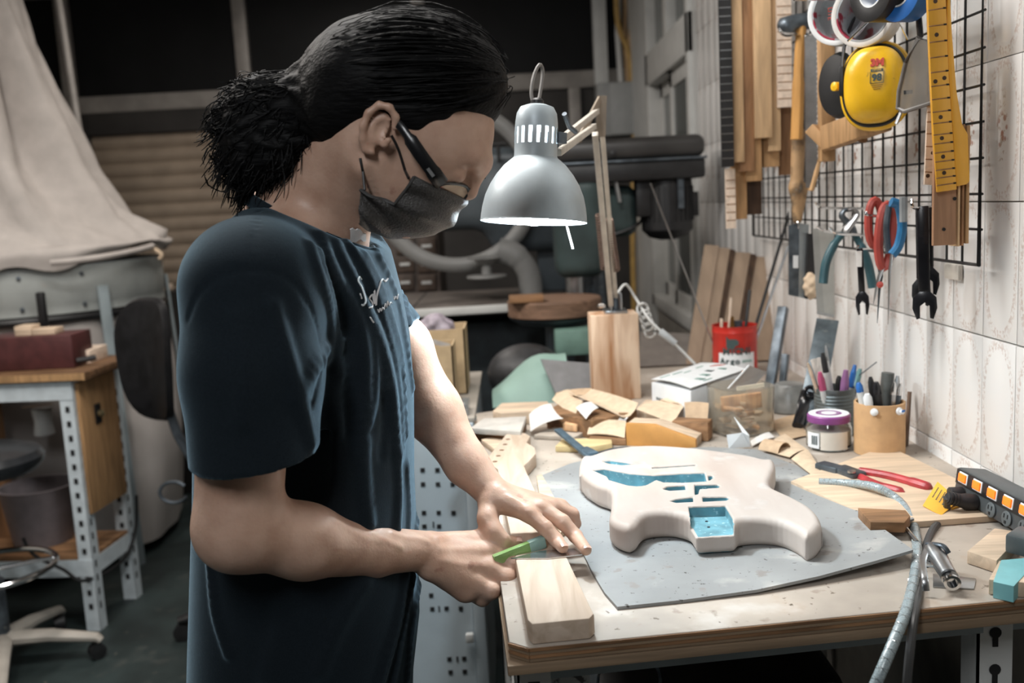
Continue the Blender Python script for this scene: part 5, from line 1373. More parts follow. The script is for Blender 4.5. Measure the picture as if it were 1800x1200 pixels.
ci = c + Vector((0, 0, .01))
pen(ci + Vector((-.02, -.01, 0)), P(1509, 672, Y=1.765), .0065, wht, M['blue'], 'marker', 'white marker with a blue end at the left of the cardboard tube', 'marker', .14)
pen(ci + Vector((-.015, -.02, 0)), P(1524, 692, Y=1.75), .008, M['card_white'], M['card_white'], 'marker', 'short white tube end in the cardboard tube', 'marker')
pen(ci + Vector((-.005, .0, 0)), P(1530, 662, Y=1.775), .0055, M['black'], M['black'], 'marker', 'slim black marker in the cardboard tube', 'marker')
pen(ci + Vector((.0, -.015, 0)), P(1540, 671, Y=1.755), .0075, M['black'], M['black_gloss'], 'marker', 'fat black marker in front in the cardboard tube', 'marker')
mb = MB(); mb.tube([ci + Vector((.01, .015, 0)), P(1561, 655, Y=1.79)], .0115, 16); o2 = solo(mb, 'dark_cylinder', mat('dark_metal_tube', (.09, .095, .09), .5, .2, var=.3, scale=40), 'dark round sanding drum standing in the cardboard tube', 'drum')
pen(ci + Vector((.01, -.02, 0)), P(1572, 672, Y=1.75), .0048, M['steel'], M['chrome'], 'pen', 'silver pen leaning right in the cardboard tube', 'pen')
pen(ci + Vector((.02, -.012, 0)), P(1583, 674, Y=1.76), .0045, M['steel_dark'], M['chrome'], 'pen', 'dark pen with a chrome clip in the cardboard tube', 'pen')
pen(ci + Vector((.02, .0, 0)), P(1578, 660, Y=1.775), .005, M['steel_dark'], M['steel'], 'pen', 'grey metal pen at the back of the cardboard tube', 'pen')
solo(MB().bar(P(1592, 800, Y=1.80), P(1599, 688, Y=1.82), .004, .016), 'rusty_strip', mat('rusty', (.20, .13, .09), .7, var=.3), 'rusty strip standing between the cardboard tube and the wall', 'strip')
# glass jar
gc = P(1457, 786, Z=TZ0); gr = .0425; gh = P(1457, 737, Y=gc.y).z - TZ0
gj = thing('glass_jar', 'small glass jar of white powder with a purple and white lid', 'jar', tuple(gc))
M['glass'] = mat('clear_glass', (.95, .97, .96), .03, var=0, trans=1.0)
TG = Matrix.Translation(gc)
MB(TG).lathe([(gr * .9, .001), (gr, .008), (gr, gh * .72), (gr * .93, gh * .88), (gr * .86, gh), (gr * .83, gh), (gr * .90, gh * .86), (gr * .965, gh * .72), (gr * .965, .010), (gr * .85, .005), (.001, .005)], 44).build('jar_glass', M['glass'], gj)
MB(TG).lathe([(gr * .85, .0055), (gr * .955, .0105), (gr * .955, gh * .68), (gr * .5, gh * .70), (.0, gh * .69)], 36).build('powder', mat('powder', (.74, .70, .64), .9, var=.08, scale=120, bump=.3), gj)
lr_ = gr * .93
lid_ = MB(TG).lathe([(lr_, gh - .002), (lr_ * 1.02, gh), (lr_ * 1.02, gh + .010), (lr_ * .97, gh + .0125), (.0, gh + .0125)], 44).build('jar_lid', mat('lid_purple', (.24, .06, .24), .35, var=.08), gj)
for (a, b_, m) in ((.95, .62, 'ink_white'), (.50, .36, 'lid2'), (.36, .001, 'ink_white')):
    if m == 'lid2': M['lid2'] = mat('lid_purple_ring', (.36, .22, .38), .4, var=.05)
    MB(TG).lathe([(lr_ * a, gh + .0124), (lr_ * a, gh + .0132), (lr_ * b_, gh + .0134), (lr_ * b_, gh + .0124)], 40).build('lid_print', M[m], lid_)
va = math.atan2(-gc.y, -gc.x)
arc_patch(gc, gr + .0007, va - 1.1, va - .42, gh * .12, gh * .66).build('barcode_label', M['ink_white'], gj)
for i in range(6):
    arc_patch(gc, gr + .0013, va - .80 + .055 * i, va - .80 + .055 * i + (.02 if i % 2 else .035), gh * .24, gh * .56, 3).build('barcode_line', M['ink'], gj)
arc_patch(gc, gr + .0006, va - .36, va + .9, gh * .08, gh * .70).build('paper_label', mat('jar_paper', (.70, .64, .56), .8, var=.06), gj)

# ---------------------------------------------------------------- red handled cutters
cut = thing('nipper_pliers', 'end-cutting pliers with long dark red handles lying near the wall', 'pliers', tuple(P(1540, 840, Z=TZ0)))
mb = MB(); mb.bar(P(1440, 818, Z=TZ0 + .012), P(1478, 828, Z=TZ0 + .012), .026, .016); mb.bar(P(1474, 824, Z=TZ0 + .012), P(1512, 838, Z=TZ0 + .012), .030, .015); mb.build('jaws', M['steel_dark'], cut, bevel=.004)
MB(Matrix.Translation(P(1497, 830, Z=TZ0 + .020))).lathe([(.007, 0), (.007, .003), (.0, .004)], 14).build('pivot', M['steel'], cut)
MB().tube(catmull([P(1512, 828, Z=TZ0 + .013), P(1560, 836, Z=TZ0 + .014), P(1605, 848, Z=TZ0 + .014), P(1636, 858, Z=TZ0 + .012)], 6), [.0075] * 12 + [.009] * 5 + [.008, .005], 10).build('handle', M['red_grip'], cut)
MB().tube(catmull([P(1505, 836, Z=TZ0 + .010), P(1540, 852, Z=TZ0 + .010), P(1570, 860, Z=TZ0 + .010), P(1590, 866, Z=TZ0 + .009)], 6), [.0075] * 16 + [.006, .003, .002], 10).build('handle', M['red_grip'], cut)

# ---------------------------------------------------------------- boards on the right of the bench
slab([(1390, 845), (1560, 782), (1700, 850), (1760, 905), (1590, 918), (1500, 895)], .0006, .010, wood('pale_board', (.60, .46, .33), 'x', .14), 'pale_board', 'thin pale board under the pliers and the power strip', 'board')
slab([(1508, 892), (1592, 896), (1600, 906), (1590, 918), (1530, 917)], .0108, .026, M['brown_x'], 'wood_offcut', 'brown block in the shadow under the clear hose', 'offcut')
slab([(1700, 968), (1748, 928), (1800, 935), (1752, 985)], .001, .018, M['tan_x'], 'wood_offcut', 'two layer light plywood scrap in front of the power strip', 'offcut')
tb_ = thing('taped_block', 'brown wooden block wrapped with turquoise tape at the right edge', 'block', tuple(P(1790, 1010, Z=TZ0)))
pb = [P(x, y, Z=TZ0 + .020) for x, y in ((1738, 1018), (1756, 985), (1880, 985), (1880, 1030))]
MB().prism([(p.x, p.y) for p in pb], TZ0 + .001, TZ0 + .020).build('block', M['tan_x'], tb_, bevel=.001)
pb = [P(x, y, Z=TZ0 + .0208) for x, y in ((1746, 1022), (1760, 984), (1830, 978), (1782, 1030))]
MB().prism([(p.x, p.y) for p in pb], TZ0 + .0006, TZ0 + .0208).build('tape_wrap', mat('turquoise_tape', (.20, .47, .50), .5, var=.1), tb_)
# black adapter
slab([(1766, 938), (1790, 922), (1880, 935), (1880, 965)], .0195, .045, mat('adapter', (.07, .085, .09), .4, var=.15), 'adapter_box', 'dark grey adapter box at the right edge before the power strip', 'adapter', bevel=.004)

# ---------------------------------------------------------------- power strip
A = P(1674, 872, Z=TZ0 + .011); B = P(1800, 944, Z=TZ0 + .011); ab = (B - A); B = A + ab * 1.9
strip = thing('power_strip', 'black power strip with orange lit switches against the tiled wall', 'power strip', tuple(A))
PT = frame(A, B - A, (0, 0, 1)) @ Matrix.Rotation(math.radians(-8), 4, 'X')
Ls = (B - A).length; hs = .048
M['strip_grey'] = mat('strip_grey', (.06, .068, .072), .42, var=.1, scale=40)
bt = MB(PT); bt.box2((0, .0005, 0), (Ls, .048, hs)); bt.build('housing', M['strip_grey'], strip, bevel=.004)
# face plate carries switches above, sockets below
fpm = MB(PT); fpm.box2((.004, -.0015, hs * .50), (Ls - .004, .001, hs * .97)); fpm.build('switch_panel', M['black'], strip, bevel=.001)
for i in range(5):
    x = .014 + i * .040
    fr_ = MB(PT); fr_.box2((x, -.0030, hs * .58), (x + .024, -.0008, hs * .93)); so_ = fr_.build('switch_frame', M['ink_white'], strip, bevel=.0009)
    sw = MB(PT); sw.box2((x + .002, -.0055, hs * .63), (x + .022, -.001, hs * .89)); sw.build('rocker', M['orange_sw'] if 'orange_sw' in M else M.setdefault('orange_sw', mat('orange_switch', (.95, .20, .02), .3, var=.05, emit=.7)), so_, bevel=.0012)
    if i >= 2:
        so = MB(PT @ Matrix.Translation((x + .012, -.0003, hs * .25)) @ Matrix.Rotation(math.pi / 2, 4, 'X')); so.lathe([(.0115, 0), (.0115, .0014), (.0100, .0022), (.0, .0022)], 20, 1, .95)
        sk = so.build('socket', mat('socket_grey', (.10, .115, .12), .4, var=.05) if i == 2 else M['sk'], strip)
        if i == 2: M['sk'] = sk.data.materials[0]
        for (sx_, sz_, w_, h_) in ((-.0042, .0035, .0016, .006), (.0042, .0035, .0016, .006), (0, -.005, .004, .004)):
            q = MB(PT); q.box2((x + .012 + sx_ - w_ / 2, -.0032, hs * .25 + sz_ - h_ / 2), (x + .012 + sx_ + w_ / 2, -.0022, hs * .25 + sz_ + h_ / 2)); q.build('slot', M['dark_void'], sk)
# plugs, yellow tag, cables
pl1 = P(1698, 872, Y=1.55)
plug = thing('plug', 'black plug with its cable and a yellow warning tag in the power strip', 'plug', tuple(P(1690, 890, Y=1.50)))
fp = PT @ Vector((.064, -.001, hs * .22)); dirn = (PT.to_3x3() @ Vector((0, -1, 0))).normalized()
p1 = fp + dirn * .014; p2 = fp + dirn * .044 + Vector((0, 0, .004))
MB().tube([fp, p1, p1.lerp(p2, .4), p2], [.0125, .0125, .0090, .0080], 14).build('plug_body', M['rubber'], plug, bevel=.001)
for i in range(4):
    q = p1.lerp(p2, .35 + .16 * i); MB(frame_z(q, p2 - p1)).lathe([(.0098, 0), (.0098, .003)], 12).build('strain_ring', M['rubber'], plug)
fp3 = PT @ Vector((.026, -.001, hs * .25)); MB().tube([fp3, fp3 + dirn * .020], [.011, .009], 12).build('plug_body', M['rubber'], plug, bevel=.001)
cb = catmull([p2, P(1662, 905, Y=1.40), P(1640, 930, Y=1.34), P(1626, 965, Y=1.28), P(1620, 1010, Y=1.20), P(1611, 1060, Y=1.09), P(1602, 1120, Y=1.045), P(1594, 1200, Y=1.035), P(1588, 1300, Y=1.05)], 8)
MB().tube(cb, .0052, 10).build('cable', mat('cable_dark', (.055, .055, .055), .4, var=.1), plug)
t_ = [P(x, y, Y=yy) for x, y, yy in ((1648, 846, 1.47), (1685, 880, 1.42), (1655, 905, 1.38), (1622, 888, 1.42))]
mb = MB()
g = [[t_[0].lerp(t_[1], v), t_[3].lerp(t_[2], v)] for v in np.linspace(0, 1, 6)]
for i, r in enumerate(g):
    for p in r: p.y -= .006 * math.sin(math.pi * i / 5)
mb.grid(g, .001); M['tag_yellow'] = mat('tag_yellow', (.85, .44, .05), .6, var=.06)
tg = mb.build('warning_tag', M['tag_yellow'], plug)
mb = MB(); mb.grid([[P(1672, 893, Y=1.40), P(1686, 888, Y=1.41)], [P(1677, 922, Y=1.40), P(1685, 918, Y=1.41)]], .001); mb.build('tag_end', M['tag_yellow'], plug)
nrm = (t_[1] - t_[0]).cross(t_[3] - t_[0]).normalized()
if nrm.y > 0: nrm = -nrm
for i in range(4):
    c = t_[0].lerp(t_[1], .25 + .17 * i).lerp(t_[3].lerp(t_[2], .25 + .17 * i), .5) + nrm * .0085
    for k in range(7): line_mark(face_T(c + (t_[0] - t_[3]).normalized() * (k - 3) * .0042, t_[0] - t_[3], nrm), .0030, .0032 if i == 3 else .0016, M['ink'], tg)
# clear braided hose over the bench edge
M['hose'] = mat('hose', (.30, .36, .38), .25, var=.25, scale=700, stretch=(1, 1, 1), spec=.7)
hz_ = catmull([P(1440, 847, Z=TZ0 + .012), P(1490, 849, Z=TZ0 + .014), P(1540, 856, Z=TZ0 + .022), P(1580, 880, Y=1.46), P(1603, 915, Y=1.38), P(1612, 960, Y=1.28), P(1608, 1010, Y=1.18), P(1594, 1070, Y=1.075), P(1570, 1130, Y=1.03), P(1540, 1200, Y=1.01), P(1500, 1290, Y=1.02)], 10)
hs_ = thing('air_hose', 'clear braided hose looping over the front edge of the bench', 'hose', tuple(hz_[0]))
MB().tube(hz_, .0066, 14).build('hose_wall', M['hose'], hs_)
for k in range(2):
    pts = []; 
    for i, p in enumerate(hz_):
        t = (hz_[min(i + 1, len(hz_) - 1)] - hz_[max(i - 1, 0)]).normalized(); u = t.orthogonal().normalized(); w = t.cross(u)
    n = len(hz_) * 5; sg = 1 if k else -1; prev = Vector((0, 0, 1))
    for i in range(n):
        f = i / 5; a = int(f); p = hz_[a].lerp(hz_[min(a + 1, len(hz_) - 1)], f - a)
        t = (hz_[min(a + 1, len(hz_) - 1)] - hz_[max(a - 1, 0)]).normalized(); prev = (prev - t * prev.dot(t)).normalized(); w = t.cross(prev)
        pts.append(p + (prev * math.cos(sg * i * .55) + w * math.sin(sg * i * .55)) * .0067)
    MB().tube(pts, .00028, 4).build('braid', M['chrome'], hs_)
# air blow gun
bg = thing('air_blow_gun', 'small chrome air blow gun on the bench beside the hose', 'blow gun', tuple(P(1660, 1000, Z=TZ0)))
MB().tube(catmull([P(1640, 965, Z=TZ0 + .030), P(1655, 990, Z=TZ0 + .024), P(1668, 1012, Z=TZ0 + .020)], 4), [.011, .012, .0125, .012, .011, .011, .0105, .0105, .010], 14).build('gun_body', M['steel'], bg)
e = P(1668, 1012, Z=TZ0 + .018); d = (P(1674, 1024, Z=TZ0 + .016) - e).normalized()
MB(frame_z(e, d)).lathe([(.0105, 0), (.0105, .006), (.0085, .007), (.0085, .013), (.0100, .014), (.0100, .018), (.0065, .018), (.0065, .010), (.0, .010)], 20).build('coupler', M['chrome'], bg)
MB().tube(catmull([P(1631, 955, Z=TZ0 + .035), P(1656, 958, Z=TZ0 + .042), P(1668, 972, Z=TZ0 + .034)], 5), .004, 8, flat=.6).build('trigger', M['steel_dark'], bg)
for (a, b_) in (((1624, 975), (1645, 985)), ((1622, 990), (1648, 994))):
    MB().tube([P(*a, Z=TZ0 + .018), P(*b_, Z=TZ0 + .020)], .005, 10).build('fitting', M['chrome'], bg)
MB().tube(catmull([P(1632, 960, Z=TZ0 + .03), P(1622, 985, Z=TZ0 + .03), P(1625, 1015, Z=TZ0 + .022), P(1628, 1038, Z=TZ0 + .008)], 6), .0042, 8, flat=.6).build('lever', M['steel'], bg)
slab([(1640, 1030), (1640, 1008), (1716, 1016), (1712, 1034)], .0006, .0022, M['steel'], 'scraper_plate', 'flat steel scraper plate under the air blow gun', 'scraper', bevel=.0003)
a = thing('hex_key', 'bent steel hex key lying behind the clear hose', 'hex key', tuple(P(1600, 925, Z=TZ0)))
MB().tube(catmull([P(1604, 912, Z=TZ0 + .014), P(1590, 918, Z=TZ0 + .014), P(1590, 925, Z=TZ0 + .013), P(1612, 952, Z=TZ0 + .008)], 5), .003, 6).build('key', M['steel'], a)
# knife and steel rule under the hands
kn = thing('cutter_knife', 'translucent green snap-off cutter held in the right hand', 'knife', tuple(P(920, 965, Y=1.29)))
ka = P(868, 986, Y=1.255); kb = P(958, 950, Y=1.285)
M['green_plastic'] = mat('green_plastic', (.36, .60, .22), .12, var=.1, trans=.4)
M['teal_plastic'] = mat('teal_plastic', (.45, .70, .66), .12, var=.1, trans=.45)
kd = kb - ka
mb = MB(); mb.bar(ka, ka.lerp(kb, .72), .010, .0165); mb.build('handle', M['green_plastic'], kn, bevel=.002)
mb = MB(); mb.bar(ka.lerp(kb, .66), kb, .0115, .018); mb.build('end_cap', M['teal_plastic'], kn, bevel=.0035)
mb = MB(); mb.bar(ka.lerp(kb, .1), ka.lerp(kb, .9), .003, .0075); mb.build('blade_core', mat('green_dark', (.14, .34, .06), .3), kn)
rl = [(898, 981), (948, 968), (1010, 964), (1023, 974), (965, 981)]
solo(MB().prism([(q.x, q.y) for q in (P(x, y, Z=nz + .0015) for x, y in rl)], nz + .0004, nz + .0018), 'steel_scraper', mat('bright_steel', (.62, .63, .65), .22, 1, var=.05), 'thin bright steel scraper pressed on the guitar neck under the left fingers', 'scraper')
# ================================================================ TOOL WALL
GX = .735                                  # plane of the wire grid
gy0 = P(1723, 300, X=GX).y; gy1 = P(1322, 300, X=GX).y; gz0 = P(1722, 466, X=GX).z; gz1 = 2.35
grid = thing('wire_grid', 'black wire grid panel fixed on the tiled wall for hanging tools', 'grid', (GX, (gy0 + gy1) / 2, gz0))
M['wire'] = mat('wire_black', (.02, .02, .02), .4, .3, var=.2)
MB().tube([(GX, gy0, gz0), (GX, gy1, gz0), (GX, gy1, gz1), (GX, gy0, gz1)], .0035, 8, closed=True).build('grid_frame', M['wire'], grid)
ny = int((gy1 - gy0) / .0565); nzz = int((gz1 - gz0) / .0555)
for i in range(1, ny + 1): MB().tube([(GX, gy0 + i * .0565, gz0), (GX, gy0 + i * .0565, gz1)], .0022, 6).build('wire', M['wire'], grid)
for j in range(1, nzz + 1): MB().tube([(GX + .004, gy0, gz0 + j * .0555), (GX + .004, gy1, gz0 + j * .0555)], .0022, 6).build('wire', M['wire'], grid)
# ---------------------------------------------------------------- bundle of wooden sticks hung at the far end
def slotted(name, m, ms, px0, px1, ytop, ybot, Y, label, step=.02):
    a = P(px0, ybot, Y=Y); b_ = P(px1, ytop, Y=Y); o = thing(name, label, 'fretboard', ((a.x + b_.x) / 2, Y, a.z), 'fretboards hung at the far end of the tool wall')
    MB().box2((a.x, Y, a.z), (b_.x, Y + .006, b_.z)).build('board', m, o)
    n = int((b_.z - a.z) / step)
    for i in range(1, n): MB().box2((a.x + .001, Y - .0008, a.z + i * step), (b_.x - .001, Y + .001, a.z + i * step + .002)).build('fret_slot', ms, o)
    return o
hy = 2.45
hk = thing('long_hook', 'long steel hook carrying the bundle of wooden sticks', 'hook', (GX, hy + .05, 2.05))
MB().tube([(GX, hy + .06, 1.96), (.56, hy + .06, 1.96), (.555, hy + .06, 1.98)], .004, 8).build('hook_rod', M['chrome'], hk)
slotted('slotted_fretboard', M['black'], M['steel'], 1269, 1284, -60, 294, hy - .015, 'narrow black slotted fretboard at the far left of the stick bundle')
slotted('slotted_fretboard', M['maple'], M['brown'], 1277, 1292, 296, 402, hy + .012, 'short pale slotted fretboard below the black one')
gS = 'wooden sticks hung in the bundle'
st = [(1280, 1303, 286, 0, 'tan', 'thick tan stick at the left of the bundle'), (1288, 1306, 386, .03, 'oak', 'long orange brown stick reaching lowest at the left of the bundle'), (1301, 1321, 302, .005, 'brown', 'dark brown stick second from the left of the bundle'), (1312, 1334, 319, .012, 'oak', 'orange brown stick in the middle of the bundle'), (1307, 1333, 378, .045, 'walnut', 'nearly black long stick behind the middle of the bundle'), (1328, 1354, 243, -.005, 'tan', 'wide pale stick right of the middle of the bundle'), (1351, 1369, 266, .008, 'tan', 'narrow pale stick beside the wide pale one'), (1342, 1366, 294, .022, 'oak', 'stick end with a small dark mark below the pale sticks'), (1371, 1388, 308, .045, 'brown', 'thin dark stick at the right of the bundle')]
for (x0, x1, yb_, dy_, m, lb_) in st:
    a = P(x0, yb_, Y=hy + dy_); b_ = P(x1, -60, Y=hy + dy_)
    mb = MB(); mb.box2((a.x, hy + dy_, a.z), (b_.x, hy + dy_ + .018, b_.z))
    if 'thick tan' in lb_: mb.prism([(a.x, hy + dy_ + .018), (b_.x, hy + dy_ + .018), (b_.x, hy + dy_ + .022)], a.z + .08, b_.z)
    o = solo(mb, 'wooden_stick', M[m], lb_, 'stick', gS, bevel=.0015)
slotted('slotted_fretboard', M['maple'], M['brown'], 1367, 1390, -60, 189, hy + .0, 'pale slotted fretboard at the right of the stick bundle')
# ---------------------------------------------------------------- hammer, saws and wooden clamp
ham = thing('claw_hammer', 'hammer with an orange wooden handle and a grey dusty head hung by its head', 'hammer', tuple(P(1405, 150, Y=2.24)))
hyy = 2.26
MB().tube(catmull([P(1409, 40, Y=hyy), P(1404, 120, Y=hyy), P(1402, 200, Y=hyy), P(1400, 245, Y=hyy)], 6), [.014] * 8 + [.017] * 11, 12, flat=.8).build('handle', wood('handle_orange', (.50, .26, .08), 'z', .15), ham)
MB().tube(catmull([P(1372, 55, Y=hyy), P(1395, 40, Y=hyy), P(1425, 35, Y=hyy), P(1452, 15, Y=hyy)], 6), [.012, .018, .022, .024, .022, .02, .018, .018, .018, .018, .018, .019, .02, .022, .024, .026, .028, .028, .026], 12).build('head', M['steel_dark'], ham)
MB().tube([P(1448, 18, Y=hyy - .01), P(1440, 50, Y=hyy - .01)], [.03, .02], 12).build('cloth_wrap', mat('rag', (.42, .38, .34), .9, var=.2, scale=30), ham)
hk1 = thing('wall_hook', 'bright steel hook under the hammer head', 'hook', tuple(P(1390, 55, Y=2.21)))
MB().tube(catmull([P(1369, 50, Y=2.20), P(1376, 58, Y=2.20), P(1400, 60, Y=2.24), (GX, 2.33, P(1400, 58, Y=2.24).z)], 6), .003, 8).build('hook_rod', M['chrome'], hk1)
paint = thing('panel_saw', 'paint stained wooden saw handle hanging below the hammer', 'saw', tuple(P(1402, 330, Y=2.30)))
V_, F_ = sdf_mesh(lambda p: smin(rcone(p, P(1404, 235, Y=2.30), P(1400, 330, Y=2.30), .016, .015), smin(rcone(p, P(1397, 330, Y=2.30), P(1400, 385, Y=2.30), .013, .009), rcone(p, P(1412, 330, Y=2.31), P(1403, 385, Y=2.30), .012, .009), .008), .012), np.array(P(1400, 310, Y=2.30)) - np.array((.06, .05, .14)), np.array(P(1400, 310, Y=2.30)) + np.array((.06, .05, .15)), .004)
arr_obj('handle', V_, F_, mat('stained_handle', (.42, .26, .13), .6, var=.2, scale=14, spots=[((.03, .025, .02), 22, .48), ((.62, .58, .5), 18, .62)]), paint)
sw_ = thing('pull_saw', 'steel saw blade with a wooden grip hanging right of the hammer', 'saw', tuple(P(1425, 250, Y=2.14)))
a, b_ = P(1417, 330, Y=2.14), P(1431, 60, Y=2.14)
MB().box2((a.x, 2.14, a.z), (b_.x + .004, 2.1425, b_.z)).build('blade', M['steel'], sw_)
for i in range(34):
    z = a.z + .006 + i * .0105
    if z > b_.z: break
    MB().prism([(0, 0), (.004, 0), (0, .003)], 0, .001) if False else None
    t_ = MB(); t_.add([(b_.x + .004, 2.1402, z), (b_.x + .009, 2.1412, z + .004), (b_.x + .004, 2.1422, z + .009)], [(0, 1, 2)]); t_.build('tooth', M['steel'], sw_)
MB().tube(catmull([P(1425, 335, Y=2.145), P(1432, 310, Y=2.145), P(1438, 280, Y=2.15)], 5), .011, 10, flat=.6).build('grip', wood('grip_wood', (.45, .28, .14), 'z', .2), sw_)
wc_ = thing('wooden_cam_clamp', 'T-shaped wooden cam clamp hanging behind the yellow ear muff', 'clamp', tuple(P(1456, 200, Y=2.01)))
a, b_ = P(1444, 284, Y=2.02), P(1468, 30, Y=2.02)
MB().box2((a.x, 2.02, a.z), (b_.x, 2.045, b_.z)).build('bar', M['oak'], wc_, bevel=.002)
MB().bar(P(1452, 243, Y=2.01), P(1556, 205, Y=1.78), .026, .05).build('arm', M['oak'], wc_, bevel=.003)
MB().tube([P(1476, 228, Y=1.98), P(1520, 246, Y=1.87)], [.014, .006], 8).build('cam', M['brown_x'], wc_)
MB().bar(P(1436, 250, Y=2.04), P(1450, 235, Y=2.03), .03, .06).build('fixed_jaw', M['oak'], wc_, bevel=.002)
# ---------------------------------------------------------------- tapes
def ring_roll(c, axis, R, r, w, m_out, m_in, name, label, core=None):
    o = thing(name, label, 'tape', tuple(c)); T = frame_z(c, axis)
    MB(T).lathe([(r, -w / 2), (R, -w / 2), (R, w / 2), (r, w / 2), (r, -w / 2)], 44).build('tape_wound', m_out, o, bevel=.001)
    MB(T).lathe([(r - .003, -w / 2), (r - .0004, -w / 2), (r - .0004, w / 2), (r - .003, w / 2), (r - .003, -w / 2)], 44).build('core', m_in, o)
    return o, T
M['core_mark'] = mat('core_mark', (.60, .64, .68), .5, var=.3, scale=26, lo=.56, hi=.60, col2=(.33, .02, .05))
o, T_ = ring_roll(P(1478, 22, Y=1.80), (-.55, -.62, .0), .058, .049, .024, M['card_white'], M['core_mark'], 'masking_tape', 'white masking tape roll hanging left on the tool wall')
text_mesh('LITE', .012, face_T(P(1459, 24, Y=1.77), (.0, 0, -1), (-.55, -.62, 0)), 'lettering', M['ink_red'], o)
ring_roll(P(1524, 26, Y=1.74), (-.55, -.62, .0), .056, .047, .040, M['paper'], M['core_mark'], 'masking_tape', 'cream masking tape roll hanging behind the first one')
ring_roll(P(1495, -8, Y=1.85), (-.5, -.7, .0), .05, .04, .05, mat('tape_turquoise', (.03, .38, .42), .4), M['card_white'], 'colour_tape', 'turquoise tape roll showing behind the white rolls')
ring_roll(P(1555, -20, Y=1.62), (-.9, -.3, .0), .052, .030, .055, M['black'], M['card_white'], 'insulating_tape', 'black tape roll at the top edge above the ear muff')
ring_roll(P(1592, -22, Y=1.58), (-.9, -.3, .0), .052, .030, .030, M['blue'], M['card_white'], 'insulating_tape', 'blue tape roll beside the black one')
mb = MB(); mb.tube([P(1535, 30, Y=1.70), P(1490, 72, Y=1.70)], .0018, 6); mb.tube([P(1578, 32, Y=1.70), P(1596, 70, Y=1.70)], .0018, 6); mb.tube([P(1535, 30, Y=1.70), P(1578, 32, Y=1.70)], .0018, 6)
solo(mb, 'wire_hanger', M['chrome'], 'thin bent wire holding the tape rolls', 'wire')
mb = MB(); hc_ = P(1540, -10, Y=1.77); mb.tube([(GX, hc_.y + .04, hc_.z), (.52, hc_.y, hc_.z)], .004, 8)
solo(mb, 'long_hook', M['chrome'], 'long steel hook carrying the tape rolls', 'hook')
# ---------------------------------------------------------------- ear muffs
eY = 1.72
ec = P(1537, 150, Y=eY)
ear = thing('ear_muffs', 'yellow and black ear muffs hanging on the tool wall', 'ear muffs', tuple(ec))
en = Vector((-.50, -.86, .03)).normalized(); er = Vector((0, 0, 1)).cross(en).normalized(); eu = en.cross(er)
RE = np.array([[er.x, eu.x, en.x], [er.y, eu.y, en.y], [er.z, eu.z, en.z]])
def muff(p):
    q = (p - np.array(ec)) @ RE
    d = (np.abs(q[:, 0] / .050) ** 2.7 + np.abs(q[:, 1] / .065) ** 2.5 + np.abs(np.maximum(q[:, 2], 0) / .036) ** 2.6) ** (1 / 2.6) - 1
    return np.maximum(d * .045, -q[:, 2] - .002)
V_, F_ = sdf_mesh(muff, np.array(ec) - .11, np.array(ec) + .11, .0025)
arr_obj('ear_cup', V_, F_, M['yellow'], ear)
TE = face_T(ec, er, en)
def ovl(k, z, n=48): return [TE @ Vector((.050 * k * math.copysign(abs(math.cos(t)) ** .8, math.cos(t)), .065 * k * math.copysign(abs(math.sin(t)) ** .85, math.sin(t)), z)) for t in np.linspace(0, 2 * math.pi, n + 1)[:-1]]
MB().tube(ovl(1.0, -.006), .006, 8, closed=True).build('cup_seam', M['black'], ear)
MB().tube(ovl(1.01, -.018), .011, 10, closed=True).build('back_cup', M['yellow'], ear)
MB().tube(ovl(.9, -.034), .014, 10, closed=True).build('cushion', M['black'], ear)
MB().tube(catmull([TE @ Vector((-.053, .02, -.002)), TE @ Vector((-.056, .05, -.012)), TE @ Vector((-.05, .10, -.03)), TE @ Vector((-.03, .15, -.05))], 6), .005, 8, flat=.6).build('headband', M['black'], ear)
MB().box2((0, 0, 0), (0, 0, 0)) if False else None
mb = MB(TE); mb.box((-.054, .012, .002), (.008, .05, .014)); mb.build('band_clip', M['black'], ear, bevel=.002)
c2 = P(1476, 150, Y=eY + .10)
e2 = MB(frame_z(c2, (.8, .5, 0))); e2.lathe([(.02, -.02), (.045, -.015), (.05, .0), (.045, .012), (.0, .02)], 28, .8, 1.2); e2.build('ear_cup', M['black'], ear)
c3 = P(1473, 152, Y=eY + .06); MB(frame_z(c3, (-1, -.5, 0))).lathe([(.008, 0), (.008, .01), (.0, .012)], 12).build('band_pin', M['yellow'], ear)
def ez(x, y): return .036 * max(0., 1 - abs(x / .050) ** 2.7 - abs(y / .065) ** 2.5) ** (1 / 2.6)
def eT(x, y):
    h_ = .002; n_ = Vector((-(ez(x + h_, y) - ez(x - h_, y)) / (2 * h_), -(ez(x, y + h_) - ez(x, y - h_)) / (2 * h_), 1)).normalized()
    return TE @ face_T(Vector((x, y, ez(x, y))) + n_ * .0003, Vector((1, 0, n_.x / -n_.z)), n_)
def etext(t, size, x, y, m, bold=0): text_mesh(t, size, eT(x, y), 'lettering', m, ear, extrude=.0009, bold=bold)
etext('3M', .017, .010, .033, M['ink_red'], .0010)
etext('98', .016, .010, .008, M['ink'], .0006)
mb = MB(eT(.010, .0205)); mb.box((0, 0, 0), (.020, .0045, .0014)); mb.build('print_bar', M['ink'], ear)
text_mesh('OPTIME', .0042, eT(.010, .0205) @ Matrix.Translation((0, 0, .0006)), 'lettering', M['yellow'], ear, extrude=.0004)
mb = MB(eT(.010, .008))
for (x, y, w, h) in ((-.0108, .001, .0006, .018), (.0108, .001, .0006, .018), (0, -.0085, .022, .0006)): mb.box((x, y, 0), (w, h, .0014))
mb.build('print_frame', M['ink'], ear)
M['pro'] = mat('print_ochre', (.40, .24, .03), .5)
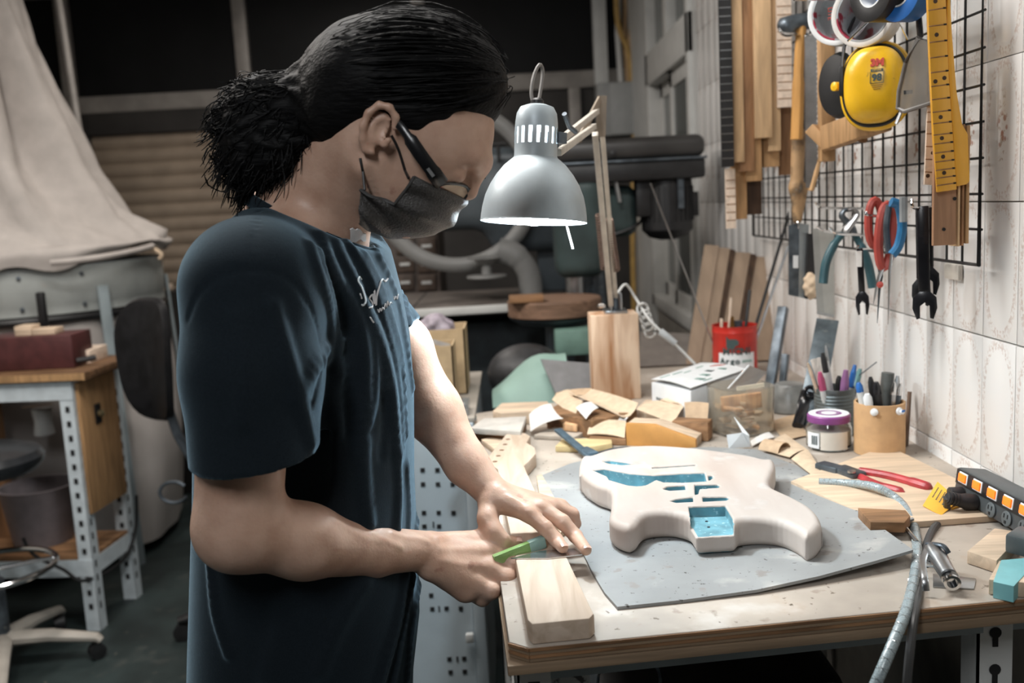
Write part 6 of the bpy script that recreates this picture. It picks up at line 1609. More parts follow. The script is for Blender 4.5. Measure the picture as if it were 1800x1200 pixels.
for i in range(3):
    mb = MB(eT(.010, -.004 - .0032 * i)); mb.box((0, 0, 0), (.019 - .004 * i, .0010, .0012)); mb.build('print_line', M['pro'], ear)
# ---------------------------------------------------------------- clear visor
q = [(1614, 66), (1634, 72), (1641, 178), (1634, 182), (1590, 196), (1578, 190), (1580, 160), (1592, 110)]
vz = thing('safety_visor', 'smoky clear safety visor hanging right of the ear muff', 'visor', tuple(P(1610, 130, Y=1.585)))
pts_ = [P(x, y, Y=1.60 - (x - 1578) * .0010) for x, y in q]
mb = MB(); n = len(pts_); mb.add(pts_ + [p + Vector((.002, .003, 0)) for p in pts_], [tuple(range(n)), tuple(range(n, 2 * n))[::-1]] + [(i, (i + 1) % n, n + (i + 1) % n, n + i) for i in range(n)])
mb.build('shield', mat('smoky', (.45, .42, .38), .18, var=.1, trans=.75), vz)
MB().tube(pts_, .0035, 8, closed=True).build('rim', mat('visor_rim', (.16, .15, .14), .4, var=.2), vz)
MB().tube([P(1612, 0, Y=1.60), P(1618, 66, Y=1.59)], .009, 8, flat=.4).build('strap', M['black'], vz)
MB().tube([P(1584, 196, Y=1.60), P(1575, 218, Y=1.60)], .003, 8).build('pin', M['chrome'], vz)
c = P(1597, 162, Y=1.585); MB(frame_z(c, (-.5, -1, 0))).box((0, 0, .001), (.014, .006, .002)).build('mark', M['black'], vz)
# ---------------------------------------------------------------- guitar necks hung near the right edge
def hung_neck(pl_, pr_, Y, th, m, name, label, nf, dots, side=None):
    """front face given by left and right edge pixels from top to bottom"""
    o = thing(name, label, 'guitar neck', tuple(P(*pl_[-1], Y=Y)), 'guitar necks hung at the right end of the tool wall')
    Lp = [P(x, y, Y=Y) for x, y in pl_]; Rp = [P(x, y, Y=Y) for x, y in pr_]
    back = Vector((.30, .95, 0)).normalized() * th
    n = len(Lp); mb = MB()
    vs = Lp + Rp + [p + back for p in Rp] + [p + back * .8 for p in Lp]
    fs = []
    for i in range(n - 1):
        for k in range(4):
            k2 = (k + 1) % 4; fs.append((k * n + i, k * n + i + 1, k2 * n + i + 1, k2 * n + i))
    fs.append((0, n, 2 * n, 3 * n)); fs.append((n - 1, 4 * n - 1, 3 * n - 1, 2 * n - 1))
    mb.add(vs, fs); mb.build('neck_blank', m, o, bevel=.001)
    def at(u, v):
        f = v * (n - 1); i = min(int(f), n - 2); t = f - i
        return Lp[i].lerp(Lp[i + 1], t).lerp(Rp[i].lerp(Rp[i + 1], t), u)
    nn = (Rp[0] - Lp[0]).cross(Lp[-1] - Lp[0]).normalized()
    if nn.y > 0: nn = -nn
    for v in nf:
        MB().tube([at(.01, v) + nn * .0002, at(.99, v) + nn * .0002], .0009, 6).build('fret_slot', M['brown'], o)
        e = at(.97, v); MB().tube([e + nn * .0004, e + nn * .0004 - Vector((.004, 0, 0))], .0013, 6).build('fret_end', M['dark_void'], o)
    for (u, v) in dots:
        MB(frame_z(at(u, v), nn)).lathe([(.0032, 0), (.0032, .0004)], 12).build('inlay_dot', M['walnut'], o)
    return o
M['amber'] = mat('amber_maple', (.72, .36, .035), .35, var=.1, scale=30, stretch=(1, 1, .2))
yN = 1.50
top_y, bot_y = -60, 338
def vv(y, x=0): return (y - top_y) / (bot_y - top_y)
fr_y = [18, 46, 74, 101, 127, 151, 174, 196, 216, 236, 252, 268, 284, 299, 313, 326]
hung_neck([(1629, -60), (1632, 40), (1636, 140), (1641, 240), (1647, 338)], [(1660, -68), (1664, 36), (1668, 136), (1675, 236), (1682, 333)], yN, .030, M['amber'], 'guitar_neck', 'amber yellow guitar neck with black dots hung near the right end', [vv(y) for y in fr_y], [(.42, vv(4)), (.42, vv(62)), (.25, vv(143)), (.75, vv(139)), (.42, vv(206)), (.42, vv(243)), (.42, vv(276)), (.42, vv(305))])
# amber heel flare on the right side
q = [(1668, -60), (1674, 60), (1682, 160), (1692, 218), (1702, 236), (1705, 318), (1700, 324), (1681, 328), (1675, 236), (1668, 136), (1664, 36)]
pts_ = [P(x, y, Y=yN + .004) for x, y in q]; n = len(pts_)
mb = MB(); mb.add(pts_ + [p + Vector((.004, .024, 0)) for p in pts_], [tuple(range(n)), tuple(range(n, 2 * n))[::-1]] + [(i, (i + 1) % n, n + (i + 1) % n, n + i) for i in range(n)])
amb = [o for o in bpy.data.objects if o.name == 'guitar_neck.001'][0]
mb.build('neck_heel', M['amber'], amb, bevel=.002)
hung_neck([(1634, 60), (1632, 140), (1629, 220), (1625, 324)], [(1656, 55), (1654, 140), (1650, 220), (1646, 326)], yN + .05, .02, M['maple'], 'guitar_neck', 'pale maple guitar neck half hidden behind the amber one', [i / 14 for i in range(3, 14)], [(.7, .55), (.7, .70), (.6, .82), (.25, .95)])
for k, (x0, x1, y0, y1, Y, m, lb_) in enumerate(((1641, 1682, 250, 432, 1.512, 'reddish', 'reddish brown neck board with two screw holes below the amber neck'), (1683, 1690, 215, 433, 1.512, 'tan', 'first thin board edge behind the amber neck'), (1690, 1697, 218, 432, 1.515, 'brown', 'second thin board edge behind the amber neck'), (1697, 1706, 220, 428, 1.518, 'oak', 'third thin board edge behind the amber neck'))):
    if 'reddish' not in M: M['reddish'] = wood('reddish', (.34, .19, .11), 'z', .15)
    a = P(x0, y1, Y=Y); b_ = P(x1, y0, Y=Y)
    o = solo(MB().box2((a.x, Y, a.z), (b_.x, Y + (.008 if k == 0 else .03), b_.z)), 'neck_board', M[m], lb_, 'board', 'boards hung behind the amber neck', bevel=.0008)
    if k == 0:
        for (x, y) in ((1678, 349), (1659, 403)): MB(frame_z(P(x, y, Y=Y - .0005), (0, -1, 0))).lathe([(.0028, 0), (.0028, .001)], 10).build('screw_hole', M['dark_void'], o)
# ---------------------------------------------------------------- hooks and pliers
def hook(pts, label, r=.0028):
    o = thing('wall_hook', label, 'hook', tuple(pts[0])); MB().tube(catmull(pts, 6), r, 8).build('hook_rod', M['chrome'], o); return o
hook([P(1434, 356, Y=1.98), P(1444, 364, Y=1.98), P(1475, 366, Y=1.99), P(1510, 366, Y=2.0), Vector((GX, 2.01, P(1510, 366, Y=2.0).z))], 'bright steel hook above the teal pliers')
hook([P(1602, 350, Y=1.57), P(1605, 364, Y=1.57), P(1625, 366, Y=1.60), Vector((GX, 1.68, P(1625, 366, Y=1.6).z))], 'short bright hook holding the black spanners')
hook([P(1436, 398, Y=2.05), P(1450, 406, Y=2.05), P(1470, 408, Y=2.08), Vector((GX, 2.12, P(1470, 408, Y=2.08).z))], 'steel hook left below the teal pliers')
hook([P(1458, 400, Y=1.90), P(1470, 410, Y=1.90), P(1500, 412, Y=1.91), P(1530, 413, Y=1.92), Vector((GX, 1.95, P(1530, 413, Y=1.92).z))], 'long steel hook under the teal pliers')
hook([P(1522, 372, Y=1.75), P(1526, 378, Y=1.75), P(1560, 380, Y=1.77), Vector((GX, 1.83, P(1560, 380, Y=1.77).z))], 'steel hook carrying the red scissors')
hook([Vector((GX, 2.16, P(1424, 62, Y=2.14).z)), P(1424, 62, Y=2.142), P(1418, 60, Y=2.10)], 'small steel hook at the top of the hanging steel saw blade')
hook([Vector((GX, 1.88, P(1511, 438, Y=1.85).z)), P(1511, 438, Y=1.853), P(1509, 432, Y=1.83)], 'small steel hook holding the little black spanner', .0018)
plr = thing('cutting_pliers', 'carpenter pincers with teal plastic grips spread open on a hook', 'pliers', tuple(P(1492, 400, Y=1.93)))
M['teal_grip'] = mat('teal_grip', (.035, .10, .12), .35, var=.2)
MB().tube(catmull([P(1480, 412, Y=1.93), P(1466, 430, Y=1.92), P(1452, 462, Y=1.915), P(1447, 498, Y=1.91)], 6), [.007] * 6 + [.009] * 13, 12).build('grip', M['teal_grip'], plr)
MB().tube(catmull([P(1502, 412, Y=1.93), P(1514, 434, Y=1.925), P(1526, 465, Y=1.92), P(1534, 505, Y=1.92)], 6), [.007] * 6 + [.009] * 13, 12).build('grip', M['teal_grip'], plr)
MB().tube(catmull([P(1483, 414, Y=1.93), P(1494, 395, Y=1.93), P(1506, 378, Y=1.93), P(1500, 368, Y=1.93), P(1490, 370, Y=1.93)], 5), [.008, .010, .012, .013, .013, .012, .011, .010, .009, .009, .009, .008, .008, .007, .007, .006, .006, .006, .005, .005, .005], 10, flat=.7).build('jaw', M['steel'], plr)
MB().tube(catmull([P(1502, 414, Y=1.935), P(1492, 395, Y=1.935), P(1480, 380, Y=1.935), P(1484, 370, Y=1.935), P(1494, 369, Y=1.935)], 5), [.008, .010, .012, .013, .013, .012, .011, .010, .009, .009, .009, .008, .008, .007, .007, .006, .006, .006, .005, .005, .005], 10, flat=.7).build('jaw', M['steel_dark'], plr)
def spanner(p0, p1, w, m, name, label, group=None, open_=True):
    p0 = Vector(p0); p1 = Vector(p1); o = thing(name, label, 'spanner', tuple(p1), group); d = (p1 - p0).normalized()
    MB().bar(p0, p1, w, .005, up=(-.35, -.94, 0)).build('shank', m, o, bevel=.0015)
    T = frame(p1, d, (-.35, -.94, 0))
    pr = [(0, -.45 * w), (.010, -1.0 * w), (.028, -1.05 * w), (.046, -.72 * w), (.044, -.42 * w), (.024, -.40 * w), (.018, 0), (.024, .40 * w), (.044, .42 * w), (.046, .72 * w), (.028, 1.05 * w), (.010, 1.0 * w), (0, .45 * w)]
    MB(T).prism(pr, -.003, .003).build('jaw', m, o, bevel=.0006)
    return o
gW = 'black spanners on the short hook'
spanner(P(1622, 362, Y=1.58), P(1625, 512, Y=1.58), .018, M['black_gloss'], 'black_spanner', 'front black spanner in the bunch on the short hook', gW)
spanner(P(1631, 364, Y=1.595), P(1632, 470, Y=1.595), .016, M['black_gloss'], 'black_spanner', 'shorter black spanner at the right of the bunch', gW)
spanner(P(1617, 366, Y=1.60), P(1619, 490, Y=1.60), .014, M['black'], 'black_spanner', 'black spanner at the back left of the bunch', gW)
spanner(P(1511, 436, Y=1.85), P(1515, 512, Y=1.85), .012, M['black_gloss'], 'black_spanner', 'small black spanner hanging between the teal grips')
c = P(1510, 455, Y=1.845); MB(frame_z(c, (-.5, -1, 0))).box((0, 0, 0), (.010, .03, .001)).build('price_tag', M['paper'], [o for o in bpy.data.objects if o.name.startswith('black_spanner') and 'between the teal' in o.get('label', '')][0])
# red handled scissors
sc = thing('scissors', 'red handled scissors hanging blades down on the tool wall', 'scissors', tuple(P(1545, 500, Y=1.75)))
M['red_soft'] = mat('red_soft', (.42, .07, .055), .4, var=.15, scale=20)
MB().tube([P(1540 + 12 * math.cos(t) - 2, 392 + 40 * math.sin(t), Y=1.76) for t in np.linspace(0, 2 * math.pi, 25)[:-1]], .0075, 8, closed=True).build('handle_loop', M['red_soft'], sc)
MB().tube([P(1553 + 12 * math.cos(t) + (8 - 8 * math.sin(t)) * .4, 415 + 55 * math.sin(t), Y=1.75) for t in np.linspace(0, 2 * math.pi, 25)[:-1]], .0085, 8, closed=True).build('handle_loop', M['red_soft'], sc)
MB().tube([P(1545, 465, Y=1.755), P(1549, 485, Y=1.755), P(1546, 505, Y=1.755), P(1542, 568, Y=1.755)], [.008, .007, .005, .001], 8, flat=.4).build('blade', M['steel_dark'], sc)
MB().tube([P(1553, 468, Y=1.75), P(1546, 485, Y=1.75), P(1541, 505, Y=1.75), P(1535, 535, Y=1.75)], [.008, .007, .005, .001], 8, flat=.4).build('blade', M['steel'], sc)
MB(frame_z(P(1547, 500, Y=1.745), (-.5, -1, 0))).lathe([(.006, 0), (.006, .003), (.0, .004)], 12).build('pivot', M['red_soft'], sc)
s2 = thing('scissors', 'blue handled scissors hanging behind the red ones', 'scissors', tuple(P(1575, 480, Y=1.67)))
MB().tube(catmull([P(1566, 355, Y=1.71), P(1580, 362, Y=1.71), P(1586, 395, Y=1.71), P(1580, 430, Y=1.71), P(1568, 448, Y=1.71)], 6), .0085, 10).build('handle_loop', mat('blue_handle', (.03, .17, .36), .35), s2)
MB().tube([P(1568, 446, Y=1.71), P(1564, 475, Y=1.71), P(1561, 570, Y=1.71)], [.006, .005, .0008], 8, flat=.4).build('blade', M['steel'], s2)
MB().tube(catmull([P(1563, 360, Y=1.73), P(1558, 400, Y=1.73), P(1562, 445, Y=1.73)], 6), .006, 8).build('handle_loop', M['steel_dark'], s2)
spn = thing('screwdriver', 'grey screwdriver tip hanging between the blue scissors and the spanners', 'screwdriver', tuple(P(1592, 365, Y=1.66)))
MB().tube([P(1588, 346, Y=1.67), P(1588, 390, Y=1.67)], .007, 8).build('handle', mat('grey_handle', (.25, .27, .28), .4), spn)
# ---------------------------------------------------------------- hanging blades at the left of the pliers
sb1 = thing('steel_saw', 'blue grey steel blade with a white sticker hung under the saw handle', 'blade', tuple(P(1403, 520, Y=2.30)))
def flat_px(l, Y, th, m, name, par, bevel=0):
    p = [P(x, y, Y=Y) for x, y in l]; n = len(p)
    mb = MB(); mb.add(p + [q_ + Vector((.001, th, 0)) for q_ in p], [tuple(range(n)), tuple(range(n, 2 * n))[::-1]] + [(i, (i + 1) % n, n + (i + 1) % n, n + i) for i in range(n)])
    return mb.build(name, m, par, bevel=bevel)
flat_px([(1386, 396), (1405, 392), (1404, 522), (1386, 518)], 2.30, .004, M['steel_dark'], 'blade', sb1)
flat_px([(1405, 392), (1422, 395), (1416, 520), (1412, 524), (1404, 522)], 2.296, .004, mat('blade_pale', (.34, .37, .38), .35, .6, var=.12), 'blade_back', sb1)
flat_px([(1394, 449), (1403, 449), (1403, 471), (1394, 471)], 2.293, .001, M['card_white'], 'sticker', sb1)
MB().tube(catmull([P(1399, 385, Y=2.3), P(1402, 392, Y=2.29), P(1403, 402, Y=2.29)], 5), .002, 6).build('hanging_loop', M['chrome'], sb1)
sb2 = thing('steel_saw', 'long pale steel blade hung behind the teal pliers', 'blade', tuple(P(1450, 560, Y=2.10)))
flat_px([(1428, 402), (1439, 401), (1449, 552), (1436, 548)], 2.10, .003, mat('blade_grey', (.40, .40, .38), .4, .4, var=.08), 'blade', sb2)
flat_px([(1439, 401), (1466, 410), (1467, 554), (1449, 552)], 2.0995, .003, mat('blade_grey2', (.47, .47, .44), .4, .4, var=.08), 'blade_side', sb2)
flat_px([(1436, 548), (1466, 553), (1466, 558), (1436, 552)], 2.097, .004, M['steel'], 'ferrule', sb2)
bt2 = thing('tool_pouch', 'dark bag with pale crumpled contents between the two hung blades', 'pouch', tuple(P(1426, 530, Y=2.28)))
flat_px([(1420, 410), (1436, 412), (1440, 525), (1416, 525)], 2.28, .02, M['black'], 'pouch_body', bt2)
V_, F_ = sdf_mesh(lambda p: ellip(p, P(1426, 502, Y=2.27), (.018, .02, .032)) + .003 * np.sin(p[:, 2] * 300) * np.sin(p[:, 0] * 260), np.array(P(1426, 502, Y=2.27)) - .045, np.array(P(1426, 502, Y=2.27)) + .045, .004)
arr_obj('crumpled_paper', V_, F_, M['kraft2'], bt2)
# white adhesive hook on the tiles
ah = P(1680, 477, X=WX - .001)
o = thing('adhesive_hook', 'empty white adhesive hook pad stuck on the tiles under the grid corner', 'hook', tuple(ah))
MB().box2((WX - .010, ah.y - .028, ah.z - .014), (WX - .0005, ah.y + .028, ah.z + .014)).build('pad', mat('pad_ivory', (.62, .58, .52), .3, var=.03), o, bevel=.004)
# ================================================================ THE MAN AT THE BENCH
def J(px, py, Y=None, Z=None): return np.array(P(px, py, Y=Y) if Y is not None else P(px, py, Z=Z))
man = thing('person', 'man in a dark T-shirt, black mask and glasses with a ponytail bending over the bench', 'person', (-.27, 1.27, 0))
th_, ps_ = math.radians(36), math.radians(-3)
fh = np.array([math.cos(ps_), math.sin(ps_), 0]); hl = np.array([-math.sin(ps_), math.cos(ps_), 0]); zz = np.array([0, 0, 1.])
hf = math.cos(th_) * fh - math.sin(th_) * zz; hu = math.sin(th_) * fh + math.cos(th_) * zz
H0 = J(668, 240, Y=1.115) + hl * .078
HR = np.stack([hf, hl, hu], 1)
def hp_(x, y, z): return H0 + HR @ np.array([x, y, z], float)
def E_(c, r): return lambda p: ellip(p, hp_(*c), r, HR)
def C_(a, b, r1, r2): return lambda p: rcone(p, hp_(*a), hp_(*b), r1, r2)
def W_(a, b, r1, r2): return lambda p: rcone(p, a, b, r1, r2)
# ---- joints
RS, RE_, RW = J(440, 505, 1.085), J(418, 925, 1.06), J(748, 967, 1.235)
LS, LE, LW = J(545, 440, 1.44), J(703, 612, 1.42), J(866, 867, 1.335)
N0 = J(540, 400, 1.26)
skin = Field()
skin.add(E_((-.010, 0, .048), (.100, .076, .086)))
skin.add(E_((.052, 0, .028), (.058, .062, .070)), .03)                       # forehead and mid face
skin.add(E_((.050, 0, -.030), (.055, .052, .050)), .025)                      # cheeks and mouth
skin.add(C_((.005, -.050, -.035), (.070, -.018, -.075), .018, .016), .02)     # jaw
skin.add(C_((.005, .050, -.035), (.070, .018, -.075), .018, .016), .02)
skin.add(C_((.100, -.034, .038), (.106, -.010, .036), .009, .009), .02)      # brows
skin.add(C_((.100, .034, .038), (.106, .010, .036), .009, .009), .02)
skin.add(C_((.108, 0, .022), (.112, 0, .000), .007, .010), .012)             # nose
skin.add(lambda p: ellip(p, hp_(.104, -.033, .012), (.012, .016, .010), HR), .012, 's')
skin.add(lambda p: ellip(p, hp_(.104, .033, .012), (.012, .016, .010), HR), .012, 's')
skin.add(E_((.090, -.032, .011), (.012, .014, .011)), .004)                   # lowered lids
skin.add(E_((.090, .032, .011), (.012, .014, .011)), .004)
# ears: rim, bowl, lobe
for sd in (-1, 1):
    k = .70; ox, oz = -.010, .004
    ear_pts = [(.010, .020), (.004, .034), (-.012, .042), (-.028, .036), (-.036, .016), (-.033, -.006), (-.023, -.024), (-.011, -.036), (-.001, -.034)]
    e3 = [(x * k + ox + .012, sd * (.079 + .007 * (i in (2, 3, 4, 5)) + .003 * (i in (1, 6))), z * k + oz) for i, (x, z) in enumerate(ear_pts)]
    skin.add(E_((-.012 * k + ox + .010, sd * .076, oz), (.019 * k, .006, .034 * k)), .003)
    for a, b in zip(e3[:-1], e3[1:]): skin.add(C_(a, b, .0042, .0042), .003)
    skin.add((lambda c: (lambda p: ellip(p, hp_(*c), (.0105, .013, .0145), HR)))((-.002, sd * .088, oz + .004)), .002, 's')
    skin.add(C_((.009, sd * .078, oz - .010), (.0105, sd * .079, oz - .002), .0038, .0038), .003)
# neck, shoulders, chest under the shirt
skin.add(W_(hp_(-.030, 0, -.010), N0, .060, .064), .03)
skin.add(W_(hp_(-.020, -.030, -.03), N0 + np.array([.05, -.03, -.03]), .022, .022), .03)
skin.add(W_(N0, RS, .055, .050), .03); skin.add(W_(N0, LS, .055, .050), .03)
skin.add(W_(N0 + np.array([-.01, 0, -.02]), np.array([-.27, 1.27, .95]), .075, .09), .04)
# arms
skin.add(W_(RS, RE_, .052, .049), .02)
skin.add(W_(RE_ + np.array([.002, 0, -.002]), J(535, 950, 1.10), .046, .0415), .02)
skin.add(W_(J(535, 952, 1.10), J(655, 968, 1.175), .0415, .031), .02)
skin.add(W_(J(655, 968, 1.175), RW, .031, .0255), .015)
skin.add(W_(LS, LE, .052, .046), .02)
skin.add(W_(LE, J(760, 722, 1.395), .043, .041), .02)
skin.add(W_(J(760, 722, 1.395), J(820, 815, 1.36), .041, .030), .02)
skin.add(W_(J(820, 815, 1.36), LW, .030, .0235), .015)
# right hand: a fist round the cutter, back of the hand up and to the camera
rm = [J(846, 947, 1.292), J(866, 968, 1.275), J(860, 997, 1.255), J(838, 1022, 1.24)]
for k, m_ in enumerate(rm):
    skin.add(W_(RW + (m_ - RW) * .12 + np.array([0, .012 - .008 * k, -.004 * k]), m_, .0185, .0125 - .0008 * k), .012)
skin.add(W_(J(768, 992, 1.238), J(818, 1036, 1.240), .0205, .0175), .015)
skin.add(W_(J(790, 1005, 1.245), J(842, 1034, 1.252), .019, .016), .012)
skin.add(W_(J(800, 985, 1.265), J(850, 1000, 1.275), .018, .014), .012)
def finger(pts, r, k=.004):
    for i in range(len(pts) - 1): skin.add(W_(pts[i], pts[i + 1], r[i], r[i + 1]), k if i else .008)
finger([rm[0], J(880, 951, 1.288), J(898, 954, 1.288), J(909, 953, 1.288)], [.0118, .0100, .0090, .0078])
finger([rm[1], J(902, 990, 1.266), J(894, 1010, 1.280), J(870, 1012, 1.290)], [.0130, .0122, .0110, .0095], .006)
finger([rm[2], J(891, 1016, 1.250), J(878, 1036, 1.262), J(856, 1034, 1.276)], [.0126, .0118, .0106, .0090], .006)
finger([rm[3], J(864, 1038, 1.236), J(848, 1052, 1.248), J(828, 1046, 1.262)], [.0118, .0108, .0096, .0084], .006)
skin.add(lambda p: ellip(p, J(846, 1008, 1.262), (.024, .018, .022)), .012)
finger([J(780, 958, 1.275), J(828, 962, 1.310), J(862, 966, 1.308), J(886, 970, 1.300)], [.0150, .0120, .0105, .0085], .008)
# left hand: spread on the neck, fingers pressing the steel
lm = [J(928, 901, 1.300), J(951, 892, 1.318), J(971, 891, 1.334), J(985, 890, 1.350)]
for k, m_ in enumerate(lm):
    skin.add(W_(LW + (m_ - LW) * .10 + np.array([0, -.010 + .008 * k, 0]), m_, .0175 - .001 * k, .0118 - .0006 * k), .010)
skin.add(W_(J(872, 880, 1.325), J(918, 898, 1.315), .0150, .0100), .010)
tipZ = nz + .0095
finger([lm[0], J(959, 928, 1.284), J(978, 949, 1.276), J(989, 962, Z=tipZ)], [.0116, .0104, .0094, .0080])
finger([lm[1], J(989, 917, 1.300), J(1012, 942, 1.290), J(1030, 966, Z=tipZ)], [.0118, .0106, .0096, .0080])
finger([lm[2], J(1006, 905, 1.336), J(1010, 920, 1.338), J(1000, 930, 1.330)], [.0112, .0100, .0090, .0080])
finger([lm[3], J(1006, 902, 1.362), J(1008, 916, 1.364), J(999, 926, 1.356)], [.0100, .0088, .0080, .0072])
finger([J(860, 886, 1.318), J(857, 912, 1.298), J(868, 934, 1.284), J(884, 947, 1.278)], [.0165, .0128, .0112, .0090], .010)
def march(field, pxs, t0=.7, n=70):
    d = np.array([CM @ np.array([(x - 900) / FPX, -(y - 600) / FPX, -1.0]) for x, y in pxs])
    d /= np.linalg.norm(d, axis=1)[:, None]; t = np.full(len(d), t0)
    for _ in range(n):
        t += np.clip(field(CC + d * t[:, None]), -.02, .05) * .85
    return CC + d * t[:, None]
def poly_px(l, n=6): return [tuple(p)[:2] for p in catmull([(x, y, 0) for x, y in l], n)]
def ridges(base, folds):
    """raise (or sink) soft folds along 3-D lines lying on a surface"""
    data = []
    for l, amp, w in folds:
        q = march(base, poly_px(l)); data.append((q, amp, w, q.mean(0), np.linalg.norm(q - q.mean(0), axis=1).max()))
    def f(p):
        d = base(p)
        c = p.mean(0); R = np.linalg.norm(p - c, axis=1).max()
        for q, amp, w, qc, qr in data:
            if np.linalg.norm(c - qc) > R + qr + 3 * w and len(p) > 600: continue
            near = q[np.linalg.norm(q - c, axis=1) < R + 3 * w + .02] if len(p) > 600 else q
            if len(near) == 0: continue
            dd = ((p[:, None, :] - near[None]) ** 2).sum(-1).min(1)
            # taper at both ends
            d = d - amp * np.exp(-dd / (w * w))
        return d
    return f
veins = [([(690, 936), (712, 944), (735, 946), (752, 952)], .0022, .004), ([(655, 938), (690, 955), (705, 962)], .0016, .004), ([(590, 915), (640, 944), (668, 950)], .0015, .005),
         ([(770, 945), (800, 938), (838, 944)], .0016, .005), ([(775, 965), (820, 965), (855, 968)], .0014, .005), ([(780, 985), (820, 992), (850, 996)], .0012, .005), ([(893, 872), (915, 882), (925, 898)], .0015, .004), ([(890, 862), (925, 874), (948, 888)], .0015, .004)]
wrinkles = [([(950, 928), (958, 924), (966, 924)], -.0012, .0018), ([(952, 933), (960, 929), (968, 929)], -.0010, .0016), ([(980, 916), (988, 912), (996, 914)], -.0012, .0018), ([(972, 951), (978, 946), (984, 946)], -.0010, .0016), ([(860, 915), (856, 908), (852, 906)], -.001, .002),
            ([(648, 300), (662, 350), (672, 392)], -.003, .005), ([(640, 335), (655, 372), (668, 398)], -.002, .004), ([(632, 300), (645, 350), (655, 390)], .003, .008)]
M['skin'] = mat('skin', (.56, .345, .25), .45, var=.10, scale=30, col2=(.62, .41, .31), bump=.12, bscale=260, sss=.12, spots=[((.44, .25, .185), 35, .66)])
skin_f = ridges(skin, veins + wrinkles)
V, F = sdf_mesh(skin_f, (-.42, .97, .86), (.14, 1.54, 1.68), .0026, blk=16, slack=1.35)
keep = V[:, 2] > .90
arr_obj('body', V, F, M['skin'], man)
M['nail'] = mat('nail', (.62, .40, .32), .25, var=.04)
for (a, b_) in ((J(978, 949, 1.276), J(989, 962, Z=tipZ)), (J(1012, 942, 1.290), J(1030, 966, Z=tipZ)), (J(898, 954, 1.288), J(909, 953, 1.288))):
    d = (b_ - a) / np.linalg.norm(b_ - a); up = np.array([.25, -.35, .9]); up = up - d * up.dot(d); up /= np.linalg.norm(up); sx_ = np.cross(d, up)
    c = b_ + up * .0062 + d * .001
    T = Matrix([[d[i], sx_[i], up[i], c[i]] for i in range(3)] + [[0, 0, 0, 1]])
    g = [[T @ Vector((x, y, .0016 * (1 - (y / .0055) ** 2) - .0012 * (x / .006) ** 2)) for y in np.linspace(-.0052, .0052, 7)] for x in np.linspace(-.0055, .0062, 7)]
    MB().grid(g, .0008).build('fingernail', M['nail'], man)

# ---------------------------------------------------------------- T-shirt
rows = [(1330, 300, 735, .165), (1200, 303, 738, .165), (1100, 306, 748, .165), (1000, 310, 745, .163), (850, 316, 738, .160), (700, 318, 737, .158), (600, 317, 729, .157), (520, 327, 714, .152), (450, 350, 697, .140), (400, 385, 672, .115), (365, 420, 640, .09), (345, 470, 600, .05)]
tab_ = []
for y, b0, f0, ry in rows:
    xb = P(b0, y, Y=1.19).x; xf = P(f0, y, Y=1.36).x; z = P((b0 + f0) / 2, y, Y=1.27).z
    tab_.append((z, (xb + xf) / 2, (xf - xb) / 2, ry))
tab_ = np.array(tab_)
ya = math.radians(-5); yr = np.array([[math.cos(ya), -math.sin(ya)], [math.sin(ya), math.cos(ya)]])
def torso(p):
    z = np.clip(p[:, 2], tab_[0, 0], tab_[-1, 0])
    cx = np.interp(z, tab_[:, 0], tab_[:, 1]); rx = np.interp(z, tab_[:, 0], tab_[:, 2]); ry = np.interp(z, tab_[:, 0], tab_[:, 3])
    q = np.stack([p[:, 0] - cx, p[:, 1] - 1.272], 1) @ yr
    e = 2.25
    d = ((np.abs(q[:, 0] / rx) ** e + np.abs(q[:, 1] / ry) ** e) ** (1 / e) - 1) * np.minimum(rx, ry)
    return np.maximum(d, np.maximum(p[:, 2] - tab_[-1, 0], .655 - p[:, 2]))
base_shirt = Field()
base_shirt.add(torso)
base_shirt.add(W_(N0 + np.array([-.025, 0, -.05]), RS + np.array([0, .03, .0]), .072, .074), .05)
base_shirt.add(W_(N0 + np.array([-.025, 0, -.05]), LS + np.array([0, -.03, .0]), .072, .074), .05)
S3 = J(449, 850, 1.052)
base_shirt.add(W_(J(441, 512, 1.085), J(444, 655, 1.066), .076, .0755), .035)
base_shirt.add(W_(J(444, 655, 1.066), S3, .0755, .0700), .02)
LH = LS + (LE - LS) * .93
base_shirt.add(W_(LS, LE, .068, .053), .035)
# hems: cut both sleeves with planes
h0, h1 = J(338, 836, 1.01), J(556, 815, 1.01)
hn = np.cross(h1 - h0, np.array([0, 1., .10])); hn /= np.linalg.norm(hn)
if hn[2] > 0: hn = -hn
def right_hem(p):
    near = rcone(p, J(446, 760, 1.058), S3, .105, .105)
    return np.maximum(-((p - h0) @ hn), near) * 1.0
ln = (LE - LS) / np.linalg.norm(LE - LS)
def left_hem(p): return np.maximum(-((p - LH) @ ln), rcone(p, LS + (LE - LS) * .7, LE + ln * .06, .095, .095))
base_shirt.add(right_hem, .002, 's'); base_shirt.add(left_hem, .002, 's')
base_shirt.add(W_(J(447, 838, 1.054), S3 + np.array([0, 0, -.06]), .0615, .0625), .003, 's')   # hollow sleeve end
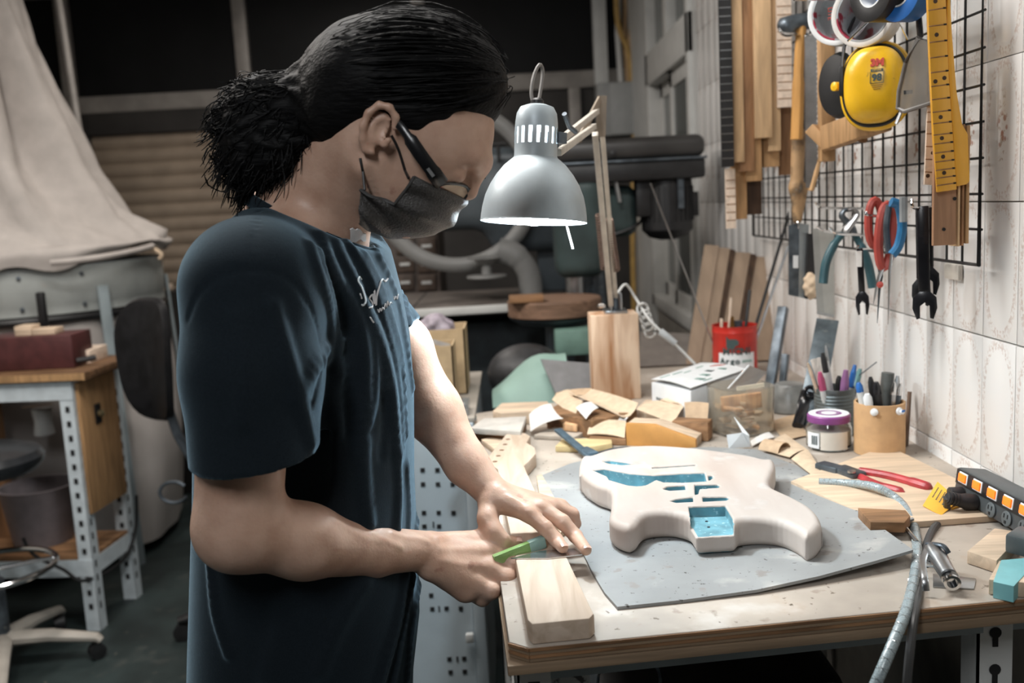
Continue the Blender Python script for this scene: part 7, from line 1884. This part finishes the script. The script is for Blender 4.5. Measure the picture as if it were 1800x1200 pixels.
# neck opening: elliptical cylinder above the collar plane
cb_, cf_ = J(441, 337, 1.262), J(650, 441, 1.235)
cc = (cb_ + cf_) / 2; cd = (cf_ - cb_); cl_ = np.linalg.norm(cd) / 2; cd = cd / np.linalg.norm(cd)
cn = np.cross(cd, np.array([0, 1., 0])); cn /= np.linalg.norm(cn)
if cn[2] < 0: cn = -cn
cs = np.cross(cn, cd)
CA, CB = cl_, .078
def neck_hole(p):
    q = p - cc; a, b, n_ = q @ cd, q @ cs, q @ cn
    r = (np.sqrt((a / CA) ** 2 + (b / CB) ** 2) - 1) * CB
    return np.maximum(r, -n_ - .03)
base_shirt.add(neck_hole, .004, 's')
def above_collar(p):                                    # nothing of the cloth stands above the collar close to the neck
    q = p - cc; a, b, n_ = q @ cd, q @ cs, q @ cn
    r = np.sqrt((a / CA) ** 2 + (b / CB) ** 2)
    return np.maximum((.004 + .0 * r) - n_ + .9 * np.maximum(r - 1, 0) * .02, (r - 1.35) * CB)
base_shirt.add(above_collar, .012, 's')
folds = [([(545, 432), (557, 467), (577, 533), (580, 587), (572, 615)], 0.0115, 0.0066), ([(560, 443), (580, 510), (590, 573), (590, 645)], 0.0108, 0.0061), ([(563, 417), (590, 483), (627, 557), (640, 613), (642, 700), (634, 797)], 0.0142, 0.0082),
         ([(613, 480), (643, 560), (657, 617), (658, 690), (647, 740)], 0.0108, 0.0066), ([(590, 430), (627, 510), (657, 573), (677, 633), (690, 700), (697, 797)], 0.0142, 0.0082), ([(640, 450), (665, 500), (690, 570), (705, 640), (712, 760)], 0.0095, 0.0074), ([(657, 433), (693, 510), (711, 590), (724, 680)], 0.0081, 0.0066),
         ([(480, 540), (497, 600), (513, 653), (533, 723), (546, 775)], 0.0128, 0.0082), ([(640, 780), (640, 832), (648, 920)], 0.0108, 0.0082), ([(697, 797), (700, 867), (697, 927)], 0.0121, 0.0074),
         ([(712, 1011), (697, 1095), (668, 1193)], 0.0121, 0.0082), ([(725, 1015), (706, 1120), (690, 1200)], 0.0095, 0.0066), ([(369, 990), (378, 1078), (401, 1150)], 0.0081, 0.0057), ([(520, 700), (560, 640), (600, 600)], 0.0068, 0.0098), ([(600, 760), (585, 690), (610, 640)], 0.0054, 0.0098),
         ([(560, 1180), (600, 1090), (640, 1030)], 0.0068, 0.0115), ([(470, 1190), (490, 1120), (500, 1060)], 0.0054, 0.0131), ([(420, 560), (430, 640), (425, 740)], 0.0047, 0.0115),
         ([(620, 440), (640, 470), (668, 540), (690, 620), (702, 700), (706, 800)], .0075, .0065), ([(690, 440), (706, 500), (720, 570), (731, 650)], .006, .006), ([(575, 420), (605, 470), (640, 535), (664, 600), (676, 680)], .0075, .0065), ([(610, 425), (650, 490), (682, 560), (700, 640)], .006, .006), ([(735, 880), (728, 960), (722, 1010)], .007, .008), ([(715, 820), (718, 900), (715, 960)], .007, .007), ([(735, 1030), (722, 1110), (715, 1190)], .008, .008),
         # valleys beside the folds and the armhole seam
         ([(572, 470), (600, 560), (612, 650), (610, 760)], -0.0060, 0.0080), ([(640, 520), (668, 620), (676, 720), (672, 800)], -0.0050, 0.0070), ([(330, 560), (350, 515), (392, 485), (445, 474), (500, 487), (540, 530), (563, 600), (560, 665), (545, 720)], -0.0032, 0.0036), ([(445, 474), (447, 430), (452, 385), (458, 350)], -0.0024, 0.0030)]
shirt_f = ridges(base_shirt, folds)
V, F = sdf_mesh(shirt_f, (-.56, .94, .62), (-.02, 1.60, 1.44), .0033, blk=14, slack=1.4)
def shirt_mat():
    m = mat('shirt_fabric', (.0115, .0165, .0215), .85, var=.12, scale=500, bump=.25, bscale=900, spec=.06, sheen=.5)
    m.node_tree.nodes['Principled BSDF'].inputs['Sheen Tint'].default_value = (.50, .74, .92, 1)
    return m
M['shirt'] = shirt_mat()
arr_obj('shirt', V, F, M['shirt'], man)
# ribbed collar
loop = [cc + cd * CA * 1.02 * math.cos(t) + cs * CB * 1.03 * math.sin(t) + cn * (-.003) for t in np.linspace(0, 2 * math.pi, 65)[:-1]]
MB().tube([Vector(p) for p in loop], .0085, 10, closed=True, flat=.45, up=tuple(cd)).build('collar', M['shirt'], man)
# white undershirt showing at the throat
us = march(skin_f, [(616 + 4.6 * i, 404 + 1.5 * i - 5 * math.sin(i * .5) + 3.2 * j - .4 * (i - 3) * j) for i in range(7) for j in range(7)])
us += (CC - us) / np.linalg.norm(CC - us, axis=1)[:, None] * .005
us = us.reshape(7, 7, 3)
MB().grid([[Vector(us[i, j] + np.array([0, 0, .0015 * math.sin(2.2 * i + j)])) for j in range(7)] for i in range(7)], .002).build('undershirt', mat('undershirt', (.66, .64, .64), .8, var=.06, bump=.3, scale=60), man)
# printed signature
q8 = lambda l: [(600 + x / 8, 450 + y / 8) for x, y in l]
for l, r in (([(285, 330), (255, 292), (240, 350), (290, 440), (330, 560), (342, 640), (310, 692), (285, 680)], .0011), ([(265, 530), (290, 600)], .0009), ([(425, 545), (395, 600), (432, 650), (436, 712), (392, 724)], .0011), ([(440, 530), (474, 680), (466, 480), (487, 690), (500, 560), (550, 380), (580, 325), (618, 352), (655, 312)], .0013),
             ([(512, 745), (530, 790), (545, 735), (562, 770), (582, 722), (602, 748), (620, 665), (640, 720), (652, 632), (672, 690), (692, 650), (712, 660)], .0008), ([(738, 565), (746, 612), (766, 562), (782, 604), (800, 535)], .0008), ([(405, 860), (430, 900), (455, 935)], .0010)):
    q = march(shirt_f, poly_px(q8(l), 5))
    d = (CC - q); d /= np.linalg.norm(d, axis=1)[:, None]
    MB().tube([Vector(p) for p in q + d * .0008], r, 5).build('shirt_print', mat('print_white', (.75, .80, .82), .7, var=.03) if 'pw' not in M else M['pw'], man)
    if 'pw' not in M: M['pw'] = man.children[-1].data.materials[0]
# ---------------------------------------------------------------- trousers and shoes below the frame
leg_f = Field()
leg_f.add(lambda p: ellip(p, (-.28, 1.27, .70), (.105, .135, .12)))
for sy in (-.085, .095):
    leg_f.add(W_(np.array([-.27, 1.27 + sy, .68]), np.array([-.25, 1.27 + sy * 1.2, .46]), .078, .062), .04)
    leg_f.add(W_(np.array([-.25, 1.27 + sy * 1.2, .46]), np.array([-.28, 1.27 + sy * 1.3, .10]), .065, .052), .03)
V, F = sdf_mesh(leg_f, (-.45, 1.05, .02), (-.10, 1.50, .98), .010)
arr_obj('trousers', V, F, mat('trousers', (.02, .022, .028), .8, var=.2, scale=60), man)
for sy in (-.085, .095):
    c = np.array([-.24, 1.27 + sy * 1.3, .045])
    V, F = sdf_mesh(lambda p: np.maximum(smin(ellip(p, c, (.14, .048, .05)), ellip(p, c + np.array([-.06, 0, .03]), (.06, .042, .06)), .03), .004 - p[:, 2]), c - np.array((.17, .08, .07)), c + np.array((.17, .08, .13)), .008)
    arr_obj('shoe', V, F, M['black'], man)

# ---------------------------------------------------------------- hair
HC = J(731, 143, 1.195)
tl_ = math.radians(8)
hx = np.array([math.cos(tl_), 0, -math.sin(tl_)]); hz2 = np.array([math.sin(tl_), 0, math.cos(tl_)])
HRt = np.stack([hx, np.array([0, 1., 0]), hz2], 1); HRAD = np.array([.111, .089, .083])
tie = J(566, 150, 1.20)
hair = Field()
hair.add(lambda p: ellip(p, HC, HRAD, HRt))
hair.add(lambda p: ellip(p, J(640, 150, 1.195), (.075, .080, .070)), .03)
hair.add(lambda p: ellip(p, J(600, 205, 1.195), (.045, .062, .048)), .03)
hair.add(W_(J(690, 200, 1.135), J(735, 222, 1.128), .016, .008), .02); hair.add(W_(J(735, 190, 1.135), J(775, 205, 1.132), .018, .008), .02)          # sideburn
hair.add(W_(J(640, 130, 1.2), tie, .05, .024), .03)
PT_ = [((545, 165, 1.20), .028), ((515, 190, 1.205), .040), ((468, 190, 1.205), .036), ((548, 212, 1.20), .034), ((492, 235, 1.21), .042), ((445, 235, 1.20), .034), ((452, 272, 1.20), .032), ((500, 262, 1.2), .030), ((428, 268, 1.205), .022), ((446, 298, 1.2), .017), ((440, 170, 1.205), .020), ((415, 205, 1.2), .018)]
for c, r in PT_: hair.add((lambda c_, r_: (lambda p: np.linalg.norm(p - c_, axis=1) - r_))(J(*c), r * .84), .03)
def hair_f(p):
    q = p - tie
    w = .0012 * np.sin(q[:, 2] * 260 + 30 * q[:, 0] + 8 * np.sin(q[:, 1] * 60)) + .0010 * np.sin(q[:, 1] * 330 + q[:, 2] * 120 + 5 * np.sin(q[:, 0] * 40))
    back = 1 / (1 + np.exp((p[:, 0] - tie[0] + .012) / .008))                  # curly in the ponytail, sleek on the head
    w2 = .0022 * np.sin(q[:, 0] * 170 + 3 * np.sin(q[:, 2] * 90)) * np.sin(q[:, 2] * 150 + 2) * np.sin(q[:, 1] * 130)
    return hair(p) + w * (.15 + .85 * back) + w2 * back
V, F = sdf_mesh(hair_f, (-.44, 1.06, 1.36), (.10, 1.33, 1.70), .0034, blk=14, slack=1.4)
M['hair'] = mat('hair', (.005, .005, .0053), .55, var=.3, scale=300, stretch=(.15, 1, 1), bump=.5, spec=.12)
ho = arr_obj('hair', V, F, M['hair'], man)
# strands swept from the hairline to the tie, then curls of the ponytail
sv = MB(); rs = np.random.default_rng(11)
n1 = (tie - HC) @ HRt / HRAD; n1 /= np.linalg.norm(n1)
for i in range(1000):
    a = rs.uniform(-1.9, 1.9); e = rs.uniform(-.62, 1.0)
    n0 = np.array([math.cos(a * .5) * rs.uniform(.3, 1), math.sin(a), e]); n0 /= np.linalg.norm(n0)
    pts = []
    off = rs.uniform(1.0, 1.03) if i % 9 else rs.uniform(1.03, 1.12)
    lift = rs.uniform(0, .05) if i % 5 == 0 else 0
    for t in np.linspace(0, .93, 13):
        m_ = n0 * (1 - t) + n1 * t; L_ = np.linalg.norm(m_)
        if L_ < .15: break
        m_ = m_ / L_ + .018 * np.array([math.sin(9 * t + i), math.cos(7 * t + i), math.sin(8 * t + 2 * i)])
        p = HC + HRt @ (m_ * HRAD * (off + lift * math.sin(math.pi * t)))
        if p[2] < H0[2] + .020 + .25 * max(0, H0[0] + .02 - p[0]) and p[0] > H0[0] - .02: pts = []; continue
        pts.append(p)
    if len(pts) > 3: sv.tube([Vector(p) for p in pts], [.0003] + [.0007] * (len(pts) - 2) + [.0003], 3, caps=False)
ends = [(J(*c), r) for c, r in PT_]
for i in range(3600):
    d = rs.normal(size=3); d /= np.linalg.norm(d)
    c, r = ends[rs.integers(2, len(ends))]
    c1, r1 = ends[rs.integers(0, 4)]
    p0 = tie + rs.normal(size=3) * .010
    p1 = c1 + d * r1 * rs.uniform(.75, 1.12)
    p2 = c + d * r * rs.uniform(.8, 1.22)
    out_ = (p2 - p1); out_ /= np.linalg.norm(out_) + 1e-9
    long_ = i % 4 == 0
    p3 = p2 + out_ * (rs.uniform(.015, .035) if long_ else rs.uniform(.003, .014)) + np.array([-.004, 0, -.018 if long_ else -.006])
    cv = catmull([p0, p1, p2, p3], 6)
    u = np.cross(out_, d); u /= np.linalg.norm(u) + 1e-9
    rad = rs.uniform(.0015, .0055); tw = rs.uniform(4, 11); ph = rs.uniform(0, 6)
    n_ = len(cv); pts = []
    for k, q in enumerate(cv):
        t = k / (n_ - 1); w_ = rad * min(1, t * 1.6)
        pts.append(Vector(np.array(q) + u * math.sin(tw * t + ph) * w_ + d * math.cos(tw * t + ph) * w_))
    sv.tube(pts, [.00075] * (n_ - 2) + [.0006, .0003], 3, caps=False)
for i in range(70):                                   # loose curls at the end of the ponytail
    c, r = ends[[5, 8, 9, 11, 6, 10][i % 6]]
    p = c + np.array([-r * rs.uniform(.3, 1), rs.normal() * .012, rs.uniform(-.7, .7) * r]); R_ = rs.uniform(.006, .018); a0 = rs.uniform(0, 6); dr_ = rs.choice([-1, 1])
    pts = [Vector(p + np.array([-.012 * t + R_ * math.cos(a0 + dr_ * t * 4.2), .01 * math.sin(3 * t), R_ * math.sin(a0 + dr_ * t * 4.2) - .008 * t])) for t in np.linspace(0, 1.2, 16)]
    for j in range(3): sv.tube([q + Vector(rs.normal(size=3) * .0008) for q in pts], [.0006] * 15 + [.0003], 3, caps=False)
so_ = sv.build('hair_strands', M['hair'], man); so_['kind'] = 'stuff'
tp_ = [Vector(J(566 + 9 * math.cos(t), 146 + 26 * math.sin(t), 1.165 + .03 * (1 - abs(math.cos(t))))) for t in np.linspace(0, 2 * math.pi, 25)[:-1]]
MB().tube(tp_, .005, 8, closed=True).build('hair_tie', M['black_gloss'], man)
for i in range(7):
    MB(Matrix.Translation(J(553 + 5 * i, 134 - 2 * i + 3 * (i % 2), 1.165))).lathe([(0, -.003), (.0028, -.0015), (.0028, .0015), (0, .003)], 8).build('tie_bead', M['black_gloss'], man)

# ---------------------------------------------------------------- face mask
def mirror(p): return p - 2 * ((p - H0) @ hl) * hl
mrows = [((728, 309), (816, 351)), ((713, 333), (808, 368)), ((693, 357), (790, 394)), ((662, 346), (758, 411)), ((634, 333), (712, 418)), ((632, 362), (680, 415)), ((633, 390), (655, 404))]
mrows = [(tuple(a), tuple(b)) for a, b in mrows]
ycen = (H0 + .11 * fh)[1]
fine = []
for i in range(len(mrows) - 1):
    for t in np.linspace(0, 1, 5)[:-1]:
        fine.append(tuple(tuple(np.array(mrows[i][k]) * (1 - t) + np.array(mrows[i + 1][k]) * t) for k in (0, 1)))
fine.append(mrows[-1])
g = []
for ri, (e, c) in enumerate(fine):
    ep = J(*e, 1.122); cp_ = J(*c, ycen); row = []
    for u in np.linspace(0, 1, 15):
        s_, c_ = math.sin(u * math.pi / 2), math.cos(u * math.pi / 2)
        p = ep + (cp_ - ep) * s_; p[1] = ep[1] + (cp_[1] - ep[1]) * (1 - c_)
        pleat = .0024 * math.sin(ri * 1.05) + .0016 * math.sin(u * 9 + ri * .6)
        out_ = np.array([.55 * s_, -c_, -.3]); row.append(Vector(p + out_ * (pleat + .003)))
    row2 = [Vector(mirror(np.array(p))) for p in row[:-1]][::-1]
    g.append(row + row2)
M['mask'] = mat('mask_fabric', (.045, .042, .040), .42, var=.3, scale=420, bump=.6, spec=.5)
mk = MB().grid(g, .0015).build('face_mask', M['mask'], man, smooth=70)
for row, nm in ((g[0], 'top'), (g[-1], 'bottom')):
    MB().tube([p + Vector((0, -.0008, 0)) for p in row], .0014, 6).build('mask_seam', M['mask'], mk)
edge_ = [r[0] + Vector((0, -.0012, 0)) for r in g[:17]]
MB().tube(edge_, .0024, 6, flat=.5).build('mask_binding', mat('mask_bind', (.05, .05, .05), .6, var=.3, scale=900), mk)
def loop_px(l):
    q = march(skin, poly_px(l, 5), t0=.85); d = CC - q; d /= np.linalg.norm(d, axis=1)[:, None]
    return [Vector(p) for p in q + d * .0016]
MB().tube([Vector(J(718, 313, 1.115))] + loop_px([(712, 300), (700, 262), (688, 238)]), .0016, 6).build('ear_loop', M['black'], mk)
MB().tube(loop_px([(633, 278), (638, 302)]) + [Vector(J(641, 334, 1.118))], .0016, 6).build('ear_loop', M['black'], mk)
# ---------------------------------------------------------------- glasses
gl = MB(); 
hinge = J(767, 320, 1.122); bridge = J(832, 325, ycen - .006)
u_ = bridge - hinge; ul = np.linalg.norm(u_); u_ /= ul
v_ = np.array([-.55, 0, -.83]); v_ = v_ - u_ * v_.dot(u_); v_ /= np.linalg.norm(v_)
far_h = J(852, 302, 1.262); u2_ = far_h - bridge; ul2 = np.linalg.norm(u2_); u2_ /= ul2
v2_ = np.array([-.45, 0, -.89]); v2_ = v2_ - u2_ * v2_.dot(u2_); v2_ /= np.linalg.norm(v2_)
def lens_loop(flip=False, k=1.0):
    pts = []
    for t in np.linspace(0, 2 * math.pi, 33)[:-1]:
        c_, s_ = math.cos(t), math.sin(t); e = 2.8; r = 1 / (abs(c_) ** e + abs(s_) ** e) ** (1 / e)
        if flip: p = bridge + u2_ * (ul2 * (.54 + .44 * k * r * c_)) + v2_ * (.0125 + .0125 * k * r * s_)
        else: p = hinge + u_ * (ul * (.48 + .44 * k * r * c_)) + v_ * (.0125 + .0125 * k * r * s_)
        pts.append(Vector(p))
    return pts
M['frame_black'] = mat('frame_black', (.010, .010, .011), .25, var=.1)
gf = MB().tube(lens_loop(), .0021, 8, closed=True).build('glasses_frame', M['frame_black'], man)
MB().tube(lens_loop(True), .0021, 8, closed=True).build('rim', M['frame_black'], gf)
for fl in (False, True):
    lp_ = lens_loop(fl, .97); n = len(lp_); c = sum(lp_, Vector()) / n
    mb = MB(); nn = Vector(np.cross(u_, v_)) * .0008
    mb.add([p + nn for p in lp_] + [p - nn for p in lp_], [tuple(range(n)), tuple(range(n, 2 * n))[::-1]] + [(i, (i + 1) % n, n + (i + 1) % n, n + i) for i in range(n)])
    mb.build('lens', M['glass'], gf)
MB().tube([Vector(hinge + u_ * ul * .9 + v_ * .006), Vector(bridge + v_ * .003), Vector(bridge + u2_ * ul2 * .12 + v2_ * .006)], .0022, 8).build('bridge', M['frame_black'], gf)
tm_ = [J(776, 323, 1.122), J(762, 303, 1.108), J(738, 270, 1.104), J(712, 232, 1.106), J(695, 212, 1.112)]
for fl in (False, True):
    q = [mirror(p) if fl else p for p in tm_]
    if fl: q[0] = far_h
    MB().tube(catmull([Vector(p) for p in q], 5), [.0088] * 6 + [.0078] * 8 + [.005] * 7, 8, flat=.28, up=(0, 1, 0)).build('temple', M['frame_black'], gf, smooth=60)
a = J(757, 303, 1.1015); MB(face_T(a, (.55, 0, -.83), (0, -1, 0))).box((0, 0, 0), (.011, .0038, .0006)).build('temple_badge', mat('badge', (.16, .16, .16), .4), gf)
